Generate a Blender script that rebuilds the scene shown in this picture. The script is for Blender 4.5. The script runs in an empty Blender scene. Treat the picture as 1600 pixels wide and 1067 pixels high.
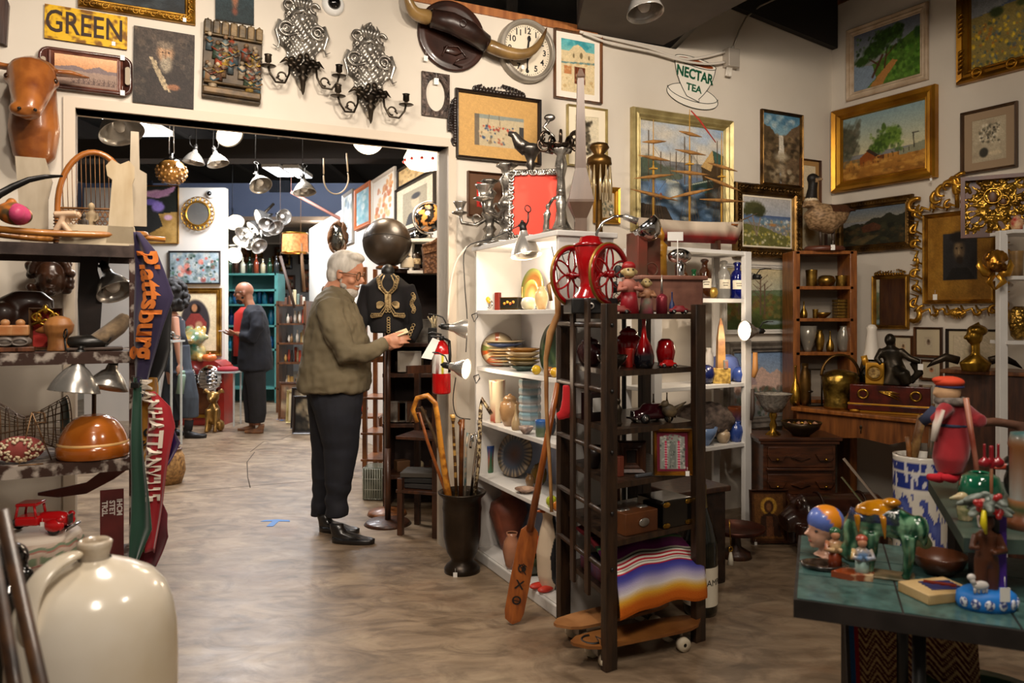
import bpy,bmesh,math,random
import numpy as np
from mathutils import Vector,Matrix,noise as mnoise
from math import sin,cos,pi,hypot
R90X,R90Y,R90Z=(Matrix.Rotation(pi/2,4,q) for q in 'XYZ')
# ---------------------------------------------------------------- camera, world, lights
SC=bpy.context.scene
C=SC.collection
EYE = 1.4; F = 1200.0; HY = 492.0          # eye height; focal length and horizon for a 1600x1067 frame
cam=bpy.data.cameras.new('camera');co=bpy.data.objects.new('camera',cam);C.objects.link(co)
co.location=(0,0,EYE);co.rotation_euler=(pi/2,0,0)
cam.sensor_width=36;cam.lens=27;cam.shift_y=-(533.5-HY)/1600;cam.clip_start=.02
cam.dof.use_dof=True;cam.dof.focus_distance=4.3;cam.dof.aperture_fstop=3.5
SC.camera=co
SC.view_settings.view_transform='Standard';SC.view_settings.look='None'
SC.view_settings.gamma=1;SC.view_settings.use_curve_mapping=False
SC.view_settings.exposure=0.32
w=bpy.data.worlds.new('world');SC.world=w;w.use_nodes=True
w.node_tree.nodes['Background'].inputs[0].default_value=(1.0,.83,.66,1)
w.node_tree.nodes['Background'].inputs[1].default_value=.13
def alight(loc,to,size,power,col=(1,.87,.73)):
    l=bpy.data.lights.new('room_light','AREA');l.shape='DISK';l.size=size;l.energy=power;l.color=col
    o=bpy.data.objects.new('room_light',l);C.objects.link(o);o.location=loc
    o.rotation_euler=(Vector(to)-Vector(loc)).to_track_quat('-Z','Y').to_euler();return o
def spot(loc,to,power,ang=60,col=(1,.865,.72),r=.05,blend=.7):
    l=bpy.data.lights.new('spot_light','SPOT');l.energy=power;l.color=col;l.spot_size=math.radians(ang)
    l.spot_blend=blend;l.shadow_soft_size=r
    o=bpy.data.objects.new('spot_light',l);C.objects.link(o);o.location=loc
    o.rotation_euler=(Vector(to)-Vector(loc)).to_track_quat('-Z','Y').to_euler();return o
def plight(loc,power,r=.06,col=(1,.80,.58)):
    l=bpy.data.lights.new('bulb_light','POINT');l.energy=power;l.color=col;l.shadow_soft_size=r
    o=bpy.data.objects.new('bulb_light',l);C.objects.link(o);o.location=loc;return o
# ceiling lights of the front room (their fittings hang above the frame), plus an added jug spot
spot((.3,1.9,3.1),(-1.0,4.2,2.7),110,90)
spot((.9,2.6,3.15),(.55,5.1,2.4),120,80)
spot((1.6,3.0,3.15),(2.0,5.6,2.2),40,70)
spot((-.8,1.5,3.1),(-2.2,3.6,1.9),62,80)
spot((1.6,2.2,3.2),(3.0,5.1,2.0),38,80)
spot((-.3,2.6,3.1),(0,4.2,.9),70,70)
spot((-.2,.5,3.1),(-1.3,1.6,.7),55,60)  # extra spot without a fitting, added to brighten the cream jug
spot((.9,1.0,3.1),(1.2,2.0,.7),26,60)
alight((-1.0,2.6,3.1),(-1.0,3.4,0),.5,26)
alight((1.3,1.6,3.1),(1.3,2.2,0),.4,20)
alight((0,.2,3.0),(.3,4,1.0),.6,26)
# fluorescent and bulb light of the back rooms, plus an added duct light
alight((-2.2,6.4,3.0),(-2.0,6.6,0),.8,70,(1,.93,.86))
alight((-3.2,9.0,3.1),(-3.1,9.2,0),.9,85,(.95,.95,1))
alight((-3.0,11.3,2.8),(-3.0,11.4,0),1.0,80,(.9,.95,1))
alight((-3.2,9.4,3.25),(-3.4,12.0,3.1),.5,22,(.9,.94,1))  # extra light added to brighten the blue duct, standing in for the panels
alight((-2.7,15.5,2.8),(-2.7,15.6,0),1.2,120,(.85,.93,1))
# ---------------------------------------------------------------- helpers
R=random.Random(7)
def lin(c):
    if isinstance(c,str):
        c=[int(c[i:i+2],16)/255 for i in (0,2,4)]
    return tuple(((x+.055)/1.055)**2.4 if x > .04045 else x/12.92 for x in c[:3])
def P(px,py,Y): return Vector(((px-800)/F*Y,Y,EYE-(py-HY)/F*Y))
def G(px,Y,Z): return Vector(((px-800)/F*Y,Y,Z))
def U(Y): return Y/F                         # metres per pixel at depth Y
_mats={}
def mat(c,r=.5,m=0,c2=None,ns=6,bump=0,coat=0,pat='noise',emit=0,trans=0,sc=(1,1,1),alpha=1,sheen=0,det=4,cut=(.35,.65)):
    key=(c,r,m,c2,ns,bump,coat,pat,emit,trans,sc,alpha,sheen,cut)
    if key in _mats: return _mats[key]
    M_=bpy.data.materials.new('mat_'+(c if isinstance(c,str) else 'x'));M_.use_nodes=True
    nt=M_.node_tree;b=nt.nodes['Principled BSDF'];L=nt.links.new
    b.inputs['Roughness'].default_value=r;b.inputs['Metallic'].default_value=m
    b.inputs['Coat Weight'].default_value=coat;b.inputs['Coat Roughness'].default_value=.08
    b.inputs['Transmission Weight'].default_value=trans;b.inputs['Sheen Weight'].default_value=sheen
    a=(*lin(c),1);b.inputs['Base Color'].default_value=a
    if alpha < 1: b.inputs['Alpha'].default_value=alpha
    if emit:
        b.inputs['Emission Color'].default_value=a;b.inputs['Emission Strength'].default_value=emit
    if c2 or bump:
        tc=nt.nodes.new('ShaderNodeTexCoord');mp=nt.nodes.new('ShaderNodeMapping');L(tc.outputs['Object'],mp.inputs[0])
        mp.inputs['Scale'].default_value=sc
        if pat == 'wave':
            t=nt.nodes.new('ShaderNodeTexWave');t.inputs['Scale'].default_value=ns;t.inputs['Distortion'].default_value=3.5
            t.inputs['Detail'].default_value=3;t.inputs['Detail Scale'].default_value=1.5
        elif pat == 'vor':
            t=nt.nodes.new('ShaderNodeTexVoronoi');t.inputs['Scale'].default_value=ns
        else:
            t=nt.nodes.new('ShaderNodeTexNoise');t.inputs['Scale'].default_value=ns;t.inputs['Detail'].default_value=det
        L(mp.outputs[0],t.inputs['Vector']);o=t.outputs[0]
        if c2:
            cr=nt.nodes.new('ShaderNodeValToRGB');cr.color_ramp.elements[0].position=cut[0];cr.color_ramp.elements[1].position=cut[1]
            cr.color_ramp.elements[0].color=a;cr.color_ramp.elements[1].color=(*lin(c2),1)
            L(o,cr.inputs[0]);L(cr.outputs[0],b.inputs['Base Color'])
        if bump:
            bp=nt.nodes.new('ShaderNodeBump');bp.inputs['Strength'].default_value=min(1,bump);bp.inputs['Distance'].default_value=.01
            L(o,bp.inputs['Height']);L(bp.outputs[0],b.inputs['Normal'])
    _mats[key]=M_;return M_
def vcol(r=.5, m=0, coat=0, bump=0, ns=30):       # material that shows the mesh's own painted pattern
    key=('vcol',r,m,coat,bump,ns)
    if key in _mats: return _mats[key]
    M_=bpy.data.materials.new('painted_surface');M_.use_nodes=True;nt=M_.node_tree;b=nt.nodes['Principled BSDF']
    at=nt.nodes.new('ShaderNodeAttribute');at.attribute_name='Col';nt.links.new(at.outputs['Color'],b.inputs['Base Color'])
    b.inputs['Roughness'].default_value=r;b.inputs['Metallic'].default_value=m
    b.inputs['Coat Weight'].default_value=coat;b.inputs['Coat Roughness'].default_value=.08
    if not coat: b.inputs['Specular IOR Level'].default_value=.22
    if bump:
        tc=nt.nodes.new('ShaderNodeTexCoord');t=nt.nodes.new('ShaderNodeTexNoise');t.inputs['Scale'].default_value=ns
        bp=nt.nodes.new('ShaderNodeBump');bp.inputs['Strength'].default_value=bump;bp.inputs['Distance'].default_value=.006
        nt.links.new(tc.outputs['Object'],t.inputs['Vector']);nt.links.new(t.outputs[0],bp.inputs['Height']);nt.links.new(bp.outputs[0],b.inputs['Normal'])
    _mats[key]=M_;return M_
def wood(c='6b3f1f',c2='3c2110',r=.45,ns=5,sc=(1,1,.12),coat=.15,bump=.15): return mat(c,r,0,c2,ns,bump,coat,'noise',sc=tuple(s*6 for s in sc))
def X(loc=(0,0,0),rx=0,ry=0,rz=0,s=1):
    if isinstance(s,(int,float)): s=(s,s,s)
    return Matrix.Translation(loc) @ Matrix.Rotation(rz,4,'Z') @ Matrix.Rotation(ry,4,'Y') @ Matrix.Rotation(rx,4,'X') @ Matrix.Diagonal((*s,1))
class M:
    """collects shapes into one mesh"""
    def __init__(s): s.b=bmesh.new();s.k=0;s.X=Matrix.Identity(4)
    def _v(s,co): return s.b.verts.new(s.X @ Vector(co))
    def _f(s,vs,smooth):
        try:
            f=s.b.faces.new(vs);f.smooth=smooth;f.material_index=s.k;return f
        except ValueError: return None
    def box(s,c,d,rz=0,bev=0,rx=0,ry=0):
        x,y,z=d[0]/2,d[1]/2,d[2]/2;T_=X(c,rx,ry,rz)
        v=[s._v(T_ @ Vector((a*x,b_*y,e*z))) for a in (-1,1) for b_ in (-1,1) for e in (-1,1)]
        fs=[s._f([v[i] for i in q],False) for q in ((0,1,3,2),(4,6,7,5),(0,4,5,1),(2,3,7,6),(0,2,6,4),(1,5,7,3))]
        if bev:
            es=list({e for f in fs for e in f.edges})
            r=bmesh.ops.bevel(s.b,geom=es,offset=bev,segments=2,affect='EDGES',profile=.6)
            for f in r['faces']: f.material_index=s.k;f.smooth=True
        return s
    def rings(s,rs,closed=True,smooth=True,cap=True,loop=False):
        prev=None;first=None
        vr=[[s._v(p) for p in r] for r in rs]
        pairs=list(zip(vr,vr[1:])) + ([(vr[-1],vr[0])] if loop else [])
        for a,b_ in pairs:
            n=len(a)
            for i in range(n if closed else n-1):
                j=(i+1) % n;s._f([a[i],a[j],b_[j],b_[i]],smooth)
        if cap and closed and not loop:
            s._f(list(reversed(vr[0])),smooth);s._f(vr[-1],smooth)
        return s
    def lathe(s,prof,n=24,c=(0,0,0),axis=None,sx=1,sy=1,rot=None,cap=False,smooth=True,lob=0,nl=6):
        """prof: list of (r, z)"""
        T_=X(c) @ (rot if rot is not None else Matrix.Identity(4));rs=[]
        for r_,z in prof:
            r_=max(r_,1e-4)
            rs.append([T_ @ Vector((cos(2*pi*i/n)*r_*sx*(1+lob*cos(nl*2*pi*i/n)),sin(2*pi*i/n)*r_*sy*(1+lob*cos(nl*2*pi*i/n)),z)) for i in range(n)])
        return s.rings(rs,smooth=smooth,cap=cap)
    def cyl(s,a,b_,r0,r1=None,n=12,cap=True,smooth=True):
        r1=r0 if r1 is None else r1;a=Vector(a);b_=Vector(b_)
        q=(b_-a).to_track_quat('Z','Y').to_matrix().to_4x4()
        rs=[]
        for p,r_ in ((a,r0),(b_,r1)):
            rs.append([p + (q @ Vector((cos(2*pi*i/n)*r_,sin(2*pi*i/n)*r_,0))) for i in range(n)])
        return s.rings(rs,smooth=smooth,cap=cap)
    def tube(s,pts,r,n=8,cap=True,flat=(1,1),closed=False,up=(0,0,1),twist=0):
        pts=[Vector(p) for p in pts];N=len(pts)
        rr=r if isinstance(r,(list,tuple)) else [r]*N
        rs=[];up0=Vector(up)
        for i,p in enumerate(pts):
            if closed: t=pts[(i+1) % N]-pts[i-1]
            else: t=pts[min(i+1,N-1)]-pts[max(i-1,0)]
            if t.length < 1e-9: t=Vector((0,0,1))
            t.normalize();u=up0 - t*up0.dot(t)
            if u.length < .05: u=Vector((1,0.01,0)) - t*t.x
            u.normalize();up0=u if twist == 0 else up0
            v=t.cross(u)
            rs.append([p + u*cos(2*pi*k/n)*rr[i]*flat[0] + v*sin(2*pi*k/n)*rr[i]*flat[1] for k in range(n)])
        return s.rings(rs,cap=cap,loop=closed)
    def loft(s,secs,n=20,cap=True,p=2.0):
        """sections (cx,cy,cz,rx,ry[,tilt]) of horizontal super-ellipses"""
        rs=[]
        for q in secs:
            cx,cy,cz,rx,ry=q[:5];tl=q[5] if len(q) > 5 else 0
            ring=[]
            for i in range(n):
                a=2*pi*i/n;ca,sa=cos(a),sin(a)
                x=math.copysign(abs(ca)**(2/p),ca)*rx;y=math.copysign(abs(sa)**(2/p),sa)*ry
                ring.append((cx+x,cy+y,cz+x*tl))
            rs.append(ring)
        return s.rings(rs,cap=cap)
    def ell(s,c,r,n=16,m_=10,rx=0,ry=0,rz=0):
        if isinstance(r,(int,float)): r=(r,r,r)
        T_=X(c,rx,ry,rz);rs=[]
        for j in range(m_+1):
            a=pi*j/m_ - pi/2;rr=max(cos(a),.02)
            rs.append([T_ @ Vector((cos(2*pi*i/n)*rr*r[0],sin(2*pi*i/n)*rr*r[1],sin(a)*r[2])) for i in range(n)])
        return s.rings(rs)
    def torus(s,c,Rr,r,n=32,m_=8,rot=None,a0=0,a1=2*pi,sx=1,sz=1):
        """ring in the local XZ plane"""
        T_=X(c) @ (rot if rot is not None else Matrix.Identity(4));full=abs(a1-a0-2*pi) < 1e-6
        k=n if full else n+1
        pts=[T_ @ Vector((cos(a0+(a1-a0)*i/n)*Rr*sx,0,sin(a0+(a1-a0)*i/n)*Rr*sz)) for i in range(k)]
        up=(T_.to_3x3() @ Vector((0,1,0)))
        return s.tube(pts,r,m_,closed=full,up=up)
    def prism(s,poly,d,T_=None,smooth=False):
        """poly [(x,z)] in the XZ plane extruded from y=0 to y=d"""
        T_=T_ if T_ is not None else Matrix.Identity(4)
        a=[s._v(T_ @ Vector((x,0,z))) for x,z in poly];b_=[s._v(T_ @ Vector((x,d,z))) for x,z in poly]
        n=len(a);s._f(a,False);s._f(list(reversed(b_)),False)
        for i in range(n): s._f([a[i],b_[i],b_[(i+1) % n],a[(i+1) % n]],smooth)
        return s
    def grid(s,fn,nu,nv,smooth=True,thick=0):
        """fn(u,v) -> point, u,v in 0..1"""
        g=[[s._v(fn(i/nu,j/nv)) for j in range(nv+1)] for i in range(nu+1)]
        for i in range(nu):
            for j in range(nv): s._f([g[i][j],g[i+1][j],g[i+1][j+1],g[i][j+1]],smooth)
        return s
    def sheet(s,fn,nu,nv,th):
        """closed thin sheet: fn(u,v) -> (point, normal)"""
        top=[[None]*(nv+1) for _ in range(nu+1)];bot=[[None]*(nv+1) for _ in range(nu+1)]
        for i in range(nu+1):
            for j in range(nv+1):
                p,nn=fn(i/nu,j/nv);p=Vector(p);nn=Vector(nn)
                top[i][j]=s._v(p);bot[i][j]=s._v(p-nn*th)
        for i in range(nu):
            for j in range(nv):
                s._f([top[i][j],top[i+1][j],top[i+1][j+1],top[i][j+1]],True)
                s._f([bot[i][j],bot[i][j+1],bot[i+1][j+1],bot[i+1][j]],True)
        for i in range(nu):
            s._f([top[i][0],bot[i][0],bot[i+1][0],top[i+1][0]],False);s._f([top[i+1][nv],bot[i+1][nv],bot[i][nv],top[i][nv]],False)
        for j in range(nv):
            s._f([top[0][j+1],bot[0][j+1],bot[0][j],top[0][j]],False);s._f([top[nu][j],bot[nu][j],bot[nu][j+1],top[nu][j+1]],False)
        return s
    def text(s,txt,size,T_,depth=.002,bold=0,align='CENTER',sx=1):
        cu=bpy.data.curves.new('t','FONT');cu.body=txt;cu.size=size;cu.extrude=depth/2;cu.offset=bold
        cu.align_x=align;cu.align_y='CENTER';cu.resolution_u=3
        o=bpy.data.objects.new('t',cu);C.objects.link(o);dg=bpy.context.evaluated_depsgraph_get()
        me=bpy.data.meshes.new_from_object(o.evaluated_get(dg))
        TT=s.X @ T_ @ R90X @ Matrix.Diagonal((sx,1,1,1))
        vs=[s.b.verts.new(TT @ v.co) for v in me.vertices]
        for p in me.polygons:
            try:
                f=s.b.faces.new([vs[i] for i in p.vertices]);f.material_index=s.k
            except ValueError: pass
        bpy.data.objects.remove(o);bpy.data.meshes.remove(me);bpy.data.curves.remove(cu);return s
    def mesh(s,name='mesh',vox=0,sm=4):
        me=bpy.data.meshes.new(name)
        bmesh.ops.recalc_face_normals(s.b,faces=s.b.faces[:]) if not vox else None
        s.b.to_mesh(me);s.b.free()
        if vox:
            o=bpy.data.objects.new('tmp',me);C.objects.link(o)
            md=o.modifiers.new('r','REMESH');md.mode='VOXEL';md.voxel_size=vox;md.use_smooth_shade=True
            if sm: m2=o.modifiers.new('s','SMOOTH');m2.factor=.5;m2.iterations=sm
            dg=bpy.context.evaluated_depsgraph_get();ev=o.evaluated_get(dg)
            m3=bpy.data.meshes.new_from_object(ev);bpy.data.objects.remove(o);bpy.data.meshes.remove(me);me=m3;me.name=name
            me.polygons.foreach_set('use_smooth',[True]*len(me.polygons))
        return me
    def done(s,name,mats,parent=None,loc=None,rz=0,vox=0,sm=4,col=None,rot=None):
        me=s.mesh(name,vox,sm)
        if not isinstance(mats,(list,tuple)): mats=[mats]
        if vox: me.materials.clear()
        for q in mats: me.materials.append(q)
        if col:
            at=me.color_attributes.new('Col','FLOAT_COLOR','POINT');me.color_attributes.active_color=at
            arr=np.ones((len(me.vertices),4),dtype=np.float32)
            for i,v in enumerate(me.vertices): arr[i,:3]=lin(col(v.co))
            at.data.foreach_set('color',arr.ravel())
        o=bpy.data.objects.new(name,me);C.objects.link(o)
        if parent is not None: o.parent=parent
        if loc is not None: o.location=loc
        if rot is not None: o.rotation_euler=rot
        elif rz: o.rotation_euler=(0,0,rz)
        return o
def tag(o,label,cat,group=None,kind=None):
    o['label']=label;o['category']=cat
    if group: o['group']=group
    if kind: o['kind']=kind
    return o
def thing(name,label,cat,loc=(0,0,0),rz=0,group=None,rot=None):
    o=bpy.data.objects.new(name,None);C.objects.link(o);o.empty_display_size=.05
    o.location=loc;o.rotation_euler=rot if rot is not None else (0,0,rz);return tag(o,label,cat,group)
def one(name,label,cat,m,mats,loc=(0,0,0),rz=0,group=None,**k): return tag(m.done(name,mats,None,loc,rz,**k),label,cat,group)
def cp(root,loc,rz=0,label=None,group=None,s=1,rot=None,mats=None):
    """a copy of a thing with copies of its parts and sub-parts"""
    def rec(o,par):
        c=o.copy();C.objects.link(c)
        if par is not None: c.parent=par
        for ch in [q for q in list(o.children)]: rec(ch,c)
        return c
    r=rec(root,None);r.location=loc;r.rotation_euler=rot if rot is not None else (0,0,rz)
    r.scale=(s,s,s) if isinstance(s,(int,float)) else s
    if label: r['label']=label
    if group: r['group']=group
    return r
def struct(name,m,mats,**k):
    o=m.done(name,mats,**k);o['kind']='structure';return o
def arc(f,n,a=0.,b_=1.): return [f(a+(b_-a)*i/n) for i in range(n+1)]
def noi(x,y,s=1,z=0.): return mnoise.noise(Vector((x*s,y*s,z)))
def mix(a,b_,t):
    t=max(0,min(1,t))
    if isinstance(a,str): a=[int(a[i:i+2],16)/255 for i in (0,2,4)]
    if isinstance(b_,str): b_=[int(b_[i:i+2],16)/255 for i in (0,2,4)]
    return tuple(x*(1-t)+y*t for x,y in zip(a,b_))
def H(c): return tuple(int(c[i:i+2],16)/255 for i in (0,2,4))
# --- a small painter for the canvases that hang in the shop
class Pic:
    def __init__(s,W,Hh,c='808080',seed=1):
        s.W,s.H=W,Hh;s.a=np.zeros((Hh,W,3));s.a[:]=H(c);s.rg=np.random.default_rng(seed)
        s.y,s.x=np.mgrid[0:Hh,0:W];s.x=(s.x+.5)/W;s.y=(s.y+.5)/Hh;s.as_=W/Hh
        k=s.rg.random((6,4));s.nz=sum(np.sin((s.x*s.as_*(6+i*9)*(.6+k[i,0])+s.y*(6+i*9)*(k[i,1]-.5)*2+k[i,2]*9))*np.sin(s.y*(6+i*9)*(.6+k[i,3])+s.x*s.as_*i*7) for i in range(6))/4
    def grad(s,c0,c1,y0=0.,y1=1.):
        t=np.clip((s.y-y0)/(y1-y0),0,1)[...,None];mk=(s.y >= y0) & (s.y <= y1)
        g=np.array(H(c0))*(1-t)+np.array(H(c1))*t;s.a[mk]=g[mk];return s
    def blob(s,x,y,rx,ry,c,soft=.3,amp=.0,al=1.):
        d=np.sqrt(((s.x-x)/rx)**2+((s.y-y)/ry)**2)+amp*s.nz
        t=np.clip((1-d)/max(soft,.01),0,1)[...,None]*al;s.a=s.a*(1-t)+np.array(H(c))*t;return s
    def poly(s,pts,c,amp=0.,al=1.):
        inside=np.zeros(s.x.shape,bool);n=len(pts);yy=s.y+amp*s.nz
        for i in range(n):
            x0,y0=pts[i];x1,y1=pts[(i+1) % n]
            if y0 == y1: continue
            cnd=((yy >= min(y0,y1)) & (yy < max(y0,y1))) & (s.x < x0+(yy-y0)*(x1-x0)/(y1-y0))
            inside ^= cnd
        s.a[inside]=s.a[inside]*(1-al)+np.array(H(c))*al;return s
    def line(s,x0,y0,x1,y1,w_,c,al=1.):
        dx,dy=(x1-x0)*s.as_,y1-y0;L=max(dx*dx+dy*dy,1e-9)
        t=np.clip(((s.x-x0)*s.as_*dx+(s.y-y0)*dy)/L,0,1)
        d=np.hypot((s.x-x0)*s.as_-t*dx,s.y-y0-t*dy);k=np.clip((w_-d)/w_*2,0,1)[...,None]*al
        s.a=s.a*(1-k)+np.array(H(c))*k;return s
    def dabs(s,n,x0,x1,y0,y1,r,cs,al=.9,ax=1.):
        for _ in range(n):
            c=cs[s.rg.integers(len(cs))];q=r*(.5+s.rg.random())
            s.blob(x0+(x1-x0)*s.rg.random(),y0+(y1-y0)*s.rg.random(),q*ax/s.as_,q,c,.5,.15,al)
        return s
    def nois(s,amp=.08):
        s.a=np.clip(s.a*(1+amp*(s.nz+s.rg.normal(0,.6,s.x.shape))[...,None]),0,1);return s
    def mesh(s,w_,h_,name,parent,mt=None,loc=(0,0,0)):
        b=bmesh.new();W,Hh=s.W,s.H
        g=[[b.verts.new((-w_/2+w_*i/(W-1),0,h_/2-h_*j/(Hh-1))) for i in range(W)] for j in range(Hh)]
        for j in range(Hh-1):
            for i in range(W-1): b.faces.new([g[j][i],g[j+1][i],g[j+1][i+1],g[j][i+1]])
        me=bpy.data.meshes.new(name);b.to_mesh(me);b.free()
        at=me.color_attributes.new('Col','FLOAT_COLOR','POINT');me.color_attributes.active_color=at
        a=np.clip(s.a,0,1);l=np.where(a > .04045,((a+.055)/1.055)**2.4,a/12.92).reshape(-1,3)
        at.data.foreach_set('color',np.hstack([l,np.ones((len(l),1))]).astype(np.float32).ravel())
        me.materials.append(mt or vcol(.55,bump=.15,ns=120))
        o=bpy.data.objects.new(name,me);C.objects.link(o);o.parent=parent;o.location=loc;return o
# --- the two big walls: a point on the floor line and a direction
class Wall:
    def __init__(s,p,d): s.p=Vector(p);s.d=Vector(d).normalized();s.n=Vector((s.d.y,-s.d.x));s.rz=math.atan2(s.d.y,s.d.x)
    def t(s,px):
        k=(px-800)/F;return (k*s.p.y-s.p.x)/(s.d.x-k*s.d.y)
    def at(s,t,z,off=0): q=s.p+s.d*t+s.n*off;return Vector((q.x,q.y,z))
    def Z(s,px,py): Y=(s.p+s.d*s.t(px)).y;return EYE-(py-HY)/F*Y
    def rect(s,x0,x1,y0,y1,off=0):
        """pixel box -> (centre, width, height); y0,y1 measured in the box's middle column"""
        t0,t1=s.t(x0),s.t(x1);w_=abs(t1-t0);px=(x0+x1)/2;tm=(t0+t1)/2
        q=s.p+s.d*tm;pc=800+q.x/q.y*F
        Z0=EYE-(y0-HY)/F*q.y;Z1=EYE-(y1-HY)/F*q.y
        return s.at(tm,(Z0+Z1)/2,off),w_,Z0-Z1
W1=Wall((-.384,4.56),(.894,.448))
W2=Wall((2.50,6.01),(.4985,-.867))
W3 = Wall((-.485, 6.0), (.41, -.912))       # partition on the right of the back aisle
def prism_wall(wl,pts,th,m):
    """pts (t,z) polygon standing on the wall plane, extruded away from the room"""
    T_=Matrix(((wl.d.x,-wl.n.x,0,wl.p.x),(wl.d.y,-wl.n.y,0,wl.p.y),(0,0,1,0),(0,0,0,1)))
    m.prism(pts,th,T_);return m

# ---------------------------------------------------------------- the room
def floor_mat():
    M_=bpy.data.materials.new('polished_concrete');M_.use_nodes=True;nt=M_.node_tree;b=nt.nodes['Principled BSDF'];L=nt.links.new
    tc=nt.nodes.new('ShaderNodeTexCoord')
    def nz(scale,sc,det=6,dist=0):
        mp=nt.nodes.new('ShaderNodeMapping');mp.inputs['Scale'].default_value=sc;mp.inputs['Rotation'].default_value=(0,0,.5);L(tc.outputs['Object'],mp.inputs[0])
        t=nt.nodes.new('ShaderNodeTexNoise');t.inputs['Scale'].default_value=scale;t.inputs['Detail'].default_value=det;t.inputs['Distortion'].default_value=dist
        t.inputs['Roughness'].default_value=.62
        L(mp.outputs[0],t.inputs['Vector']);return t.outputs[0]
    def ramp(src,stops):
        r=nt.nodes.new('ShaderNodeValToRGB');L(src,r.inputs[0]);e=r.color_ramp.elements
        e[0].position,e[0].color=stops[0][0],(*lin(stops[0][1]),1);e[1].position,e[1].color=stops[-1][0],(*lin(stops[-1][1]),1)
        for p,c in stops[1:-1]: q=e.new(p);q.color=(*lin(c),1)
        return r.outputs[0]
    base=ramp(nz(1.5,(1,2.2,1),10,1.4),[(.22,'55463a'),(.40,'7c6954'),(.55,'948069'),(.75,'ab987d')])
    st=ramp(nz(1.1,(1,1.8,1),7,.8),[(.54,'000000'),(.68,'a8a8a8')])
    sm=ramp(nz(3.4,(1,1.6,1),8,2.0),[(.35,'8a8078'),(.55,'ffffff'),(.7,'ffffff')])
    mx=nt.nodes.new('ShaderNodeMix');mx.data_type='RGBA';L(st,mx.inputs[0]);L(base,mx.inputs[6]);mx.inputs[7].default_value=(*lin('6a3d12'),1)
    m2=nt.nodes.new('ShaderNodeMix');m2.data_type='RGBA';m2.blend_type='MULTIPLY';m2.inputs[0].default_value=.6;L(mx.outputs[2],m2.inputs[6]);L(sm,m2.inputs[7])
    L(m2.outputs[2],b.inputs['Base Color'])
    rr=nt.nodes.new('ShaderNodeMapRange');L(nz(5,(1,2,1),6,1),rr.inputs[0]);rr.inputs[3].default_value=.26;rr.inputs[4].default_value=.56
    L(rr.outputs[0],b.inputs['Roughness'])
    bp=nt.nodes.new('ShaderNodeBump');bp.inputs['Strength'].default_value=.12;bp.inputs['Distance'].default_value=.01
    L(nz(14,(1,1,1),6),bp.inputs['Height']);L(bp.outputs[0],b.inputs['Normal']);return M_
WALLM=mat('d9d0c2',.7,0,'d0c6b7',2.5,.1,cut=(.3,.8));WHITE=mat('e4e0d8',.45,0,'d3cfc6',3,.05);DARKC=mat('1d1a18',.9,0,'2a2623',2)
WALLD=mat('a89c8b',.75,0,'9b8f7f',2.5,.12)
m=M();m.box((0,9,-.05),(18,26,.1));fl=struct('floor',m,floor_mat())
m=M()
for pts in ([(398,706),(386,722),(387,745),(391,762)],[(391,706),(412,690),(440,686),(462,676),(470,668)]):
    q=[G((x),F*EYE/(y-HY),.0) for x,y in pts];m.tube(q,.004,5,flat=(.25,1))
m.tube([G(240,F*EYE/(772-HY),0),G(490,F*EYE/(751-HY),0),G(700,F*EYE/(735-HY),0)],.004,5,flat=(.25,1))
m.done('crack',mat('3a2f26',.9),fl)
TH=.14
m=M();t0,t1=W1.t(118),W1.t(699);ZO=2.395
prism_wall(W1,[(-5,0),(t0,0),(t0,ZO),(t1,ZO),(t1,0),(3.23,0),(3.23,3.78),(2.19,3.72),(1.7,3.24),(-5,3.22)],TH,m);struct('wall_back',m,WALLM)
m=M();prism_wall(W2,[(-.02,0),(6.2,0),(6.2,4.0),(-.02,3.80)],TH,m);struct('wall_right',m,WALLM)
m = M()      # casing round the opening
for a,b_,z0,z1 in ((t0-.05,t0,0,ZO+.05),(t1,t1+.05,0,ZO+.05),(t0,t1,ZO,ZO+.05)):
    prism_wall(W1,[(a,z0),(b_,z0),(b_,z1),(a,z1)],TH+.05,m)
o=struct('trim_opening',m,mat('cdbfac',.55));o.location=(W1.n.x*.02,W1.n.y*.02,0)
m=M();prism_wall(W1,[(-.35,3.222),(1.05,3.222),(1.05,3.27),(-.35,3.27)],TH+.01,m)
o=struct('trim_plate',m,wood('b0703a','8a4f22',.6));o.location=(W1.n.x*.012,W1.n.y*.012,0)
m=M();prism_wall(W2,[(0,3.802),(1.5,3.85),(1.5,3.9),(0,3.852)],TH+.01,m);o=struct('trim_top',m,wood('8a5a34','5d3a1c',.6));o.location=(W2.n.x*.012,W2.n.y*.012,0)
# ceilings: dark joists over the shop, a lower soffit to the right
m=M();m.box((0,9,4.15),(18,26,.08));struct('ceiling',m,mat('15120f',.95,0,'0e0c0a',3))
m=M()
for i in range(9):
    m.box((-6.0+i*1.5,9,3.98),(.09,24,.24))
struct('ceiling_joists',m,mat('2a2420',.9,0,'1c1815',4,sc=(1,.1,1)))
m = M()       # soffit: underside at wall height, front edge runs towards the lens
q1=G(1038,5.20,3.235);q2=G(1141,4.62,3.235);q0=G(900,4.95,3.235)
T_=Matrix(((1,0,0,0),(0,0,1,0),(0,1,0,3.24),(0,0,0,1)))
m.prism([(.42,4.98),(q1.x,5.24),(q2.x,q2.y),(2.6,1.9),(2.6,.5),(.42,.5)],.5,T_);struct('ceiling_soffit',m,mat('5c5148',.8,0,'4d443c',3))
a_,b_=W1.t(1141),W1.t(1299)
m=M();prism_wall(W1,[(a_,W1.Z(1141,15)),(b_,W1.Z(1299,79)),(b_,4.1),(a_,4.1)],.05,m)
o=struct('trim_panel',m,mat('231e1b',.8));o.location=(W1.n.x*.06,W1.n.y*.06,0)
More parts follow.
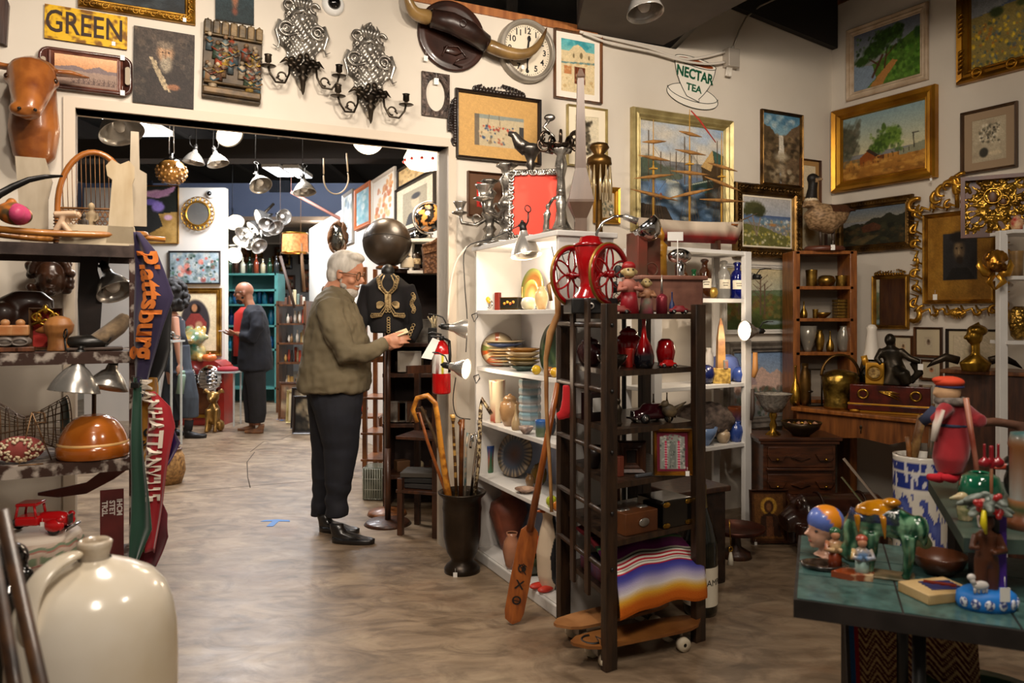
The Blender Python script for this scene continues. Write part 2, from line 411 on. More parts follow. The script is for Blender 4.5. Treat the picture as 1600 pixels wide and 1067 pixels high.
# back rooms
m=M();m.box((-3.5,19.2,1.6),(9,.12,3.2));struct('wall_far',m,mat('8f8a85',.8))
m=M();m.box((-7.2,12,1.8),(.12,15,3.6));struct('wall_left',m,WALLD)
m=M();prism_wall(W3,[(-6.5,0),(0,0),(0,2.73),(-6.5,2.73)],.12,m);struct('wall_aisle',m,mat('d9d2c8',.7))

m=M();m.box((-4.72,10.2,1.54),(1.86,.12,3.08));struct('wall_partition',m,mat('cdc6bb',.7))
m=M();m.box((-3.8,12.2,3.17),(6.2,.5,.56));struct('ceiling_duct',m,mat('64708c',.6))
m=M();m.box((-3.8,12.0,2.85),(6.2,.9,.06));struct('trim_duct',m,mat('6e5b49',.7))
m=M();m.box((-3.4,15.6,3.02),(5,.3,.34));struct('ceiling_beam',m,mat('a9a39c',.7))
m=M();m.box((-2.2,8.0,3.1),(5.4,.28,.2));struct('ceiling_girder',m,mat('241e1b',.8))
m=M();m.box((-1.9,6.3,3.35),(4.2,.2,.2));struct('ceiling_pipe',m,mat('2d2622',.8))

# ================================================================ things on the walls
GOLD=mat('b98a34',.38,.85,'6e4a17',9,.3);GOLDB=mat('d9a640',.32,.85,'a06f22',6,.15);SILV=mat('c9c4bb',.28,.7,'6b655e',9,.35)
BLKW=wood('2a1d16','140d0a',.4);BRNW=wood('6a3f1e','3a2110');PALEG=mat('cdbd86',.4,.5,'9b8a58',7,.2);PEWT=mat('8a857e',.3,.9,'4a4540',12,.3)
BRONZE=mat('7a5a2c',.35,.85,'3a2812',9,.3);BRASS=mat('c79a3c',.25,.95,'7c5a20',8,.15);DKBRZ=mat('4a4034',.35,.8,'221c16',8,.3);TAGW=mat('f2f0ea',.6);BLACK=mat('121110',.45);BLKG=mat('0c0b0b',.12,coat=.5)
CHROME=mat('d8d8d8',.12,1);ALU=mat('d4d1cb',.26,.75,'a8a49e',5)
def frame_ring(m,w_,h_,fw,d,prof=None):
    prof=prof or [(0,0),(0,.7),(.12,1),(.42,.72),(.6,.82),(.8,.5),(.9,.55),(1,.3),(1,0)]
    rs=[]
    for i,q in prof:
        a,b_=w_/2-i*fw,h_/2-i*fw
        rs.append([(-a,-q*d,-b_),(a,-q*d,-b_),(a,-q*d,b_),(-a,-q*d,b_)])
    m.rings(rs,smooth=False,cap=False,loop=False);return m
def price_tag(par,loc,s=.016,rot=None):
    m=M();m.box((0,0,0),(s,.001,s*1.25),bev=.0003);m.cyl((0,0,s*.6),(0,.001,s*1.6),.0006,n=5)
    return m.done('price_tag',TAGW,par,loc,rot=rot)
def framed(name,label,cat,wl,box,fw,fm,pic,matw=0,matc='e8e0d0',d=.03,tagp=None,prof=None,orn=None,group=None,off=.003,glass=False,tilt=0):
    c,w_,h_=wl.rect(*box,off=off) if wl else box
    rz=wl.rz if wl else 0
    t=thing(name,label,cat,c,rz,group,rot=(tilt,0,rz))
    m=M();frame_ring(m,w_,h_,fw,d,prof);m.box((0,-.002,0),(w_-fw*.4,.004,h_-fw*.4));m.done('frame',fm,t)
    iw,ih=w_-2*fw,h_-2*fw
    if matw:
        m=M();frame_ring(m,iw+.002,ih+.002,matw,.004,[(0,0),(0,1),(1,1),(1,.5)]);m.done('mount',mat(matc,.8),t,(0,-d*.22,0));iw -= 2*matw;ih -= 2*matw
    pic.mesh(iw+.004,ih+.004,'canvas' if not matw else 'print',t,loc=(0,-d*.25,0))
    if orn:
        m=M();orn(m,w_,h_,fw,d);m.done('ornament',fm,t)
    if tagp: price_tag(t,(tagp[0]*w_/2,-d-.002,tagp[1]*h_/2))
    return t
def scroll_orn(m,w_,h_,fw,d,n=18,r=None):
    r=r or fw*.3;rr=random.Random(3)
    per=[(-1,-1,1,-1),(1,-1,1,1),(1,1,-1,1),(-1,1,-1,-1)]
    for k,(a,b_,c,e) in enumerate(per):
        L_=w_ if k % 2 == 0 else h_;nn=max(4,int(n*L_/max(w_,h_)))
        for i in range(nn):
            u=(i+.5)/nn;x=(a+(c-a)*u)*(w_/2-fw*.42);z=(b_+(e-b_)*u)*(h_/2-fw*.42)
            m.torus((x,-d*.85,z),r*.8,r*.26,9,5,a0=rr.random()*3,a1=3+rr.random()*4)
            m.ell((x,-d*.9,z),r*.35,6,4)
def pic_dark(s=1,c0='3a3833',c1='1e1c1a'): return Pic(60,40,seed=s).grad(c0,c1).nois(.2)
# 1 gold framed dark painting, cut by the top of the view
p=Pic(70,60,seed=2).grad('39424a','1f2224').dabs(60,0,1,0,1,.08,['2b3238','3f4a50','1b1d1f','4b5254'],.5).nois(.1)
framed('painting','gold framed dark painting cut by the top of the photo, above the yellow sign','painting',W1,(122,305,-75,27),.05,GOLD,p,orn=scroll_orn,tagp=(.8,-.93))
# GREEN sign
c,w_,h_=W1.rect(70,199,18,70,.012)
t=thing('metal_sign','rusty yellow metal sign painted with dark capital letters','sign',c,W1.rz,rot=(0,.01,W1.rz))
def yc(v):
    n=noi(v.x,v.z,22)+.6*noi(v.x,v.z,60,3);e=min(w_/2-abs(v.x),h_/2-abs(v.z))/.05
    return mix('dcae1c','7a5016',1.9*(n-.05)+(.5 if e < .25 else 0))
m=M();m.grid(lambda u,v: (-w_/2+w_*u,-.004,-h_/2+h_*v),110,46);m.box((0,0,0),(w_,.006,h_));m.done('plate',vcol(.55,bump=.3),t,col=yc)
m=M();m.text('GREEN',h_*.92,X((-w_*.02,-.006,0)),.002,bold=.0012,sx=.72)
m.done('lettering',mat('3a200e',.7,c2='241208',ns=20),t);price_tag(t,(w_*.33,-.006,-h_*.38))
# wooden tray with painted scene
c,w_,h_=W1.rect(60,207,83,146,.01)
t=thing('serving_tray','dark wooden serving tray with a painted desert scene and handle slots','tray',c,W1.rz)
m=M();a,b_=w_/2,h_/2;rs=[]
def rrect(a,b_,r_,y,n=6):
    o=[]
    for cx,cz,a0 in ((a-r_,b_-r_,0),(-a+r_,b_-r_,90),(-a+r_,-b_+r_,180),(a-r_,-b_+r_,270)):
        for i in range(n+1): q=math.radians(a0+90*i/n);o.append((cx+r_*cos(q),y,cz+r_*sin(q)))
    return o
m.rings([rrect(a,b_,.045,0),rrect(a,b_,.045,-.02),rrect(a-.006,b_-.006,.04,-.03),rrect(a-.014,b_-.014,.034,-.03),rrect(a-.02,b_-.02,.03,-.012)],cap=True)
m.done('tray_body',mat('5a3128',.3,0,'2c1712',7,.1,.5),t)
iw,ih=w_*.66,h_*.74
m=M();frame_ring(m,iw+.05,ih+.05,.025,.012);m.done('inner_frame',mat('7a4a3a',.35,0,'4a2418',20),t,(0,-.012,0))
p=Pic(80,44,seed=4).grad('e2b48a','c98f62',0,.45).grad('9c8577','8b7264',.45,1).poly([(0,.42),(.3,.34),(.5,.42),(.7,.3),(.85,.42),(1,.4),(1,.52),(0,.5)],'7a6a6a',.02).blob(.15,.66,.25,.06,'d9a070',.6)
for i in range(9): 
    for k in range(7): p.line(.3+i*.08,.9,.3+i*.08+.05*cos(k*.5+.1),.9-.22*sin(k*.5+.1),.01,'5d4a44')
p.nois(.05).mesh(iw,ih,'painted_panel',t,loc=(0,-.014,0))
for s in (-1,1):
    m=M();m.rings([rrect(.012,.045,.011,-.0305),rrect(.009,.042,.009,-.0308)]);m.done('handle_slot',mat('a89a86',.8),t,(s*w_*.445,0,0))
    price_tag(t,(w_*.39,-.034,s*h_*.44),.02)
# dark tin painting of bearded man
p=Pic(70,84,seed=5).grad('463c35','2a2420').dabs(160,0,1,0,1,.05,['3c332d','241f1c','57493d','332a25'],.6).poly([(.2,1),(.25,.55),(.45,.42),(.75,.45),(.98,.7),(1,1)],'2e2622',.02)
p.blob(.52,.30,.17,.15,'7a5f48',.3).blob(.52,.31,.12,.12,'a98564',.3).blob(.53,.45,.13,.14,'8f8370',.5,.2).blob(.52,.2,.18,.07,'6f6152',.5).blob(.47,.3,.02,.012,'2a1c14').blob(.57,.3,.02,.012,'2a1c14').line(.52,.3,.52,.37,.015,'7d5a40')
p.poly([(.25,.38),(.36,.42),(.62,.82),(.5,.8)],'a08f72',.03).blob(.66,.75,.13,.05,'8a5c40',.4).nois(.22)
c,w_,h_=W1.rect(208,303,49,166,.012)
t=thing('tin_painting','unframed dark painting of a bearded man holding a scroll','painting',c,W1.rz,rot=(0,.015,W1.rz))
m=M();m.box((0,0,0),(w_,.012,h_));m.done('panel',mat('2e2824',.6),t);p.mesh(w_*.985,h_*.985,'canvas',t,loc=(0,-.0085,0))
# dark unframed painting at the top
c,w_,h_=W1.rect(336,396,-45,36,.012)
t=thing('tin_painting','unframed dark painting with a pale figure, cut by the top of the photo','painting',c,W1.rz)
m=M();m.box((0,0,0),(w_,.012,h_));m.done('panel',mat('1e2426',.6),t)
Pic(40,50,seed=9).grad('3a4a52','1f2a2c').blob(.5,.5,.12,.3,'8a5a42',.5,.2).blob(.5,.8,.1,.1,'6f3f30',.6).nois(.15).mesh(w_*.99,h_*.99,'canvas',t,loc=(0,-.0085,0))
# polychrome relief plaque
c,w_,h_=W1.rect(314,409,40,162,.012)
t=thing('relief_plaque','carved polychrome relief plaque crowded with small figures','plaque',c,W1.rz,rot=(0,.03,W1.rz))
rr=random.Random(5);m=M();m.box((0,-.01,0),(w_*.96,.03,h_*.96),bev=.005)
m.done('slab',mat('5b4a35',.6,0,'2c241b',14,.5),t)
m=M();m.box((0,-.03,-h_*.40),(w_*.95,.05,h_*.09),bev=.008);m.box((0,-.035,-h_*.30),(w_*.93,.04,h_*.03),bev=.006)
m.done('ledge',mat('6a5232',.5,.3,'30261a',14,.4),t)
m=M()
for i in range(7): m.box((-w_*.42+i*w_*.14,-.025,h_*.40),(w_*.115,.04,h_*.15+.01*rr.random()),bev=.006);m.cyl((-w_*.42+i*w_*.14,-.03,h_*.47),(-w_*.42+i*w_*.14,-.03,h_*.505),w_*.05,.002,8)
m.box((0,-.035,h_*.30),(w_*.94,.03,h_*.025),bev=.004)
m.done('canopy',mat('7d6540',.5,.2,'3b3122',16,.4),t)
m=M();cols=[]
pal=['a2442a','3d5a66','c9a040','6d7f80','8a6a4a','2f4a38','b8a58a','5a3a2a']
mats_=[mat(q,.5,0,'3a2e22',25,.3) for q in pal]
for i in range(34):
    x=(rr.random()-.5)*w_*.84;z=-h_*.26+rr.random()*h_*.5;q=.018+.012*rr.random();m.k=i % 8
    m.loft([(x,-.03,z-.045,q*.9,q*.7),(x,-.035,z-.01,q*.8,q*.6),(x,-.035,z+.012,q*.9,q*.6),(x,-.035,z+.025,q*.3,q*.3)],8)
    m.k=6 if i % 3 else 4;m.ell((x,-.042,z+.036),.012,8,6);m.k=(i+3) % 8;m.tube([(x-q,-.04,z+.01),(x,-.055,z-.01),(x+q,-.05,z+.005)],.005,5)
m.done('figures',mats_,t)
# silver wall sconces
def make_sconce():
    t=thing('wall_sconce','upper left repousse silver candle sconce with two curled arms','sconce',(0,0,0),0)
    W_,Hh=.30,.52
    def hw(v):          # half width of the shield, v from 0 bottom to 1 top
        pts=[(0,.05),(.08,.22),(.2,.42),(.36,.55),(.52,.88),(.62,.86),(.72,.55),(.78,.62),(.86,.42),(.94,.3),(1,.08)]
        for (a,b_),(c,d) in zip(pts,pts[1:]):
            if v <= c: return b_+(d-b_)*(v-a)/(c-a)
        return .08
    def fn(u,v):
        x=(u*2-1)*hw(v)*W_/2*(1+.06*sin(v*45));z=v*Hh-.1
        return (x,-.012-.025*(1-(u*2-1)**2)-.006*sin(x*160)*cos(z*120)-.004*noi(x,z,60),z),(0,-1,0)
    m=M();m.sheet(fn,40,80,.004)
    m.done('back_plate',mat('c4beb4',.28,.65,'5a544c',11,.4),t)
    m=M()
    for s in (-1,1):
        m.torus((s*.085,-.035,.21),.036,.008,16,6,a0=.4,a1=5.4);m.torus((s*.085,-.035,.21),.018,.006,12,6)
        m.tube([(s*.12,-.03,.25),(s*.14,-.035,.19),(s*.12,-.03,.13),(s*.13,-.035,.1),(s*.155,-.03,.115)],[.012,.012,.008,.006,.002],6)
        m.tube([(s*.05,-.035,.13),(s*.075,-.04,.17),(s*.03,-.045,.19),(0,-.05,.15)],.006,6)
        m.torus((s*.07,-.03,.34),.025,.009,12,6,a0=0,a1=5)
    m.ell((0,-.04,.27),(.022,.02,.03),10,8);m.tube([(-.04,-.03,.30),(0,-.05,.315),(.04,-.03,.30)],.009,6)
    for s in (-1,1):
        for k in range(3): m.tube([(s*.015*k,-.035,.33),(s*(.01+.018*k),-.045,.37),(s*.02*k,-.03,.405)],[.008,.01,.002],6)
    m.done('scrollwork',SILV,t)
    m=M()
    for i in range(14): 
        a=i*2.399;r_=.012*math.sqrt(i+1);m.ell((r_*1.7*cos(a),-.05,.03+r_*sin(a)),(.022,.012,.015),8,6,ry=a)
    m.lathe([(.002,-.14),(.01,-.12),(.016,-.07),(.03,-.045),(.012,-.03),(.025,-.01),(.03,.01)],12,(0,-.05,0))
    for s in (-1,1): m.tube([(s*.05,-.04,.03),(s*.09,-.04,.045),(s*.12,-.035,.02)],[.014,.012,.002],6)
    m.done('boss',DKBRZ,t)
    for s in (-1,1):
        pass
        m=M();pts=[(s*.07,-.05,.03),(s*.075,-.06,-.04),(s*.10,-.075,-.095),(s*.15,-.085,-.10),(s*.18,-.09,-.06),(s*.19,-.09,-.025)]
        m.tube(pts,.006,8);m.torus((s*.115,-.07,-.062),.022,.005,14,6,a0=0,a1=5);m.tube([(s*.145,-.075,-.075),(s*.13,-.07,-.06)],.005,6)
        arm=m.done('arm',DKBRZ,t)
        m=M();m.lathe([(.002,-.03),(.034,-.026),(.042,-.022),(.03,-.02),(.01,-.018),(.008,-.008),(.018,0),(.017,.028),(.021,.036),(.014,.036),(.012,.01)],16,(s*.19,-.09,0))
        m.done('candle_cup',DKBRZ,arm)
    return t
c,w_,h_=W1.rect(532,623,39,188,.004)
sc0=make_sconce();sc0.location=W1.at(W1.t(575),W1.Z(575,157),.004);sc0.rotation_euler=(0,0,W1.rz);sc0['label']='silver candle sconce nearer the longhorn mount, lower of the pair'
sc0.scale=(1.02,1,1.02)
sc0['group']='silver wall sconces'
s1=cp(sc0,W1.at(W1.t(470),W1.Z(470,112),.004),label='silver candle sconce beside the carved relief plaque, higher of the pair',s=(.98,1,1.0));s1.rotation_euler=(0,0,W1.rz)
# dome camera
t=thing('security_camera','white round dome security camera on the wall above the sconces','security camera',W1.at(W1.t(520),W1.Z(520,8),0),W1.rz)
rt=R90X
m=M();m.lathe([(.062,0),(.062,.012),(.05,.03),(.036,.034)],28,rot=rt);m.done('housing',mat('e9e9e6',.4),t)
m=M();m.lathe([(.037,.03),(.033,.046),(.02,.058),(.002,.062)],24,rot=rt,cap=True);m.done('dome',BLKG,t)
# longhorn mount
t=thing('longhorn_mount','mounted longhorns joined by dark leather on a round carved wooden plaque','mounted horns',W1.at(W1.t(705),W1.Z(705,58),.002),W1.rz,rot=(0,0,W1.rz))
m=M();m.lathe([(.215,0),(.215,.016),(.205,.024),(.195,.02),(.185,.026),(.17,.022),(.002,.022)],48,rot=rt,sy=.97);m.lathe([(.002,.022),(.03,.024),(.02,.03),(.002,.032)],5,c=(0,0,-.09),rot=rt,sx=2.4)
m.tube([(-.07,-.03,-.13),(-.04,-.03,-.07),(.03,-.03,-.06),(.09,-.03,-.12),(.03,-.03,-.14),(.0,-.03,-.17),(.06,-.03,-.18)],.006,6)
m.done('plaque',mat('3a2018',.35,0,'22120c',9,.1,.3),t)
m=M();m.tube([(-.16,-.09,.055),(-.05,-.12,.035),(.07,-.12,0),(.18,-.09,-.035)],[.052,.06,.06,.052],18);m.torus((-.155,-.09,.054),.05,.006,18,6,rot=R90Z);m.torus((.175,-.09,-.033),.05,.006,18,6,rot=R90Z)
m.torus((0,-.18,.02),.02,.003,16,5)
m.done('leather_wrap',mat('33201a',.35,0,'1f120e',14,.1),t)
hornm=mat('9a7a48',.3,0,'4e3820',5,.1,.4,sc=(1,1,1))
for nm,pts,rr_ in (('horn',[(-.15,-.09,.055),(-.22,-.10,.05),(-.28,-.11,.055),(-.315,-.13,.11),(-.325,-.14,.19),(-.33,-.15,.28)],[.046,.044,.038,.028,.018,.004]),
                 ('horn',[(.17,-.09,-.035),(.26,-.10,-.07),(.37,-.12,-.09),(.45,-.14,-.075),(.51,-.15,-.02),(.545,-.16,.05),(.56,-.165,.10)],[.046,.042,.037,.031,.022,.012,.003])):
    m=M();m.tube(pts,rr_,14);o=m.done(nm,hornm,t);md=o.modifiers.new('s','SUBSURF');md.levels=md.render_levels=1
price_tag(t,(-.17,-.026,-.16),.025)
# wall clock
c0=W1.at(W1.t(820),W1.Z(820,82),.002)
t=thing('wall_clock','round grey metal wall clock with large black numerals','clock',c0,W1.rz)
RC=.195;m=M();m.lathe([(RC,0),(RC,.03),(RC*.98,.05),(RC*.94,.055),(RC*.91,.045),(RC*.88,.062),(RC*.85,.064),(RC*.82,.05),(RC*.81,.03)],64,rot=rt);m.done('case',mat('a79f92',.4,.4,'857d72',5),t)
m=M();m.lathe([(.002,.03),(RC*.83,.03)],64,rot=rt);m.done('dial',mat('e2d6c0',.5),t)
m=M()
for i in range(60):
    a=i*pi/30;m.box((sin(a)*RC*.76,-.0315,cos(a)*RC*.76),(.003 if i % 5 else .006,.001,.008),ry=a)
for h in range(1,13):
    a=h*pi/6;m.text(str(h),.052,X((sin(a)*RC*.62,-.032,cos(a)*RC*.62)),.001,bold=.001)
m.done('numerals',mat('1b1816',.6),t)
m=M();a=math.radians(8);m.box((sin(a)*.045,-.036,cos(a)*.045),(.012,.002,.10),ry=a);m.ell((sin(a)*.075,-.036,cos(a)*.075),(.013,.002,.018));m.done('hour_hand',BLACK,t)
m=M();a=math.radians(181);m.box((sin(a)*.06,-.039,cos(a)*.06),(.007,.002,.15),ry=a);m.lathe([(.002,.044),(.012,.042),(.012,.036)],16,rot=rt);m.done('minute_hand',BLACK,t)
price_tag(t,(-.05,-.07,-.12),.02)
# small oval opening frame
c,w_,h_=W1.rect(658,701,115,183,.004)
t=thing('oval_picture_frame','small empty dark embossed frame with an oval opening','picture frame',c,W1.rz)
m=M();n=48
def osq(a,k):
    ca,sa=cos(a),sin(a);q=1/max(abs(ca),abs(sa));return (ca*q*w_/2*k,sa*q*h_/2*k)
rs=[[(*(osq(2*pi*i/n,1)[0:1]),0,osq(2*pi*i/n,1)[1]) for i in range(n)],[(osq(2*pi*i/n,1)[0],-.014,osq(2*pi*i/n,1)[1]) for i in range(n)],
      [(cos(2*pi*i/n)*w_*.36,-.016,sin(2*pi*i/n)*h_*.385) for i in range(n)],[(cos(2*pi*i/n)*w_*.34,-.002,sin(2*pi*i/n)*h_*.37) for i in range(n)]]
m.rings(rs,cap=False,smooth=False);m.done('frame',mat('4a3c34',.4,.6,'1e1714',40,.6),t);price_tag(t,(0,-.018,h_*.3),.03)
# Japanese print
def jorn(m,w_,h_,fw,d):
    for i in range(15):
        u=(i-7)/7;m.torus((u*w_*.27,-d*.5,h_/2+.012+.028*(1-u*u)),.016,.007,10,5,a0=i);m.ell((u*w_*.27+.008,-d*.6,h_/2+.006),(.018,.012,.014),8,5)
    for i in range(17):
        u=(i-8)/8;m.torus((-w_/2-.008-.026*(1-u*u),-d*.5,u*h_*.3),.014,.007,10,5,a0=i*2);m.ell((-w_/2-.004,-d*.6,u*h_*.3+.01),(.014,.012,.015),8,5)
p=Pic(120,92,'c49a5c',seed=11)
for i in range(60): p.line(i/60,0,i/60,1,.002,'a87c42',.5)
p.poly([(.2,.3),(.82,.3),(.82,.8),(.2,.8)],'b8a888').poly([(.2,.3),(.82,.3),(.82,.36),(.2,.37)],'6f7f80',al=.7).poly([(.2,.3),(.26,.3),(.26,.8),(.2,.8)],'5b5044',al=.8).poly([(.76,.45),(.82,.45),(.82,.8),(.76,.8)],'3b3a3a').line(.38,.3,.36,.5,.006,'6a5a44').line(.5,.3,.52,.5,.006,'6a5a44')
p.dabs(46,.3,.72,.48,.56,.02,['b8442c','31466a','c9b08a','8a3a2a','2b3a54'],.9).dabs(40,.26,.6,.58,.77,.022,['31466a','a05038','c9b08a','3a4a5a','7a6a50'],.8).nois(.04)
framed('print_frame','ornate dark carved frame holding a Japanese print on straw matting','framed print',W1,(710,843,148,254),.022,BLKW,p,d=.03,orn=jorn)
# Alamo watercolour
p=Pic(60,90,seed=12).grad('4aa0a8','8ac0b8',0,.3).dabs(20,0,1,0,.12,.05,['2f8a96','6ab8bc'],.5).poly([(0,.22),(.25,.22),(.38,.12),(.5,.08),(.62,.12),(.75,.2),(1,.2),(1,1),(0,1)],'d8c49a').poly([(0,.44),(1,.38),(1,.42),(0,.47)],'6a8a86')
p.poly([(.4,.5),(.72,.5),(.72,.82),(.4,.82)],'5a2c18').poly([(.1,.5),(.32,.5),(.32,.66),(.1,.66)],'b87a4a').dabs(60,0,1,.4,1,.03,['c9b080','b8905a','e0d0a8'],.5).blob(.6,.28,.05,.07,'7a6a4a',.3).blob(.38,.3,.03,.05,'7a6a4a').blob(.83,.3,.03,.05,'7a6a4a')
for k in range(5): p.line(.42+k*.07,.5,.42+k*.07,.82,.006,'8a4a2a')
framed('watercolour','framed watercolour of a stone mission front with wide cream mount','framed picture',W1,(864,938,52,159),.014,wood('7a4a20','3d2410'),p.nois(.06),.04,'ece4d6')
p=Pic(30,45,'d8ccb0',13).dabs(50,.3,.7,.1,.9,.05,['3a3428','5a5040','241f18'],.8).nois(.05)
framed('etching','pale framed picture of dark foliage partly behind the tall spire','framed picture',W1,(884,946,168,262),.012,PALEG,p,.05,'ece0c6')
# brown mounted red picture behind the candelabra
p=Pic(30,36,'c02a20',14).dabs(30,.2,.8,.3,.9,.08,['4a1a14','8a2018','2a1a18'],.8).nois(.1)
framed('red_picture','small red picture on brown board behind the silver candelabra','framed picture',W1,(729,784,270,340),.012,BRNW,p,.05,'5a3a22')
p=Pic(30,30,'b8a88a',15).dabs(40,.1,.9,.3,.9,.06,['6a6a5a','3a4a44','8a7a5a'],.8)
framed('gilt_picture','small deep gilt frame with a tiny landscape, behind the hanging lamp base','framed picture',W1,(926,966,292,350),.04,GOLDB,p,tagp=(.2,-.4))
# harbour painting
p=Pic(150,150,seed=16).grad('8fa6c4','d8cdb8',0,.38).dabs(60,0,1,.02,.3,.07,['e0d2b8','c9bfae','9ab0cc','e8dcc8'],.35,2).grad('6a7a90','2a3a4a',.52,1)
p.poly([(0,.38),(.1,.36),(.2,.42),(.3,.45),(.5,.5),(.5,.56),(0,.6)],'5a6254',.02).blob(.1,.42,.14,.09,'4e5a4a',.5,.2).blob(.33,.47,.1,.05,'5d6456',.5,.2)
p.poly([(.72,.4),(.86,.22),(1,.3),(1,.8),(.78,.8)],'4a3a26').poly([(.72,.4),(.86,.22),(.88,.34),(.84,.44)],'c9a468').poly([(.86,.22),(1,.27),(1,.38),(.9,.38)],'3d5a50')
p.poly([(.5,.62),(.62,.58),(.82,.52),(.88,.56),(.85,.66),(.62,.7)],'2a3f38').line(.5,.62,.86,.53,.008,'a8b0a0').poly([(.3,.56),(.45,.58),(.5,.66),(.3,.64)],'a8a898').dabs(120,0,1,.62,1,.05,['5a7aa0','24303c','7a90a8','b8b8ac','1c2830','3a5068'],.6,2).blob(.2,.66,.12,.1,'6f93c0',.6,.2).blob(.4,.7,.12,.12,'c8ccc4',.7,.2)
for x,y0,y1 in ((.1,.1,.6),(.35,.3,.55),(.42,.28,.5),(.52,.12,.6),(.67,.24,.55),(.6,.3,.6),(.92,.12,.5),(.97,.2,.6),(.24,.3,.5)): p.line(x,y0,x,y1,.006,'5a4a38')
for k in range(14): p.line(.80+k*.014,.5,.80+k*.014,.82,.005,'2a2118')
p.poly([(0,.82),(.3,.84),(.4,1),(0,1)],'3a3128').blob(.24,.74,.02,.04,'8a4a30').nois(.07)
framed('harbour_painting','large painting of a harbour with boats and sheds in a champagne frame','painting',W1,(984,1140,180,366),.075,PALEG,p,d=.05)
# tea sign: flat cut-out enamel sign painted on the wall board
c,w_,h_=W1.rect(1032,1131,93,173,.004);S_=w_
t=thing('tea_cup_sign','cut out sign of a teacup and saucer with green lettering','sign',c,W1.rz,rot=(0,.10,W1.rz))
def oval(cx,cz,rx,rz_,n=40,a0=0,a1=2*pi): return [(cx+rx*cos(a0+(a1-a0)*i/n),cz+rz_*sin(a0+(a1-a0)*i/n)) for i in range(n+(0 if abs(a1-a0-2*pi) < 1e-6 else 1))]
enam=mat('efe9dc',.3,coat=.4);inkm=mat('1f2a20',.5);grn=mat('14563a',.4)
m=M();m.prism(oval(0,-.09,.245,.085),.003,X((0,-.004,0)));m.done('saucer',enam,t)
cup=[(-.20,.17)]+[(-.20+.03*k/6+.11*(k/6)**2.2,.17-.27*k/6) for k in range(1,7)]+[(.06,-.12)]+[(.195-.03*k/6-.11*(k/6)**2.2,.17-.27*k/6) for k in range(6,-1,-1)]
m=M();m.prism(cup+oval(0,.17,.198,.035,20,0,pi),.003,X((0,-.008,0)));m.done('cup',enam,t)
m=M();m.prism(oval(.0,.168,.17,.022),.001,X((0,-.0095,0)));m.done('tea',mat('8a3f14',.4),t)
m=M();lw=.0026
m.tube([(x,-.009,z) for x,z in oval(0,.17,.198,.035)],lw,5,closed=True);m.tube([(x,-.009,z) for x,z in cup],lw,5)
m.tube([(x,-.005,z) for x,z in oval(0,-.09,.245,.085)],lw,5,closed=True);m.tube([(x,-.006,z) for x,z in oval(0,-.06,.24,.065,30,pi,2*pi)],lw,5);m.done('outline',inkm,t)
m=M();m.text('NECTAR',.105,X((.0,-.0105,.072)),.001,bold=.0035,sx=.86);m.text('TEA',.075,X((0,-.0105,-.03)),.001,bold=.002,sx=1.1);m.done('lettering',grn,t)
for ch in t.children: ch.scale=(.93,1,.93)
# electric box and cables
bx_=W1.at(W1.t(1137),W1.Z(1137,94),0)
t=thing('junction_box','grey metal electric junction box high on the wall by the tea sign','junction box',bx_,W1.rz)
m=M();m.box((0,-.035,0),(.10,.07,.13),bev=.004);m.done('box',mat('b5aca0',.5,.3),t)
m=M()
for x in (-.03,-.015,0,.01): m.cyl((x,-.03,-.06),(x-.02,-.04,-.13),.007,n=8)
m.cyl((.01,-.03,.06),(.02,-.03,.09),.012,n=10);m.done('connector',mat('d9d2c6',.5),t)
def w1p(px,py,off=.03): return W1.at(W1.t(px),W1.Z(px,py),off)
m=M();m.tube([w1p(1140,82),w1p(1150,50),w1p(1160,30,.04),w1p(1178,14,.06),w1p(1205,2,.1),w1p(1225,-14,.14)],.007,8)
one('conduit','thin metal conduit climbing from the junction box to the ceiling','conduit',m,mat('b0a79a',.4,.5))
def cable(name,label,pts,r=.006,c='d8d0c4',cat='cable',n=6,sub=4):
    q=[]
    pts=[Vector(p) for p in pts]
    for i in range(len(pts)-1):
        p0,p1,p2,p3=pts[max(i-1,0)],pts[i],pts[i+1],pts[min(i+2,len(pts)-1)]
        for k in range(sub):
            t_=k/sub;q.append(.5*((2*p1)+(p2-p0)*t_+(2*p0-5*p1+4*p2-p3)*t_*t_+(3*p1-p0-3*p2+p3)*t_**3))
    q.append(pts[-1]);m=M();m.tube(q,r,n);return one(name,label,cat,m,mat(c,.5))
cable('power_cable','upper thick white cable running from the soffit to the junction box',[w1p(902,52,.03),w1p(960,64,.02),w1p(1010,76,.02),w1p(1070,94,.02),w1p(1126,84,.04)],.010)
cable('power_cable','lower thick white cable drooping along the wall under the soffit',[w1p(905,56,.05),w1p(950,72,.045),w1p(1010,84,.045),w1p(1060,98,.045),w1p(1100,103,.045),w1p(1126,100,.045)],.009)
# waterfall
p=Pic(60,110,seed=17).grad('4a7a98','88a8b4',0,.3).dabs(20,.1,.9,.02,.2,.05,['c8d0cc','3d6a88','a8bcc0'],.5).poly([(0,.15),(.2,.2),(.45,.34),(.45,1),(0,1)],'5a4a34',.02).poly([(1,.1),(.8,.18),(.52,.34),(.5,1),(1,1)],'6a5640',.02).dabs(160,0,1,.3,1,.04,['4a3d2a','7a6448','33291d','8a7454'],.7)
p.poly([(.44,.3),(.54,.3),(.58,.6),(.42,.6)],'cfc6b4').blob(.5,.6,.25,.09,'b8aa90',.7,.3).blob(.5,.75,.2,.06,'9a8a70',.7,.3).dabs(30,.2,.8,.8,.95,.04,['3a2e20','8a7a60','b0a084'],.6).nois(.1)
framed('waterfall_painting','tall narrow painting of a waterfall in a gorge with thin bronze frame','painting',W1,(1187,1251,176,292),.022,BRONZE,p)
p=Pic(20,30,'d8c8a8',18).blob(.5,.5,.2,.2,'8a7a60',.6,.2).nois(.05)
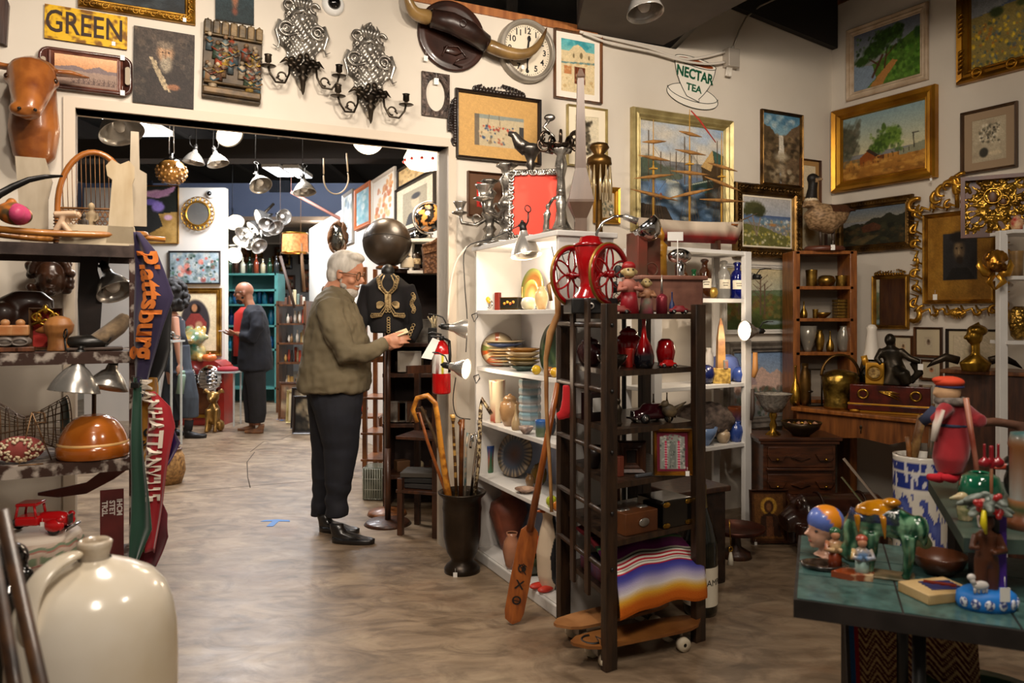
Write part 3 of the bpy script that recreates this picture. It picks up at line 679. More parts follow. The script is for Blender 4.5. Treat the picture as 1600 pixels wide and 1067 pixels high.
framed('small_print','small upright print with tan mount beside the goose head','framed print',W1,(1247,1279,250,318),.012,BRNW,p,.035,'a8804a')
p=Pic(20,30,'b8ac90',19).blob(.5,.6,.25,.3,'8a6a3a',.6,.2)
framed('small_print','pale print of a gourd shape hanging behind the goose','framed print',W1,(1240,1288,318,392),.014,BRNW,p,.02,'c8bca4')
# cypress coast
p=Pic(110,96,seed=20).grad('b8b4b0','a8b0bc',0,.4).grad('4a5e88','7a90a0',.36,.52).dabs(70,.35,1,.42,.68,.035,['d8dcd8','8aa0a8','5a7a88','b8a078'],.7).poly([(0,.55),(.4,.6),(.6,.68),(1,.8),(1,1),(0,1)],'6a6a3a',.02).dabs(120,0,1,.7,1,.03,['8a8a44','c8b85a','d8d0b0','5a5a30','a89848'],.7)
p.line(.28,.78,.2,.4,.018,'8a7a68').line(.28,.78,.36,.42,.018,'8a7a68').line(.3,.78,.1,.45,.012,'7a6a58').blob(.22,.22,.24,.16,'4a4a2c',.35,.2).blob(.32,.3,.18,.12,'3a3c24',.35,.2).blob(.1,.3,.14,.1,'44462a',.35,.2).blob(.62,.55,.1,.05,'a87a4a',.6,.2).nois(.07)
framed('coastal_painting','painting of windswept trees above surf in a heavy carved bronze frame','painting',W1,(1143,1247,290,405),.085,BRONZE,p,d=.05,orn=lambda m,w_,h_,fw,d: scroll_orn(m,w_,h_,fw,d,16),matw=.012,matc='e8dcc4')
p=Pic(110,110,seed=21).grad('c8b890','b8b8a0',0,.35).poly([(0,.38),(1,.34),(1,.5),(0,.5)],'6a7a5a').grad('6a6a3c','3a4a28',.45,1).dabs(100,0,1,.45,.8,.05,['7a5a30','5a6a34','8a7a44','4a5a2c'],.6)
for x,h in ((.55,.1),(.62,.25),(.2,.3),(.35,.35)):
    p.line(x,.75,x,h,.014,'6a5444')
    for k in range(6): p.line(x,h+.1+k*.06,x+(-1)**k*.12,h+k*.05,.007,'6a5444')
p.blob(.75,.88,.2,.05,'8a9a9a',.5).nois(.08)
framed('autumn_painting','painting of bare autumn trees in a white frame behind the clamp lamp','painting',W1,(1128,1233,413,522),.035,mat('d8d4cc',.5),p,d=.03)
p=Pic(90,90,seed=22).grad('7a94b8','a8b8cc',0,.4).poly([(0,.42),(.12,.3),(.2,.36),(.3,.2),(.4,.32),(.55,.22),(.7,.34),(.85,.26),(1,.38),(1,.6),(0,.6)],'d8b8a8',.02).poly([(.3,.2),(.4,.32),(.45,.5),(.3,.5)],'a08a90',al=.7).dabs(90,0,1,.55,1,.05,['4a5a4a','7a5a4a','5a6a5a','8a8478','38463a'],.7).nois(.07)
framed('mountain_painting','painting of snowy mountain peaks in a worn grey carved frame','painting',W1,(1130,1236,533,668),.085,mat('8a8278',.5,.2,'5a544c',12,.4),p,d=.05)
# ---- right wall
p=Pic(120,90,seed=30).grad('5c6270','8a8f94',0,.45).poly([(0,.65),(.3,.6),(.45,.55),(.6,.4),(.8,.3),(1,.2),(1,1),(0,1)],'4a6a24',.01).dabs(120,.45,1,.4,.95,.04,['3a6a1c','5a8a2c','2a4a14','6a9a34'],.6).poly([(.25,.98),(.4,.8),(.6,.62),(.68,.66),(.5,.9),(.45,1)],'a8743c',.02).poly([(0,.55),(.3,.62),(.35,.85),(.2,1),(0,1)],'7a8a9a',.01)
p.line(.3,.82,.45,.5,.03,'4a2c1c').line(.48,.72,.52,.4,.02,'4a2c1c').line(.4,.65,.25,.5,.018,'4a2c1c').line(.5,.55,.65,.38,.015,'5a3420')
for a in ((.3,.38,.2,.16),(.5,.2,.2,.16),(.66,.16,.12,.14),(.14,.5,.13,.1),(.42,.3,.16,.12)): p.blob(*a,'2c4418',.35,.25)
p.dabs(120,.05,.75,.06,.5,.03,['3a5a20','1c3010','4a6e2c','24381a'],.6).blob(.95,.3,.06,.12,'2c4a20',.4,.2).nois(.06)
framed('hillside_painting','painting of leaning trees on a green hillside in a pale whitewashed frame','painting',W2,(1325,1452,27,143),.06,mat('c9b49a',.6,0,'a88e70',9,.2),p)
p=Pic(130,92,seed=31).grad('7f9aa0','c8c09a',0,.62).grad('b8803a','8a5a20',.68,1).poly([(.7,.68),(.85,.62),(1,.58),(1,.72),(.7,.74)],'8a8a70').blob(.08,.4,.14,.36,'4a4a3a',.4,.25).blob(.2,.15,.05,.12,'5a5a4a',.5,.3).dabs(50,0,.22,.2,.8,.04,['3f4034','5a5a48','6a6250'],.5)
p.blob(.5,.5,.13,.16,'4f6a24',.4,.25).blob(.63,.42,.12,.18,'5c7a2c',.4,.25).blob(.42,.56,.1,.1,'3c5420',.4,.2).blob(.52,.28,.03,.08,'4a6428',.4,.3).dabs(80,.36,.74,.3,.68,.03,['6a8a34','34501c','7a963e','2a3e18'],.6)
p.poly([(.22,.82),(.22,.68),(.32,.58),(.42,.68),(.43,.8)],'8a4a1c').poly([(.3,.58),(.34,.56),(.46,.68),(.42,.7)],'3a2a20').poly([(.44,.8),(.44,.7),(.52,.68),(.52,.78)],'6a3a1a').line(.86,.45,.87,.66,.012,'4a443a').line(.85,.45,.92,.45,.012,'3a342c')
for k in range(14): p.line(.03+k*.06,.86-k*.012,.03+k*.06,.8-k*.012,.007,'3a2c1c')
p.dabs(90,0,1,.74,1,.03,['c08a3c','a06a28','d09c4a','7a5424'],.6,2).nois(.05)
framed('farm_painting','painting of a barn, trees and windmill in a wide bright gold frame','painting',W2,(1305,1467,155,291),.085,mat('c08a28',.3,.75,'8a5a14',4,.1),p,d=.06,tagp=(.96,-1.05))
p=Pic(100,90,seed=32).grad('6a6e78','8a8c8c',0,.4).poly([(0,.42),(.3,.38),(1,.12),(1,.4),(0,.46)],'5a6478').poly([(0,.42),(.5,.36),(1,.2),(1,1),(0,1)],'8a7a44',.01).blob(.3,.42,.09,.07,'3a4424',.4,.2).blob(.6,.4,.1,.05,'4a522c',.4,.2).dabs(260,0,1,.5,1,.022,['c9a01c','d8b02c','4a5a5a','5a6468','a86a28','3f4a34','e0bc34'],.8).nois(.08)
def swirl(m,w_,h_,fw,d):
    for s in (-1,1):
        for q in (-1,0,1):
            z=q*h_*.33
            for k in range(5): m.tube([(s*(w_/2-fw*.3),-d,z+k*.03-.06),(s*(w_/2-fw*.5),-d*1.25,z+k*.03-.045),(s*(w_/2-fw*.75),-d,z+k*.03-.03)],[.004,.012,.004],6)
    for q in (-1,0,1): m.torus((q*w_*.3,-d,-h_/2+fw*.5),.03,.008,14,6);m.ell((q*w_*.3,-d,-h_/2+fw*.5),(.03,.012,.015))
framed('meadow_painting','wildflower meadow painting in a wide carved gold frame, cut by the right edge','painting',W2,(1500,1690,-70,112),.085,mat('b07c20',.32,.8,'7a5010',5,.1),p,d=.06,orn=swirl)
p=Pic(50,60,'b0a288',33).dabs(30,.1,.9,.1,.9,.1,['a09078','c0b498'],.5).dabs(110,.22,.8,.15,.6,.03,['e0d8c0','5a5444','d0c4a8','2e2a24','7a7460'],.8).blob(.35,.78,.15,.13,'3a3830',.3).blob(.68,.82,.22,.07,'c8b898',.4).nois(.06)
framed('flower_study','square framed study of white flowers in a dark pot, tan mount','framed picture',W2,(1504,1592,168,268),.02,wood('5a4028','3a2818'),p,.05,'9c8468',tagp=None)
p=Pic(100,80,seed=34).grad('5a6674','8a8474',0,.35).poly([(.0,.5),(.2,.4),(.35,.42),(.5,.28),(.62,.3),(.75,.18),(.85,.3),(1,.22),(1,1),(0,1)],'2a2a1e',.02).dabs(110,0,1,.45,1,.06,['3a3a26','22221a','4a3a22','5a4428','1c1c16'],.6).poly([(.3,.5),(.5,.4),(.62,.5),(.6,.62),(.34,.66)],'5c3220',al=.7).poly([(.1,.9),(.4,.74),(.6,.76),(.3,1)],'6a5a3a',al=.5).nois(.08)
framed('dusk_painting','dark landscape painting in a bronze frame right of the goose','painting',W2,(1309,1429,312,394),.06,BRONZE,p,d=.04,orn=lambda m,w_,h_,fw,d: scroll_orn(m,w_,h_,fw,d,26,.008))
# small mirror with crest
c,w_,h_=W2.rect(1365,1422,430,514,.004)
t=thing('gilt_mirror','small upright gilt mirror with leafy crest on the right wall','mirror',c,W2.rz)
m=M();frame_ring(m,w_,h_,.028,.025);m.done('frame',GOLD,t)
m=M();m.box((0,-.004,0),(w_-.05,.004,h_-.05));m.done('glass',mat('cfcfcf',.03,1),t)
m=M()
for i in range(11): u=(i-5)/5;m.torus((u*w_*.38,-.015,h_/2+.012+.022*(1-u*u)),.012,.005,10,5,a0=i);m.ell((u*w_*.35,-.018,h_/2+.008),(.012,.008,.01),6,5)
m.done('crest',GOLD,t)
# large pierced gilt frame
c,w_,h_=W2.rect(1447,1560,330,475,.02)
t=thing('rococo_frame','large pierced gilded scrollwork frame holding a dark head portrait','framed picture',c,W2.rz)
p=Pic(70,84,'8a5f1c',seed=35).dabs(50,0,1,0,1,.1,['9a6c22','7c5418','a87a2c'],.4).poly([(.26,.22),(.78,.22),(.78,.76),(.26,.76)],'2c2a2a').poly([(.3,.76),(.4,.62),(.64,.62),(.76,.76)],'1f1d1c').blob(.51,.42,.11,.15,'5a4a38',.4).blob(.49,.4,.07,.1,'7f6a4e',.5).blob(.5,.26,.16,.08,'1c1816',.4).blob(.52,.53,.07,.06,'2a211a',.5).blob(.47,.39,.02,.012,'1c1816').blob(.55,.39,.02,.012,'1c1816').line(.51,.4,.505,.46,.01,'9c8662').nois(.08)
m=M();frame_ring(m,w_,h_,.03,.03);m.box((0,0,0),(w_-.02,.006,h_-.02));m.done('frame',GOLD,t);p.mesh(w_-.056,h_-.056,'canvas',t,loc=(0,-.008,0))
m=M();rr=random.Random(8)
def acan(m,x,z,a,L_,w0=.02):
    pts=[]
    for i in range(9): q=i/8;r_=L_*(1-q*.75);ang=a+q*4.2;pts.append((x+r_*.5*cos(ang),-.02-.02*sin(q*3),z+r_*.5*sin(ang)))
    m.tube(pts,[w0*(.4+.6*sin(min(1,i/8+.15)*3.0)) for i in range(9)],7,flat=(1,.8))
hw,hh=w_/2,h_/2
for s in (-1,1):
    for i in range(7): z=-hh+i*2*hh/6;acan(m,s*(hw+.05),z,rr.random()*6,.085,.013);m.tube([(s*(hw+.01),-.01,z-.03),(s*(hw+.055),-.03,z),(s*(hw+.035),-.02,z+.06),(s*(hw+.09),-.02,z+.075)],[.006,.013,.01,.003],6)
    for i in range(6): x=-hw+i*2*hw/5;acan(m,x,s*(hh+.045),rr.random()*6,.075,.012);m.tube([(x-.03,-.01,s*(hh+.01)),(x,-.03,s*(hh+.05)),(x+.05,-.02,s*(hh+.03)),(x+.06,-.02,s*(hh+.08))],[.006,.012,.01,.003],6)
    acan(m,s*(hw+.05),hh+.06,1,.13,.02);acan(m,s*(hw+.05),-hh-.06,4,.13,.02)
for i in range(7): a=-.9+i*.3;m.tube([(0,-.02,-hh-.03),(.05*sin(a),-.045,-hh-.06),(.06*sin(a),-.02,-hh-.03-.07*cos(a))],[.006,.014,.004],6)
for s in (-1,1):
    for k in range(4): acan(m,s*(.03+.03*k),hh+.19-.03*k,s*1.2+k,.12,.017)
m.ell((0,-.03,hh+.15),(.03,.02,.05));m.tube([(0,-.02,hh+.02),(0,-.03,hh+.2)],.014,8)
m.done('scrollwork',GOLDB,t);price_tag(t,(-w_*.33,-.01,-h_*.42),.03)
# little frames low on the right wall
for i,(bx,lab,fm,pc) in enumerate([((1398,1428,524,560),'small square framed miniature behind the bronze sculpture',BRNW,'b8926a'),((1431,1474,511,558),'small brown frame with a tiny portrait sketch and wide mount',BRNW,'8a7460'),
    ((1440,1474,562,594),'small brown frame below the tiny portrait sketch',BRNW,'c07a50'),((1481,1566,514,592),'wide black frame on the right wall behind the brass bust',BLKW,'b8a888')]):
    p=Pic(26,30,'c4b498',40+i).blob(.5,.5,.28,.34,pc,.5).blob(.5,.4,.16,.18,'5a4838',.5,.2).nois(.06)
    framed('miniature_picture',lab,'framed print',W2,bx,.016,fm,p,.03 if i != 1 else .055,'c8b898')
# icon with embossed metal cover, hung on the white rack at the right
c=P(1556,323,4.38);w_,h_=.345,.35
t=thing('embossed_icon','square wooden case with embossed brass relief of mother and child','icon',c,-.42,rot=(0,0,-.55))
m=M();frame_ring(m,w_,h_,.022,.05,[(0,0),(0,1),(1,1),(1,0)]);m.box((0,-.005,0),(w_-.02,.01,h_-.02));m.done('case',mat('5a2a18',.4,0,'3a1a10',8),t)
def rf(u,v):
    x,z=(u-.5)*(w_-.04),(v-.5)*(h_-.04);r_=hypot(x+.0,(z-.02)*.8);a=math.atan2(z-.02,x)
    y=-.012-.008*math.exp(-((r_-.06)/.03)**2)-.003*sin(a*24)*math.exp(-((r_-.12)/.02)**2)-.012*noi(x,z,22)-.006*noi(x,z,60)
    return (x,y,z)
m=M();m.grid(rf,80,80);m.done('metal_cover',mat('b88c34',.26,.85,'6a4c18',14,.2),t)
m=M();m.k=0;m.ell((-.015,-.022,.055),(.022,.008,.032));m.ell((.035,-.022,.025),(.016,.008,.02));m.done('faces',mat('5a3a24',.5),t)
m=M();m.torus((-.015,-.026,.06),.042,.007,24,6);m.torus((.037,-.026,.03),.027,.005,20,6);m.done('halo',BRASS,t);price_tag(t,(.13,-.03,-.13),.028)

# ================================================================ left shelving and what stands on it
class Line(Wall): pass
WL=Wall((-1.475,3.0),W1.d)
def onl(wl,px,z,back=0.):
    q=wl.p - wl.n*back;w_=Wall(q,wl.d);return w_.at(w_.t(px),z)
RUST=mat('8a7a70',.5,.5,'3a2520',14,.2);TAN=mat('c9904a',.45,0,'a06c2c',8,.1,.2);DRIFT=mat('b5a894',.8,0,'948772',9,.2,sc=(1,1,.3))
ZT,Z2,Z3,Z4=1.672,1.262,.845,.40
t=thing('metal_shelving','rusty white metal shelving at the left edge loaded with curios','shelving',(WL.p.x,WL.p.y,0),W1.rz)
for x,y in ((0,0),(0,.42),(-1.1,0),(-1.1,.42)):
    m=M();m.box((x,y+.004,.85),(.035,.004,1.65));m.box((x-.016,y+.02,.85),(.004,.035,1.65));m.box((x,y,.07),(.036,.03,.14));m.done('post',mat('b9aca0',.5,.4,'4a3028',18,.2,cut=(.42,.5)),t)
for z in (ZT,Z2,Z3,Z4):
    m=M();m.box((-.55,.21,z-.008),(1.1,.42,.01));m.box((-.55,.0,z-.026),(1.1,.012,.045));m.box((-.55,.42,z-.026),(1.1,.012,.045))
    m.done('shelf',mat('2e2320',.5,.4,'5a4a44',10,.2) if z == ZT else mat('b5a99e',.5,.3,'3f2a22',16,.2,cut=(.4,.5)),t)
def L(px,z,back=.1): return onl(WL,px,z,back)
# bull head on the wall
def vox_head():
    t=thing('carved_bull_head','carved wooden bull head mounted at the upper left of the wall','carving',W1.at(W1.t(57),W1.Z(59,178),.0),W1.rz)
    m=M()
    m.loft([(0,-.10,-.26,.05,.05),(0,-.09,-.22,.085,.07),(0,-.10,-.10,.105,.09),(0,-.10,0,.095,.09),(0,-.09,.10,.09,.09),(0,-.08,.16,.05,.06)],20)
    m.tube([(0,-.12,.17),(0,-.19,.12),(0,-.27,.02),(0,-.32,-.05),(0,-.335,-.08)],[.07,.10,.075,.055,.045],16)
    m.ell((0,-.15,.17),(.095,.07,.05));m.ell((-.02,-.33,-.06),(.055,.04,.035))
    for s in (-1,1): m.ell((s*.08,-.2,.10),(.03,.035,.022))
    for s in (-1,1): m.tube([(s*.07,-.12,.17),(s*.15,-.12,.175),(s*.23,-.12,.165+.02*(s < 0))],[.03,.032,.008],10,flat=(.45,1.2))
    m.done('head',mat('a4632c',.32,0,'6a3414',7,.25,.4),t,vox=.008)
    for s in (-1,1):
        m=M();m.ell((s*.092,-.225,.105),(.012,.01,.012));m.done('eye',mat('2a160a',.2),t)
    m=M();m.tube([(-.03,-.375,-.065),(-.028,-.378,-.07)],.008,6);m.tube([(.03,-.373,-.065),(.028,-.376,-.07)],.008,6);m.done('nostrils',BLACK,t)
    return t
vox_head()
# jug in the foreground
jy=1.62;jr=120*U(jy)
t=thing('stoneware_jug','large cream stoneware jug with strap handle at the lower left corner','jug',G(148,jy,.30))
top=EYE-(876-HY)*U(jy)-.30
m=M();m.lathe([(.002,0),(jr*.93,0),(jr*.98,.02),(jr,.1),(jr,top-.20),(jr*.985,top-.145),(jr*.94,top-.10),(jr*.85,top-.062),(jr*.7,top-.034),(jr*.46,top-.012),(jr*.28,top),(jr*.2,top+.006)],64)
m.done('body',mat('e4dccd',.2,0,'d2c2a4',3,.02,.4),t)
m=M();m.lathe([(jr*.2,top-.01),(jr*.17,top+.012),(jr*.2,top+.03),(jr*.21,top+.04),(jr*.17,top+.045),(jr*.15,top+.035),(jr*.14,top-.04)],28);m.done('neck',mat('e0d6c4',.2,0,'9a8468',9,.05,.4),t)
m=M();m.tube([(-.005,-.035,top+.028),(-.03,-.07,top+.026),(-.052,-.115,top-.0),(-.058,-.14,top-.055),(-.05,-.142,top-.105),(-.045,-.128,top-.15),(-.045,-.12,top-.165)],[.016,.02,.022,.022,.021,.021,.014],14,flat=(.55,1.25));o=m.done('handle',mat('e2d9c9',.2,0,'bca886',5,.02,.4),t);o.modifiers.new('s','SUBSURF').render_levels=2
t=thing('wooden_crate','low wooden crate under the cream jug, below the photo edge','crate',G(148,jy,0))
for i in range(4): m=M();m.box((0,(-.17 if i < 2 else .17),.07+.13*(i % 2)),(.38,.015,.11));m.done('slat',wood(),t)
for i in range(4): m=M();m.box(((-.18,.18)[i % 2],(-.155,.155)[i//2],.14),(.02,.02,.28));m.done('post',wood(),t)
m=M();m.box((0,0,.29),(.38,.36,.02));m.done('lid',wood(),t)
# easel legs and shiny black figurine at the left edge
t=thing('wooden_easel','dark wooden easel legs leaning at the bottom left corner','easel',G(30,1.25,0))
b0=G(30,1.25,0)
for k,(a,b_) in enumerate((((2,800),(68,1090)),((-14,850),(26,1090)))):
    p0,p1=P(*a,1.2),P(*b_,1.1);dn=(p1-p0);p1=p0+dn*(p0.z/-dn.z);m=M();m.tube([p0-b0,p1-b0],.013,4,up=(0,1,0));m.done('leg',wood('4a2f18','20120a'),t)
t=thing('black_figurine','glossy black ceramic figure cut by the left edge behind the jug','figurine',G(14,1.9,.28))
m=M();q=(EYE-(872-HY)*U(1.9)-.28)
m.loft([(0,0,0,.05,.05),(0,0,.2,.06,.05),(0,0,q-.08,.05,.05),(0,0,q-.05,.03,.03)],12);m.ell((.0,0,q),(.045,.045,.04));m.ell((.04,0,q-.04),(.02,.02,.02));m.done('body',BLKG,t,vox=.007)
m=M();m.box((0,0,.135),(.3,.3,.27),bev=.01);one('wooden_stool','small dark stool under the glossy black figure','stool',m,wood(),G(14,1.9,0))
# snowshoe lying flat and snowshoe standing up
def lattice(m,poly_in,step,r,ax,y=0.):
    pass
t=thing('snowshoe','flat bentwood snowshoe lying across the top metal shelf','snowshoe',L(85,ZT+.05,.18),W1.rz+.05)
m=M();pts=arc(lambda a: (.31*cos(a)*(1.05 if cos(a) > 0 else 1),.13*sin(a)*(1-.25*cos(a)),.012*cos(2*a)),40,0,2*pi*39/40);m.tube(pts,.013,8,closed=True);m.done('rim',mat('b8782c',.35,0,'8a541c',6,.1,.3),t)
for k,(dx,dy) in enumerate(((1,.6),(1,-.6),(0,1))):
    m=M()
    for i in range(-11,12):
        o_=i*.03;
        if dx: 
            q=[(x,dy*x+o_) for x in (-.3+.02*j for j in range(31)) if ((x/.31)**2+((dy*x+o_)/.125)**2) < .98]
        else: q=[(o_,-.125*math.sqrt(max(0,1-(o_/.31)**2))),(o_,.125*math.sqrt(max(0,1-(o_/.31)**2)))] if abs(o_) < .3 else []
        if len(q) > 1: m.tube([(*q[0],0),(*q[-1],.004*k)],.0016,4)
    m.done('lacing',mat('5a3a20',.6),t)
m=M();m.tube([(.30,0,.0),(.40,.0,-.006)],.022,8,flat=(.5,1));m.done('tail',mat('b8782c',.35,0,'8a541c',6,.1,.3),t)
c=L(148,ZT,.30);cx=c.x
t=thing('snowshoe','upright snowshoe with tall arched rim and woven net standing on the top shelf','snowshoe',c,W1.rz)
k=U(c.y);w_=50*k;hh=152*k
m=M();pts=[(-w_,0,.0),(-w_,0,hh*.35)]+[(-w_*cos(a),0,hh*.42+(hh*.58)*sin(a)) for a in [pi*i/20 for i in range(21)]]+[(w_,0,hh*.35),(w_,0,0)]
m.tube(pts,.012,8);m.done('rim',mat('b8702c',.3,0,'8f5420',6,.1,.4),t)
m=M()
for s in (-1,1):
    for i in range(11): m.torus((s*w_,0,.01+i*.013),.0135,.003,12,5,rot=R90X)
m.done('wrapping',mat('4a2f1a',.6),t)
m=M()
for i in range(-7,8): m.tube([(i*w_/8,.002,hh*.42+(hh*.55)*math.sqrt(1-(i/8.)**2)),(i*w_/8+.004,0,hh*.40)],.0015,4)
m.tube([(-w_,0,hh*.41),(w_,0,hh*.43)],.005,6)
for i in range(8): m.tube([(-w_,0,hh*(.39-.05*i)),(w_,0,hh*(.39-.05*i))],.0022,4)
for i in range(-12,13):
    for dr in (-1,1):
        x0=i*w_/7;x1=x0+dr*hh*.24;z0,z1=hh*.40,0.
        if x0 < -w_ or x0 > w_: continue
        if abs(x1) > w_: z1=z0*(1-abs((math.copysign(w_,x1)-x0)/(x1-x0)));x1=math.copysign(w_,x1)
        m.tube([(x0,0,z0),(x1,0,z1)],.0022,4)
m.done('netting',mat('8a5c2c',.6,0,'5a3a1c',20),t)
# driftwood pieces
def slab(name,label,px0,px1,py0,z,back,th=.02,pts=None,mt=DRIFT,lean=0,cat='wood carving',grp=None):
    c=L((px0+px1)/2,z,back);k=U(c.y);w_=(px1-px0)*k;h_=EYE-(py0-HY)*k-z
    pts=pts or [(-.5,0),(.5,0),(.45,1),(-.45,1)]
    m=M();m.prism([(x*w_,zz*h_) for x,zz in pts],th);return one(name,label,cat,m,mt,c,W1.rz,rot=(lean,0,W1.rz),group=grp)
slab('wooden_plank','pale worn plank with angled top standing under the bull head',28,78,246,ZT,.36,.025,[(-.35,0),(.38,0),(.38,.55),(.5,.75),(.3,1),(-.5,1),(-.42,.6)])
slab('wooden_post','weathered whitewashed post with a scrolled round top at the shelf corner',168,208,250,ZT+.013,.09,.03,[(-.5,0),(.5,0),(.42,.72),(.5,.8),(.5,.93),(.3,1),(0,.95),(-.3,1),(-.5,.92),(-.45,.8),(-.28,.76),(-.42,.2)],mat('c4b498',.8,0,'a08a68',9,.2,sc=(1,1,.3)))
slab('wooden_board','whitewashed flat base board under the scrolled post',100,210,352,ZT,.09,.05,None,mat('c4b498',.8))
slab('driftwood_strip','long grey wooden strip with a narrow upper neck beside the snowshoe',203,228,206,ZT,.22,.012,[(-.5,.2),(.5,.2),(.5,.65),(.1,.68),(.05,1),(-.4,1),(-.45,.68),(-.5,.6),(-.4,.2),(-.1,0),(.1,0)][0:9])
m=M();pts=[L(-20,1.96,.02),L(0,1.99,.02),L(25,2.01,.04),L(50,2.03,.06),L(75,2.04,.08),L(100,2.038,.1)]
kk=[P(-20,318,2.82),P(0,303,2.85),P(20,292,2.88),P(45,281,2.9),P(70,276,2.94),P(98,275,2.98)]
m.tube(kk,[.014,.014,.013,.011,.009,.004],8,flat=(1,.35),up=(0,0,1));m.cyl(kk[0],P(-20,378,2.82),.004)
one('curved_blade','long black curved blade sticking out over the top shelf at far left','blade',m,mat('1c1a1a',.3,.6))
def figure_cut(name,label,c,h,mt,lean=0,grp=None,pose=0):
    """small standing figure, one mesh"""
    t_=M();t_.loft([(0,0,0,h*.16,h*.12),(0,0,h*.3,h*.13,h*.1),(0,0,h*.5,h*.11,h*.09),(0,0,h*.68,h*.15,h*.09),(0,0,h*.76,h*.06,h*.05)],12);t_.ell((0,0,h*.87),(h*.085,h*.09,h*.12))
    for s in (-1,1): t_.tube([(s*h*.14,0,h*.7),(s*h*.2,-h*.04,h*.52),(s*h*(.12-.06*pose),-h*.12,h*(.45+.1*pose))],[h*.05,h*.045,h*.035],8)
    return one(name,label,'figurine',t_,mt,c,vox=max(.0035,h*.03),sm=2,group=grp)
figure_cut('carved_figure','small seated pale figure in the net of the upright snowshoe',L(143,ZT+.035,.2),.15,mat('c9b089',.6,0,'5a4a3a',9,.2))
figure_cut('carved_figure','small dark carved figure at the foot of the upright snowshoe',L(131,ZT+.035,.15),.10,mat('4a4038',.5,0,'2a2420',9))
for i,(px,py,rot_) in enumerate(((106,345,.3),(98,346,-.1))):
    c=L(px,ZT+.03,.12-.04*i);m=M();s_=.06
    m.tube([(-s_*.6,0,0),(-s_*.1,0,s_*.9),(s_*.1,0,s_*1.5)],[.012,.012,.01],8);m.tube([(s_*.6,0,0),(0,0,s_*.8)],.012,8);m.tube([(-s_*.5,0,s_*1.4),(s_*.8,0,s_*1.5)],.013,8)
    one('puzzle_figure',['cream cut wooden running figure beside the driftwood post','cream cut wooden crossed figure at the front of the top shelf'][i],'figurine',m,mat('c8a98a',.5),c,.3*i,vox=.004,sm=1)
# painted shell
m=M();m.ell((0,0,.035),(.065,.05,.042),20,14,ry=.2);m.ell((.03,-.03,.03),(.028,.03,.03));m.ell((-.01,0,.07),(.02,.02,.025))
one('painted_bird','small painted clay bird in orange and pink at the left of the top shelf','figurine',m,vcol(.4),L(22,ZT+.07,.05),vox=.004,col=lambda v: 'c24a70' and (H('b8446a') if v.x > .015 and v.y < -.0 else mix('b86a2c','5a4a34',noi(v.x,v.z,40)*2+.3)))
# ---- second shelf
def curl_head(c,h,label,mt,rz=0):
    m=M();m.ell((0,0,h*.5),(h*.3,h*.3,h*.42));m.tube([(0,-h*.26,h*.56),(0,-h*.36,h*.42)],[h*.03,h*.06],8);m.ell((0,-h*.28,h*.27),(h*.09,h*.06,h*.035));m.ell((0,-h*.22,h*.16),(h*.12,h*.1,h*.08))
    for s in (-1,1): m.ell((s*h*.12,-h*.25,h*.56),(h*.07,h*.04,h*.025))
    rr=random.Random(4)
    for i in range(34):
        a=rr.random()*pi-.0;z=rr.random()
        x=cos(a)*h*(.36+.06*z);y=sin(a)*h*.25-.02;m.ell((x,y,h*(.15+.7*z)),h*.09,8,6)
    for i in range(12): a=pi*i/11;m.ell((cos(a)*h*.34,-h*.14,h*.62+sin(a)*h*.32),h*.08,8,6)
    return one('portrait_carving',label,'carving',m,mt,c,rz,vox=h*.025,sm=2)
curl_head(W1.at(W1.t(82),W1.Z(82,470),.085),.215,'dark polished carved head with curly hair hung on the wall above the second shelf',mat('4a2c1a',.35,0,'24140c',10,.2,.3),W1.rz)
def bx(name,label,cat,px0,px1,py0,z,back,d,mt,rz=0,bev=.004,py1=None,grp=None,fn=L):
    c=fn((px0+px1)/2,z,back);k=U(c.y);h_=(EYE-(py0-HY)*k-z);w_=(px1-px0)*k
    m=M();m.box((0,0,h_/2),(w_,d,h_),bev=bev);return one(name,label,cat,m,mt,c,W1.rz+rz,group=grp)
c=L(73,Z2,.2);k=U(c.y);t=thing('shadow_box','red shadow box in a pale wooden frame with a gilt ornament on top','box',c,W1.rz)
m=M();frame_ring(m,.115,.165,.012,.05);m.box((0,0,0),(.11,.01,.16));m.done('frame',wood('8a6a4a','5a3f28'),t,(0,0,.0825));m=M();m.box((0,-.008,.0825),(.09,.01,.14));m.done('backing',mat('b8281c',.5),t)
m=M();m.torus((0,-.05,.13),.03,.007,16,6);m.torus((-.03,-.05,.13),.014,.006,12,6);m.torus((.03,-.05,.13),.014,.006,12,6);m.ell((0,-.05,.16),(.01,.01,.02));m.tube([(-.045,-.05,.1),(0,-.055,.12),(.045,-.05,.1)],.007,6);m.done('ornament',BRASS,t)
m=M();m.loft([(0,0,0,.045,.035),(0,0,.02,.04,.03),(-.005,0,.05,.035,.03),(0,0,.07,.05,.04),(0,0,.10,.055,.045),(0,0,.125,.04,.03),(0,0,.135,.01,.01)],16);m.tube([(-.03,0,.085),(-.07,-.005,.078),(-.09,-.005,.075)],[.022,.012,.003],8);m.ell((0,0,.1),(.05,.042,.032))
one('carved_duck_head','carved tan wooden duck head on the second shelf in front of the red box','carving',m,mat('a8703a',.5,0,'7c4c22',12,.3),L(92,Z2,.08),vox=.004)
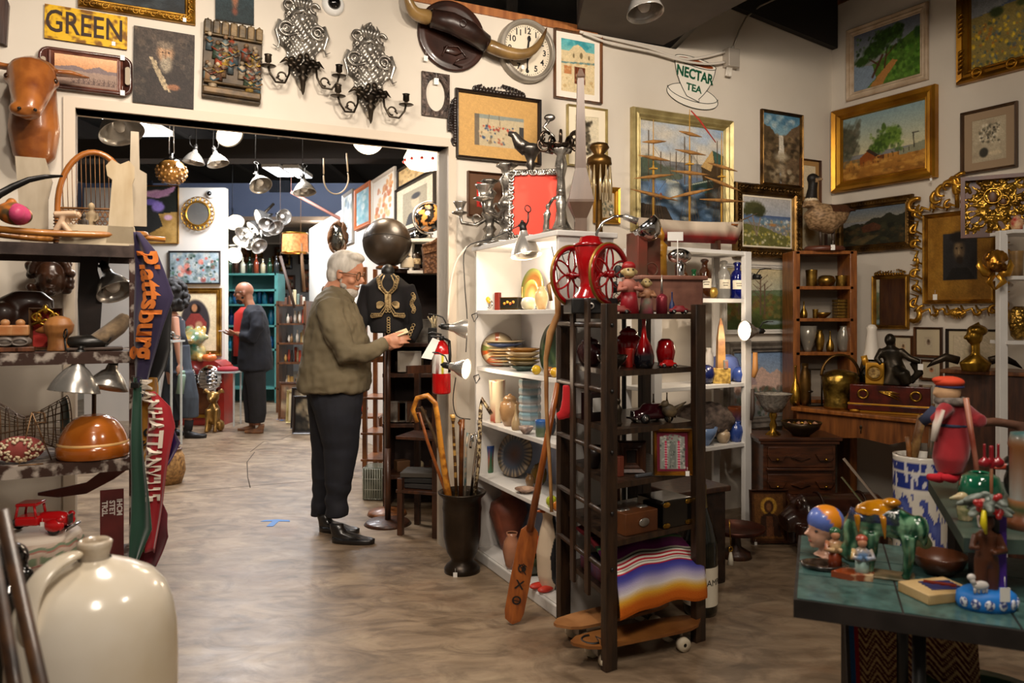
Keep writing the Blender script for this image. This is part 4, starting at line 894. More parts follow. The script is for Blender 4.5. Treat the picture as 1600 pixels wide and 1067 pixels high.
for i,(px,lab) in enumerate(((8,'leftmost of the two stacks of wooden blocks with a carved mouth'),(32,'stack of wooden blocks with a carved mouth, nearest the red box'))):
    t=thing('carved_block',lab,'carving',L(px,Z2,.08),W1.rz)
    for j,(w_,z,h_,mt) in enumerate(((.09,.0,.02,'plinth'),(.062,.05,.035,'mouth'),(.055,.085,.035,'cap'))):
        m=M()
        if mt == 'mouth': m.ell((0,0,.038),(.038,.03,.024));m.torus((0,-.028,.036),.026,.004,16,5,sz=.45)
        elif mt == 'plinth': m.box((0,0,.009),(.095,.06,.018),bev=.003)
        else: m.box((0,0,.08),(.058,.05,.04),bev=.006);m.ell((0,0,.108),(.016,.016,.014))
        m.done(mt,[wood('7a4424','4a2814'),mat('6a6058',.4),mat('a8622c',.45,0,'c9a070',8)][j],t)
c=L(30,Z2,.33);m=M();m.loft([(0,0,0,.12,.06),(0,0,.12,.13,.06),(.02,0,.2,.10,.05),(.03,0,.235,.05,.03)],16);m.ell((.05,-.05,.12),(.05,.03,.06));m.ell((-.05,-.05,.14),(.05,.03,.05))
one('wood_carving','dark rounded wooden carving at the back of the second shelf','carving',m,mat('3a2218',.4,0,'1e120c',8,.2,.3),c,W1.rz,vox=.008)
t=thing('fur_slipper','furry hide stirrup boot with black leather toe on the second shelf','boot',L(148,Z2,.1),W1.rz)
m=M();m.tube([(-.02,0,.02),(.03,.0,.05),(.08,.02,.09),(.11,.04,.125)],[.04,.05,.05,.042],14,flat=(.7,1));m.done('shaft',mat('8a7458',.9,0,'5a4a38',30,.6,sheen=.3),t,vox=.005)
m=M();m.ell((-.03,-.01,.03),(.085,.05,.03));m.done('toe',mat('16130f',.35),t);m=M();m.box((0,0,.006),(.2,.1,.012),bev=.004);m.done('sole',mat('4a3a30',.6),t)
# tall dark carved piece behind
m=M();m.prism([(-.035,0),(.035,0),(.05,.25),(.03,.33),(.04,.46),(-.03,.46),(-.045,.2)],.03);one('dark_carving','tall dark carved wood piece leaning at the back of the second shelf','carving',m,mat('2a1a12',.4,0,'150d09',8,.2),L(140,Z2,.38),W1.rz)
# ---- third shelf
t=thing('mixing_bowl','glazed orange brown stoneware bowl turned upside down on the third shelf','bowl',L(146,Z3,.11));k=U(t.location.y);r_=52.5*k
m=M();m.lathe([(r_*.96,0),(r_,.012),(r_*.99,.035),(r_*.95,.05),(r_*.93,.05)],56);m.lathe([(r_*.93,.056),(r_*.88,.08),(r_*.80,.105),(r_*.79,.107),(r_*.70,.125),(r_*.69,.127),(r_*.52,.148),(r_*.35,.158),(r_*.3,.16),(.002,.156)],56);m.done('body',mat('b86a24',.18,0,'9a4f14',5,.03,.6),t)
m=M();m.lathe([(r_*.95,.048),(r_*.965,.052),(r_*.93,.058)],56);m.done('band',mat('e0b070',.3),t)
def clamp_lamp(name,label,c,d,h=.12,r=.075,lit=0,glow=(1,.86,.66),power=0,grp=None,clip=True,hang=0):
    """bell reflector lamp; d is the direction the lamp points"""
    d=Vector(d).normalized();q=d.to_track_quat('-Z','Y').to_euler()
    t=thing(name,label,'lamp',c,0,grp,rot=q)
    m=M();m.lathe([(.018,0),(.022,-.02),(r*.45,-h*.3),(r*.72,-h*.55),(r*.9,-h*.8),(r,-h),(r*1.03,-h),(r*1.02,-h+.003),(r*.92,-h*.8+.003),(r*.74,-h*.53),(r*.47,-h*.27),(.024,-.016),(.02,.002)],40);m.done('reflector',ALU,t)
    m=M();m.cyl((0,0,-.005),(0,0,.045),.019,.017,14);m.cyl((0,0,.045),(0,0,.06),.012,.006,12);m.box((.022,0,.03),(.01,.006,.012));m.done('socket',BLACK,t)
    m=M();m.lathe([(.012,-.01),(.014,-h*.35),(.028,-h*.6),(.03,-h*.72),(.02,-h*.88),(.002,-h*.93)],20)
    m.done('bulb',mat('ffe9c4',.4,emit=lit) if lit else mat('e8e4dc',.3),t)
    if lit:
        m=M();m.lathe([(.002,-h*.97),(r*.6,-h*.965),(r*.93,-h*.95)],32);m.done('lens',mat('fff0d6',.5,emit=lit*.5),t)
    if hang: m=M();m.tube([(0,0,.06),q.to_matrix().inverted() @ Vector((0,0,hang-c.z))],.004,5);m.done('cord',BLACK,t)
    if clip: m=M();m.tube([(0,.02,.02),(0,.05,.04),(0,.06,.08)],.004,6);m.torus((0,.06,.1),.018,.003,12,5);m.done('clamp',BLACK,t)
    return t
clamp_lamp('clamp_lamp','aluminium clamp lamp with ribbed reflector hung under the second shelf',P(123,565,2.93),(-.10,-.1,-1),.115,.088)
clamp_lamp('clamp_lamp','aluminium clamp lamp hung behind the post under the second shelf',P(176,572,3.05),(-.1,-.3,-1),.09,.075)
clamp_lamp('clamp_lamp','small aluminium lamp shade hanging behind the post above the second shelf',P(167,425,3.3),(.5,-.3,-.8),.11,.075)
def cyl_basket():
    t=thing('wire_basket','rusty wire basket lying on its side on the third shelf','basket',L(55,Z3+.115,.2),W1.rz+.2)
    m=M()
    for i in range(10):
        u=i/9;m.torus((-.15+.26*u,0,0),.115*(1-.65*sin(u*pi)**2 if u < .5 else .35+.65*(u-.5)*2),.0022,28,4,rot=R90Z)
    for i in range(20):
        a=2*pi*i/20
        m.tube([(-.15+.26*u/9,.115*(1-.65*sin(u/9*pi)**2 if u/9 < .5 else .35+.65*(u/9-.5)*2)*cos(a),.115*(1-.65*sin(u/9*pi)**2 if u/9 < .5 else .35+.65*(u/9-.5)*2)*sin(a)) for u in range(10)],.0015,4)
    m.done('wires',mat('7a5a3c',.5,.6,'4a3420',20),t)
    m=M();m.lathe([(.002,0),(.11,0),(.11,.004),(.002,.004)],30,c=(.10,0,0),rot=R90Y);m.done('end_disc',mat('3a4a44',.5),t)
cyl_basket()
m=M()
for p_ in (((-.03,0,0),(.01,0,.19)),((.07,.04,0),(.01,0,.19)),((-.03,-.04,.0),(.05,-.04,.0)),((.01,0,.19),(.05,0,.185)),((.05,0,.185),(.055,0,.15)),((.055,0,.15),(.015,0,.15))): m.tube(p_,.0025,5)
one('plate_stand','thin wire plate stand in front of the wire basket','stand',m,mat('8a6a4a',.4,.7),L(45,Z3,.04),W1.rz)
t=thing('shell_purse','purse covered with cream shells and beads on the third shelf','purse',L(30,Z3,.07),W1.rz)
m=M();m.ell((0,0,.05),(.085,.04,.05));m.done('pouch',mat('8a3a34',.8),t,vox=.006)
m=M();rr=random.Random(2)
for i in range(90):
    a=rr.random()*pi*.9-1.4;b_=rr.random()*pi*2;x=.085*cos(b_)*.95;z=.05+.045*sin(b_)*rr.random()**.3;x *= rr.random()**.3;m.ell((x,-.04*math.sqrt(max(0,1-(x/.085)**2-((z-.05)/.05)**2))-.004,z),(.007,.005,.005),6,4,ry=a)
m.done('shells',mat('d9c8a8',.4,0,'b8a080',10),t)
# hanging handle hook
m=M();m.torus((0,0,0),.035,.008,20,8,a0=-.3,a1=3.6);m.tube([(-.034,0,-.01),(-.036,0,-.2)],.009,8);one('iron_hook','old iron pot hook hanging behind the clamp lamp above the orange bowl','hook',m,mat('4a3628',.5,.4),P(160,600,3.2))
# ---- lower shelf
t=thing('painted_pot','fat clay pot with green, red and cream wave bands under the toy truck','pot',L(62,Z4,.16));k=U(t.location.y);r_=62*k;h_=EYE-(828-HY)*k-Z4
def potc(v):
    a=math.atan2(v.y,v.x);z=v.z/h_;wv=z+.03*sin(a*14)+.02*sin(a*5);
    return H('c9bcae') if z > .86 else H('6f7d66') if .74 < wv < .80 else H('a07064') if .70 < wv <= .74 else H('7c8a70') if .42 < wv < .60 and int(a*9) % 3 else H('a8746c') if .36 < wv <= .40 else mix('c4b3a4','b09c8c',noi(a,z,6)+.5)
m=M();m.lathe([(.002,0),(r_*.7,0),(r_*.85,h_*.12)]+[(r_*(.85+.15*sin(i/20*pi/2)),h_*(.12+.5*i/20)) for i in range(1,21)]+[(r_*(1-.10*(i/20)**2),h_*(.62+.3*i/20)) for i in range(1,21)]+[(r_*.82,h_*.97),(r_*.6,h_),(.002,h_)],96);m.done('body',vcol(.6),t,col=potc)
# toy truck
zt=Z4+h_
t=thing('toy_truck','old red toy pickup truck with chrome grille on top of the painted pot','toy truck',L(62,zt,.13),W1.rz-.35);red=mat('c01418',.22,coat=.5)
m=M();m.box((-.03,0,.05),(.085,.085,.035),bev=.008)
for x,z in ((-.07,.085),(.005,.085)):
    for y in (-.038,.038): m.tube([(x,y,.06),(x+(.008 if x < 0 else -.008),y*.92,.108)],.005,6)
m.box((-.032,0,.112),(.078,.078,.012),bev=.005);m.done('cab',red,t)
m=M();m.loft([(.055,0,.03,.055,.032),(.055,0,.055,.055,.03),(.05,0,.072,.048,.02),(.045,0,.078,.03,.008)],20,p=3);m.done('hood',red,t)
for s in (-1,1):
    m=M();m.ell((.075,s*.048,.034),(.036,.017,.026),18,12);m.done('fender',red,t)
    m=M();m.ell((.095,s*.05,.056),(.014,.01,.012));m.done('headlight',red,t)
for x,s in ((.075,-1),(.075,1),(-.10,-1),(-.10,1)):
    m=M();m.lathe([(.002,-.008),(.022,-.008),(.024,0),(.022,.008),(.002,.008)],24,c=(x,s*.05,.024),rot=R90X);w_=m.done('wheel',BLACK,t)
    m=M();m.lathe([(.002,.0),(.010,0),(.010,.002),(.002,.003)],16,c=(x,s*.06,.024),rot=R90X);m.done('hub',red,w_)
m=M();m.box((-.08,0,.034),(.10,.05,.014),bev=.003);m.done('chassis',BLACK,t)
m=M()
for i in range(7): m.box((.112,-.018+i*.006,.046),(.004,.0025,.036))
m.box((.110,0,.046),(.003,.042,.038));m.done('grille',CHROME,t)
m=M();m.box((.122,0,.018),(.006,.13,.01),bev=.003);m.done('bumper',CHROME,t)
price_tag(t,(.03,-.045,.04),.014)
m=M();m.prism([(-.17,-.02),(-.1,-.035),(0,-.03),(.1,.02),(.2,.09),(.2,.15),(.13,.13),(.06,.06),(0,.015),(-.1,.0),(-.17,-.01)],.012);one('wooden_fin','long tapering red brown wooden piece leaning behind the toy truck','wood carving',m,mat('6a2c1c',.5,0,'4a1c12',7,.1,.2),L(135,.70,.24),W1.rz)
t=thing('stencilled_board','dark red wooden board with rows of white stencilled letters on end','sign',L(175,Z4,.1),W1.rz)
k=U(t.location.y);h_=EYE-(765-HY)*k-Z4;m=M();m.box((0,0,h_/2),(33*k,.015,h_));m.done('board',mat('6a2420',.7,0,'4a1614',9,.2),t)
m=M()
for j,tx in enumerate(('TR2L','STET','IHCM')): m.text(tx,.027,X((-.026+.026*j,-.009,h_-.07),ry=pi/2),.001,bold=.0008)
m.done('lettering',mat('d8d0c8',.7),t)

# ---- pennants hanging from the corner post
def pennant(label,px,py0,py1,w0,c1,txt,tc,back=-.02,rz=0,tsize=.05,ph=0,sx=1,wtop=None,grp=None,tz=.5,toff=0,Y=None):
    Y=Y or 2.97;top=P(px,py0,Y);bot=P(px,py1,Y);Hh=top.z-bot.z;W_=w0*U(Y)
    t=thing('pennant',label,'pennant',top,rz)
    prof=[(0,.85),(.1,.95),(.45,1),(.62,.8),(.8,.45),(1,.05)] if wtop is None else wtop
    def hw(v):
        for (a,b_),(c,d) in zip(prof,prof[1:]):
            if v <= c: return b_+(d-b_)*(v-a)/(c-a)
        return prof[-1][1]
    def fn(u,v):
        x=u*W_*hw(v);y=.012*sin(u*7+ph+v*3)+.008*sin(v*9+ph);return (x,y,-v*Hh),(0,-1,0)
    m=M();m.sheet(fn,14,40,.002);m.done('cloth',mat(c1,.95,0,None,6,0,0,sheen=.4),t)
    if txt:
        m=M();m.text(txt,tsize,X((0,0,0),ry=pi/2),.002,bold=tsize*.035,sx=sx)
        for v in m.b.verts:
            vv=(-v.co.z+tz*Hh)/Hh;xx=v.co.x+W_*hw(max(0,min(1,vv)))*.5+toff;u=xx/max(W_*hw(max(0,min(1,vv))),.001)
            v.co=Vector((xx,.012*sin(u*7+ph+vv*3)+.008*sin(vv*9+ph)-.014+(v.co.y*.5),-vv*Hh))
        m.done('lettering',mat(tc,.9),t)
    return t
pennant('deep purple felt pennant with orange old-style lettering',208,362,632,62,'2b2144','Plattsburg','d0732c',tsize=.105,tz=.42,toff=.005,sx=.98,wtop=[(0,.15),(.12,.55),(.38,1),(.55,.75),(.8,.42),(1,.2)],Y=2.94)
pennant('crimson felt pennant with tall white capital lettering',228,612,862,50,'9c1420','MANHATTANVILLE','e8dccc',tsize=.078,tz=.30,toff=-.012,sx=.70,wtop=[(0,.2),(.1,.7),(.22,.88),(.5,.66),(1,.32)],ph=1,Y=2.96)
pennant('dark green felt streamer hanging beside the post',205,590,885,34,'16402f',None,None,ph=2,wtop=[(0,.4),(.5,.7),(.8,1),(1,.3)],Y=2.93)
pennant('yellow and black felt pennant partly hidden behind the purple one',214,590,745,38,'a8741c','U S','141210',tsize=.05,tz=.6,ph=3,Y=3.0)
pennant('black felt pennant hanging behind the purple pennant',222,470,640,46,'100e10',None,None,ph=1.3,Y=3.03)
pennant('maroon felt pennant with green old-style lettering',205,770,884,58,'5c0f1e','St Louis','4a7a2c',tsize=.055,tz=.55,ph=.5,sx=.8,wtop=[(0,.6),(.3,.95),(.6,1),(1,.7)],Y=2.99)
pennant('small bright purple felt pennant tip behind the crimson one',250,655,745,34,'3c1470',None,None,ph=2,wtop=[(0,.4),(.4,1),(1,.1)],Y=3.02)
m=M();m.box((0,0,0),(.03,.012,.02),bev=.002);m.torus((.012,0,.02),.012,.0015,12,4);m.torus((-.004,0,.022),.012,.0015,12,4)
one('binder_clip','black binder clip on the shelf post above the green streamer','clip',m,BLACK,P(211,602,2.92))

# ================================================================ the three people
def hand(m,w_,d,pl,s=.1,curl=.6,side=1):
    """w_ wrist, d finger direction, pl palm normal; five separate fingers"""
    w_=Vector(w_);d=Vector(d).normalized();pl=Vector(pl);pl=(pl-d*pl.dot(d)).normalized();a=d.cross(pl)*side
    m.tube([w_-d*s*.15,w_+d*s*.2,w_+d*s*.62,w_+d*s*.85],[s*.26,s*.34,s*.40,s*.34],12,flat=(.5,1.1),up=pl)
    for i,(o,L_) in enumerate(((-.34,.72),(-.12,.85),(.11,.8),(.33,.62))):
        p=w_+d*s*.8+a*s*o*1.05;pts=[p];dd=d.copy()
        for k in range(3): dd=(dd+pl*curl*(.35+.25*k)).normalized();pts.append(pts[-1]+dd*s*L_*(.42-.06*k))
        m.tube(pts,[s*.1,s*.095,s*.085,s*.065],8);m.ell(pts[-1],s*.065,8,6)
    p=w_+d*s*.25-a*s*.3;m.tube([p,p+(d*.6-a*.8).normalized()*s*.3+pl*s*.08,p+(d*.9-a*.35).normalized()*s*.62+pl*s*.25,p+(d*1.0-a*.1).normalized()*s*.85+pl*s*.3],[s*.14,s*.12,s*.1,s*.07],8)
def head(m,c,h,yaw,pitch,nose=1.):
    """head of height h; yaw turns the face (0 = facing +x)"""
    T_=X(c,0,0,yaw) @ Matrix.Rotation(pitch,4,'Y');old=m.X;m.X=T_
    m.ell((-.03*h,0,.12*h),(.40*h,.32*h,.38*h),20,14);m.ell((.08*h,0,-.12*h),(.27*h,.25*h,.36*h),18,12);m.ell((.16*h,0,-.36*h),(.16*h,.16*h,.12*h))
    m.tube([(.30*h,0,.12*h),(.42*h*nose,0,-.08*h),(.37*h,0,-.12*h)],[.03*h,.055*h,.05*h],8)
    m.ell((.31*h,0,-.24*h),(.06*h,.11*h,.025*h));m.ell((.30*h,0,-.285*h),(.055*h,.1*h,.025*h));m.ell((.29*h,0,.13*h),(.07*h,.2*h,.04*h))
    for s in (-1,1): m.ell((-.02*h,s*.325*h,-.02*h),(.075*h,.035*h,.12*h),ry=-.15);m.ell((.27*h,s*.15*h,.03*h),(.05*h,.06*h,.035*h));m.ell((.22*h,s*.18*h,-.1*h),(.1*h,.09*h,.09*h))
    m.X=old;return T_
SKIN=mat('c08a6c',.5,0,'a86e52',9,.08);SKIN2=mat('a06c4c',.5,0,'8a5840',9,.05)
def shoe(m,a,t_,w_,h_,sole=.02):
    """a heel-ankle ground point, t_ toe ground point"""
    a,t_=Vector(a),Vector(t_);d=t_-a;L_=d.length;d.normalize()
    rz=math.atan2(d.y,d.x);old=m.X;m.X=X(a,0,0,rz)
    m.loft([(L_*.48,0,0,L_*.54,w_),(L_*.48,0,sole,L_*.55,w_*1.02),(L_*.46,0,sole+.004,L_*.52,w_*.95),(L_*.44,0,h_*.35,L_*.50,w_*.9),(L_*.30,0,h_*.6,L_*.38,w_*.8),(L_*.12,0,h_*.85,L_*.2,w_*.72),(L_*.06,0,h_*1.15,L_*.17,w_*.62),(L_*.05,0,h_*1.5,L_*.165,w_*.6)],20,p=2.3)
    m.X=old
def coat(t,Y,secs,base,name,mt,sleeves,vox=.014,fold=.006,nz=9,sm=4):
    m=M()
    m.loft([(*(P((x0+x1)/2,y,Y+dy)-base),(x1-x0)/2*U(Y),dp) for x0,x1,y,dp,dy in secs],24,p=2.4)
    for s in sleeves: m.tube([P(x,y,Y+dy)-base for x,y,dy,r in s],[q[3] for q in s],12)
    o=m.done(name,mt,t,vox=vox,sm=sm)
    for v in o.data.vertices:
        n=mnoise.noise(v.co*nz)+.5*mnoise.noise(v.co*nz*2.3);v.co += v.normal*n*fold
    return o
# ---- the man by the opening
Y=4.93;base=G(530,Y,0)
t=thing('person','grey-haired man in olive jacket and dark jeans reading a small card, in the opening','person',base)
q=lambda px,py,dy=0: P(px,py,Y+dy)-base
m=M()
m.loft([(*q(522,640),.13,.12),(*q(520,560),.14,.12),(*q(518,485),.11,.12),(*q(522,460),.06,.07)],20)
HT=q(536,430,0);m.tube([q(520,460),q(526,446),HT],[.075,.062,.07],14)
Th=head(m,q(541,429),.285,-.2,.22)
m.tube([q(516,480,-.14),q(543,552,-.23),q(575,550,-.20),q(606,531,-.10)],[.04,.04,.035,.03],12);m.tube([q(521,482,.14),q(560,548,.22),q(600,538,.10),q(606,533,.06)],[.04,.04,.035,.03],12)
hand(m,q(603,532,-.10),(1,.12,.18),(-.1,.75,-.2),.095,.55,1);hand(m,q(600,536,.07),(1,-.2,.25),(0,-1,.2),.095,.75,-1)
for dx,dy in ((506,.10),(529,-.10)): m.tube([q(520,640,dy*.8),q(dx+3,720,dy),q(dx-2,800,dy)],[.06,.05,.035],12)
m.done('body',SKIN,t,vox=.0065,sm=2)
m=M();m.X=Th;h=.285
m.ell((-.07*h,0,.17*h),(.41*h,.35*h,.38*h),22,16);m.ell((-.2*h,0,-.02*h),(.25*h,.325*h,.3*h));m.ell((.12*h,0,.42*h),(.22*h,.26*h,.12*h));m.ell((-.02*h,0,.1*h),(.2*h,.335*h,.12*h))
m.X=Matrix.Identity(4);o=m.done('hair',mat('c9c3ba',.8,0,'a39c92',26,.6,sc=(1,1,.3)),t,vox=.006,sm=2)
m=M();m.X=Th;m.ell((.17*h,0,-.36*h),(.19*h,.21*h,.17*h));m.ell((.08*h,0,-.24*h),(.16*h,.265*h,.13*h));m.ell((.31*h,0,-.205*h),(.07*h,.13*h,.03*h));m.ell((.0,0,-.12*h),(.09*h,.28*h,.14*h));m.X=Matrix.Identity(4)
m.done('beard',mat('b8b0a6',.85,0,'8f877c',30,.6),t,vox=.006,sm=1)
m=M();m.X=Th
for s in (-1,1):
    m.torus((.36*h,s*.15*h,.03*h),.095*h,.012*h,20,6,rot=R90Z);m.tube([(.36*h,s*.25*h,.06*h),(.2*h,s*.34*h,.05*h),(-.02*h,s*.36*h,.03*h)],.012*h,5)
m.tube([(.37*h,-.06*h,.04*h),(.40*h,0,.06*h),(.37*h,.06*h,.04*h)],.01*h,5);m.X=Matrix.Identity(4);m.done('glasses',mat('5a3a20',.3),t)
JK=mat('6a5f48',.85,0,'5c523d',3,.25)
coat(t,Y,[(470,576,611,.24,0),(467,578,600,.245,0),(470,578,570,.245,0),(478,574,530,.235,0),(486,562,495,.225,0),(494,550,468,.20,0),(505,544,456,.14,0),(511,540,450,.09,0)],base,'jacket',JK,
     [[(514,474,-.17,.085),(524,515,-.235,.082),(543,553,-.255,.076),(575,552,-.21,.058),(601,535,-.12,.044)],[(520,478,.17,.085),(548,545,.24,.07),(590,545,.12,.05),(601,537,.085,.044)]],vox=.010,fold=.014,nz=11)
m=M();m.tube([q(508,456,-.02),q(518,452,-.085),q(538,458,-.085),q(553,470,-.02)],[.016,.02,.02,.014],10,flat=(1.5,.6));m.tube([q(508,456,.02),q(518,452,.085),q(538,458,.085),q(553,470,.02)],[.016,.02,.02,.014],10,flat=(1.5,.6));m.tube([q(508,455,-.03),q(505,453,0),q(508,455,.03)],.022,10,flat=(1.3,.6));m.done('collar',JK,t,vox=.008)
m=M()
m.loft([(*q(520,612),.205,.19),(*q(520,600),.21,.2),(*q(520,580),.2,.19)],20)
m.loft([(*q(501,806,.10),.062,.07),(*q(505,770,.10),.072,.08),(*q(512,700,.09),.105,.10),(*q(514,640,.08),.135,.12),(*q(514,608,.06),.15,.13)],18)
m.loft([(*q(527,806,-.10),.072,.08),(*q(526,780,-.10),.07,.075),(*q(528,765,-.10),.078,.08),(*q(533,700,-.09),.11,.10),(*q(528,645,-.09),.15,.13),(*q(524,608,-.07),.18,.13)],18)
o=m.done('jeans',mat('0b0c15',.85,0,'10121d',12,.2),t,vox=.010,sm=3)
for v in o.data.vertices:
    n=mnoise.noise(Vector((v.co.x*8,v.co.y*8,v.co.z*16)));v.co += v.normal*n*(.012 if v.co.z < .35 else .004)
for a,b_ in (((G(503,4.98,0)-base),(G(560,4.93,0)-base)),((G(523,4.74,0)-base),(G(584,4.70,0)-base))):
    a.z=b_.z=0;m=M();shoe(m,a,b_,.052,.075,.026);m.done('boot',mat('14110f',.32,coat=.3),t)
t=thing('card','small cream card held open by the grey-haired man','card',q(628,519,-.05)+base,0,rot=(.2,-.35,.2));m=M();m.box((0,0,0),(.075,.11,.004));m.done('sheet',mat('e6d9b0',.7),t);m=M();m.box((0,0,-.005),(.07,.10,.003));m.done('back_cover',mat('8a7a5a',.7),t)
# ---- the bald man further back
Y=9.2;base2=G(395,Y,0)
t=thing('person','bald bearded man in navy jacket and red shirt looking left, holding a phone','person',base2)
q=lambda px,py,dy=0: P(px,py,Y+dy)-base2
m=M();m.loft([(*q(397,580),.12,.11),(*q(396,540),.12,.11),(*q(394,494),.11,.12),(*q(391,480),.06,.07)],18)
for sx,dy in ((394,.09),(402,-.09)): m.tube([q(397,580,dy),q(sx,620,dy),q(sx,664,dy)],[.07,.06,.04],10)
m.tube([q(392,482),q(388,470),q(386,458)],[.065,.058,.06],12);Th=head(m,q(381,458),.265,pi+.25,.05)
m.tube([q(397,494,-.15),q(394,526,-.23),q(378,524,-.15),q(371,521,-.08)],[.035,.035,.033,.03],10);m.tube([q(393,496,.14),q(390,528,.2),q(374,524,.12),q(368,522,.06)],[.05,.045,.038,.03],10)
hand(m,q(371,521,-.08),(-1,.1,.1),(0,.3,1),.095,.4,1);hand(m,q(368,523,.05),(-1,-.2,.1),(0,.2,1),.095,.4,-1)
m.done('body',SKIN2,t,vox=.008,sm=2)
h=.265;m=M();m.X=Th;m.ell((.17*h,0,-.35*h),(.18*h,.21*h,.15*h));m.ell((.05*h,0,-.2*h),(.12*h,.275*h,.12*h));m.ell((.30*h,0,-.2*h),(.07*h,.13*h,.028*h));m.X=Matrix.Identity(4);m.done('beard',mat('1e1612',.9),t,vox=.007,sm=1)
m=M();m.X=Th
for s in (-1,1): m.torus((.36*h,s*.15*h,.04*h),.1*h,.012*h,16,5,rot=R90Z);m.tube([(.36*h,s*.25*h,.06*h),(0,s*.36*h,.05*h)],.012*h,5)
m.tube([(.38*h,-.05*h,.05*h),(.38*h,.05*h,.05*h)],.012*h,5);m.X=Matrix.Identity(4);m.done('glasses',mat('6a6058',.3,.6),t)
m=M();m.loft([(*q(376,556),.08,.09),(*q(377,520),.09,.1),(*q(380,490),.10,.11),(*q(385,480),.06,.09)],16);m.done('shirt',mat('b8281e',.85),t)
coat(t,Y,[(376,424,578,.24,0),(374,424,560,.23,0),(376,421,530,.2,0),(379,417,505,.2,0),(383,412,487,.18,0),(388,406,476,.10,0)],base2,'jacket',mat('090b13',.85,0,'10131e',6,.2),
     [[(400,488,-.17,.085),(402,512,-.24,.08),(393,528,-.24,.07),(378,524,-.15,.055)],[(394,488,.17,.085),(394,526,.22,.07),(378,525,.14,.055)],[(375,495,.10,.04),(368,540,.14,.045),(366,570,.16,.04)]],vox=.016,fold=.008,sm=3)
m=M();m.loft([(*q(398,580),.17,.15),(*q(398,565),.16,.15)],16)
for sx,dy in ((393,.09),(401,-.09)):
    m.loft([(*q(sx+1,660,dy),.085,.085),(*q(sx+2,645,dy),.10,.09),(*q(sx,610,dy),.11,.1),(*q(398,578,dy),.13,.11)],14)
o=m.done('trousers',mat('0e0d0f',.85,0,'16151a',9,.2),t,vox=.014,sm=2)
for a,b_,dy in ((397,372,.10),(410,383,-.10)):
    A=G(a,Y+dy,0)-base2;B_=G(b_,Y+dy,0)-base2;m=M();shoe(m,A,B_,.05,.07,.028);m.done('shoe',mat('8a5c38',.6,0,'5a3a24',12),t)
one('phone','mobile phone in the hand of the bald man','phone',M().box((0,0,0),(.14,.07,.01),bev=.003),mat('c8b8b8',.4),q(352,517,-.03)+base2,.1)
# ---- the woman with curly hair, mostly behind the pennants
Y=8.85;base3=G(272,Y,0)
t=thing('person','woman with dark curly hair, grey sleeveless top and wide jeans behind the pennants','person',base3)
q=lambda px,py,dy=0: P(px,py,Y+dy)-base3
m=M();m.loft([(*q(278,600),.11,.1),(*q(272,555),.12,.12),(*q(268,530),.10,.1),(*q(266,500),.15,.12),(*q(266,486),.06,.06)],16)
m.tube([q(266,490),q(264,470)],.05,10);Th=head(m,q(262,462),.24,pi-.3,.15)
m.tube([q(272,496,-.15),q(276,530,-.2),q(281,566,-.2)],[.052,.042,.03],12);hand(m,q(281,568,-.2),(.15,0,-1),(-1,.2,0),.09,.9,1)
m.tube([q(262,496,.15),q(276,530,.2),q(262,538,.0)],[.05,.042,.03],10);hand(m,q(262,538,0),(-1,-.3,0),(0,-.3,-1),.09,.6,1)
for sx,dy in ((296,-.06),(270,.1)): m.tube([q(278,600,dy),q(sx-3,640,dy),q(sx,670,dy)],[.06,.05,.04],10)
m.done('body',mat('b8846a',.5),t,vox=.009,sm=2)
m=M();rr=random.Random(9);m.ell(q(270,462),(.13,.14,.16))
for i in range(120):
    a,b_=rr.random()*6.28,rr.random()*2.6-.9;c=q(271,463)+Vector((.15*cos(a)*cos(b_),.16*sin(a)*cos(b_),.19*sin(b_)+.01*0));m.ell(c,.03+.012*rr.random(),7,5)
m.done('hair',mat('14100e',.7),t,vox=.012,sm=1)
m=M();m.loft([(*q(277,540),.13,.125),(*q(272,520),.12,.12),(*q(270,502),.13,.13),(*q(268,494),.10,.1)],16);m.done('top',mat('2c3038',.85),t)
m=M();m.loft([(*q(278,580),.16,.15),(*q(277,560),.145,.14),(*q(277,538),.135,.13)],16)
m.loft([(*q(296,652,-.08),.10,.10),(*q(292,620,-.08),.13,.12),(*q(284,580,-.06),.13,.12)],14);m.loft([(*q(270,656,.1),.10,.10),(*q(270,620,.1),.13,.12),(*q(276,580,.06),.13,.12)],14)
m.done('jeans',mat('2a3038',.9,0,'3a424c',20,.2,sc=(1,1,.2)),t,vox=.014,sm=2)
for a,b_,y_ in ((290,322,Y-.1),(268,292,Y+.1)):
    m=M();A=G(a,y_,0)-base3;B_=G(b_,y_,0)-base3;shoe(m,A,B_,.055,.08,.04);m.done('shoe',mat('121012',.5),t)
    m=M();m.cyl(A+Vector((.03,0,.09)),A+Vector((.04,0,.2)),.045,.05,14);m.done('sock',mat('161418',.9),t)
m=M();m.loft([(0,0,0,.042,.042),(0,0,.20,.042,.042),(0,0,.22,.034,.034)],20);m.cyl((0,0,.22),(0,0,.26),.028,n=16)
one('water_bottle','sage green metal water bottle in the hand of the curly-haired woman','bottle',m,mat('7f9a8a',.4,.2),P(281,615,8.62),rot=(0,.12,0))

# ================================================================ the opening and the rooms behind
def pan(Y): return lambda px,z,back=0.: G(px,Y+back,z)
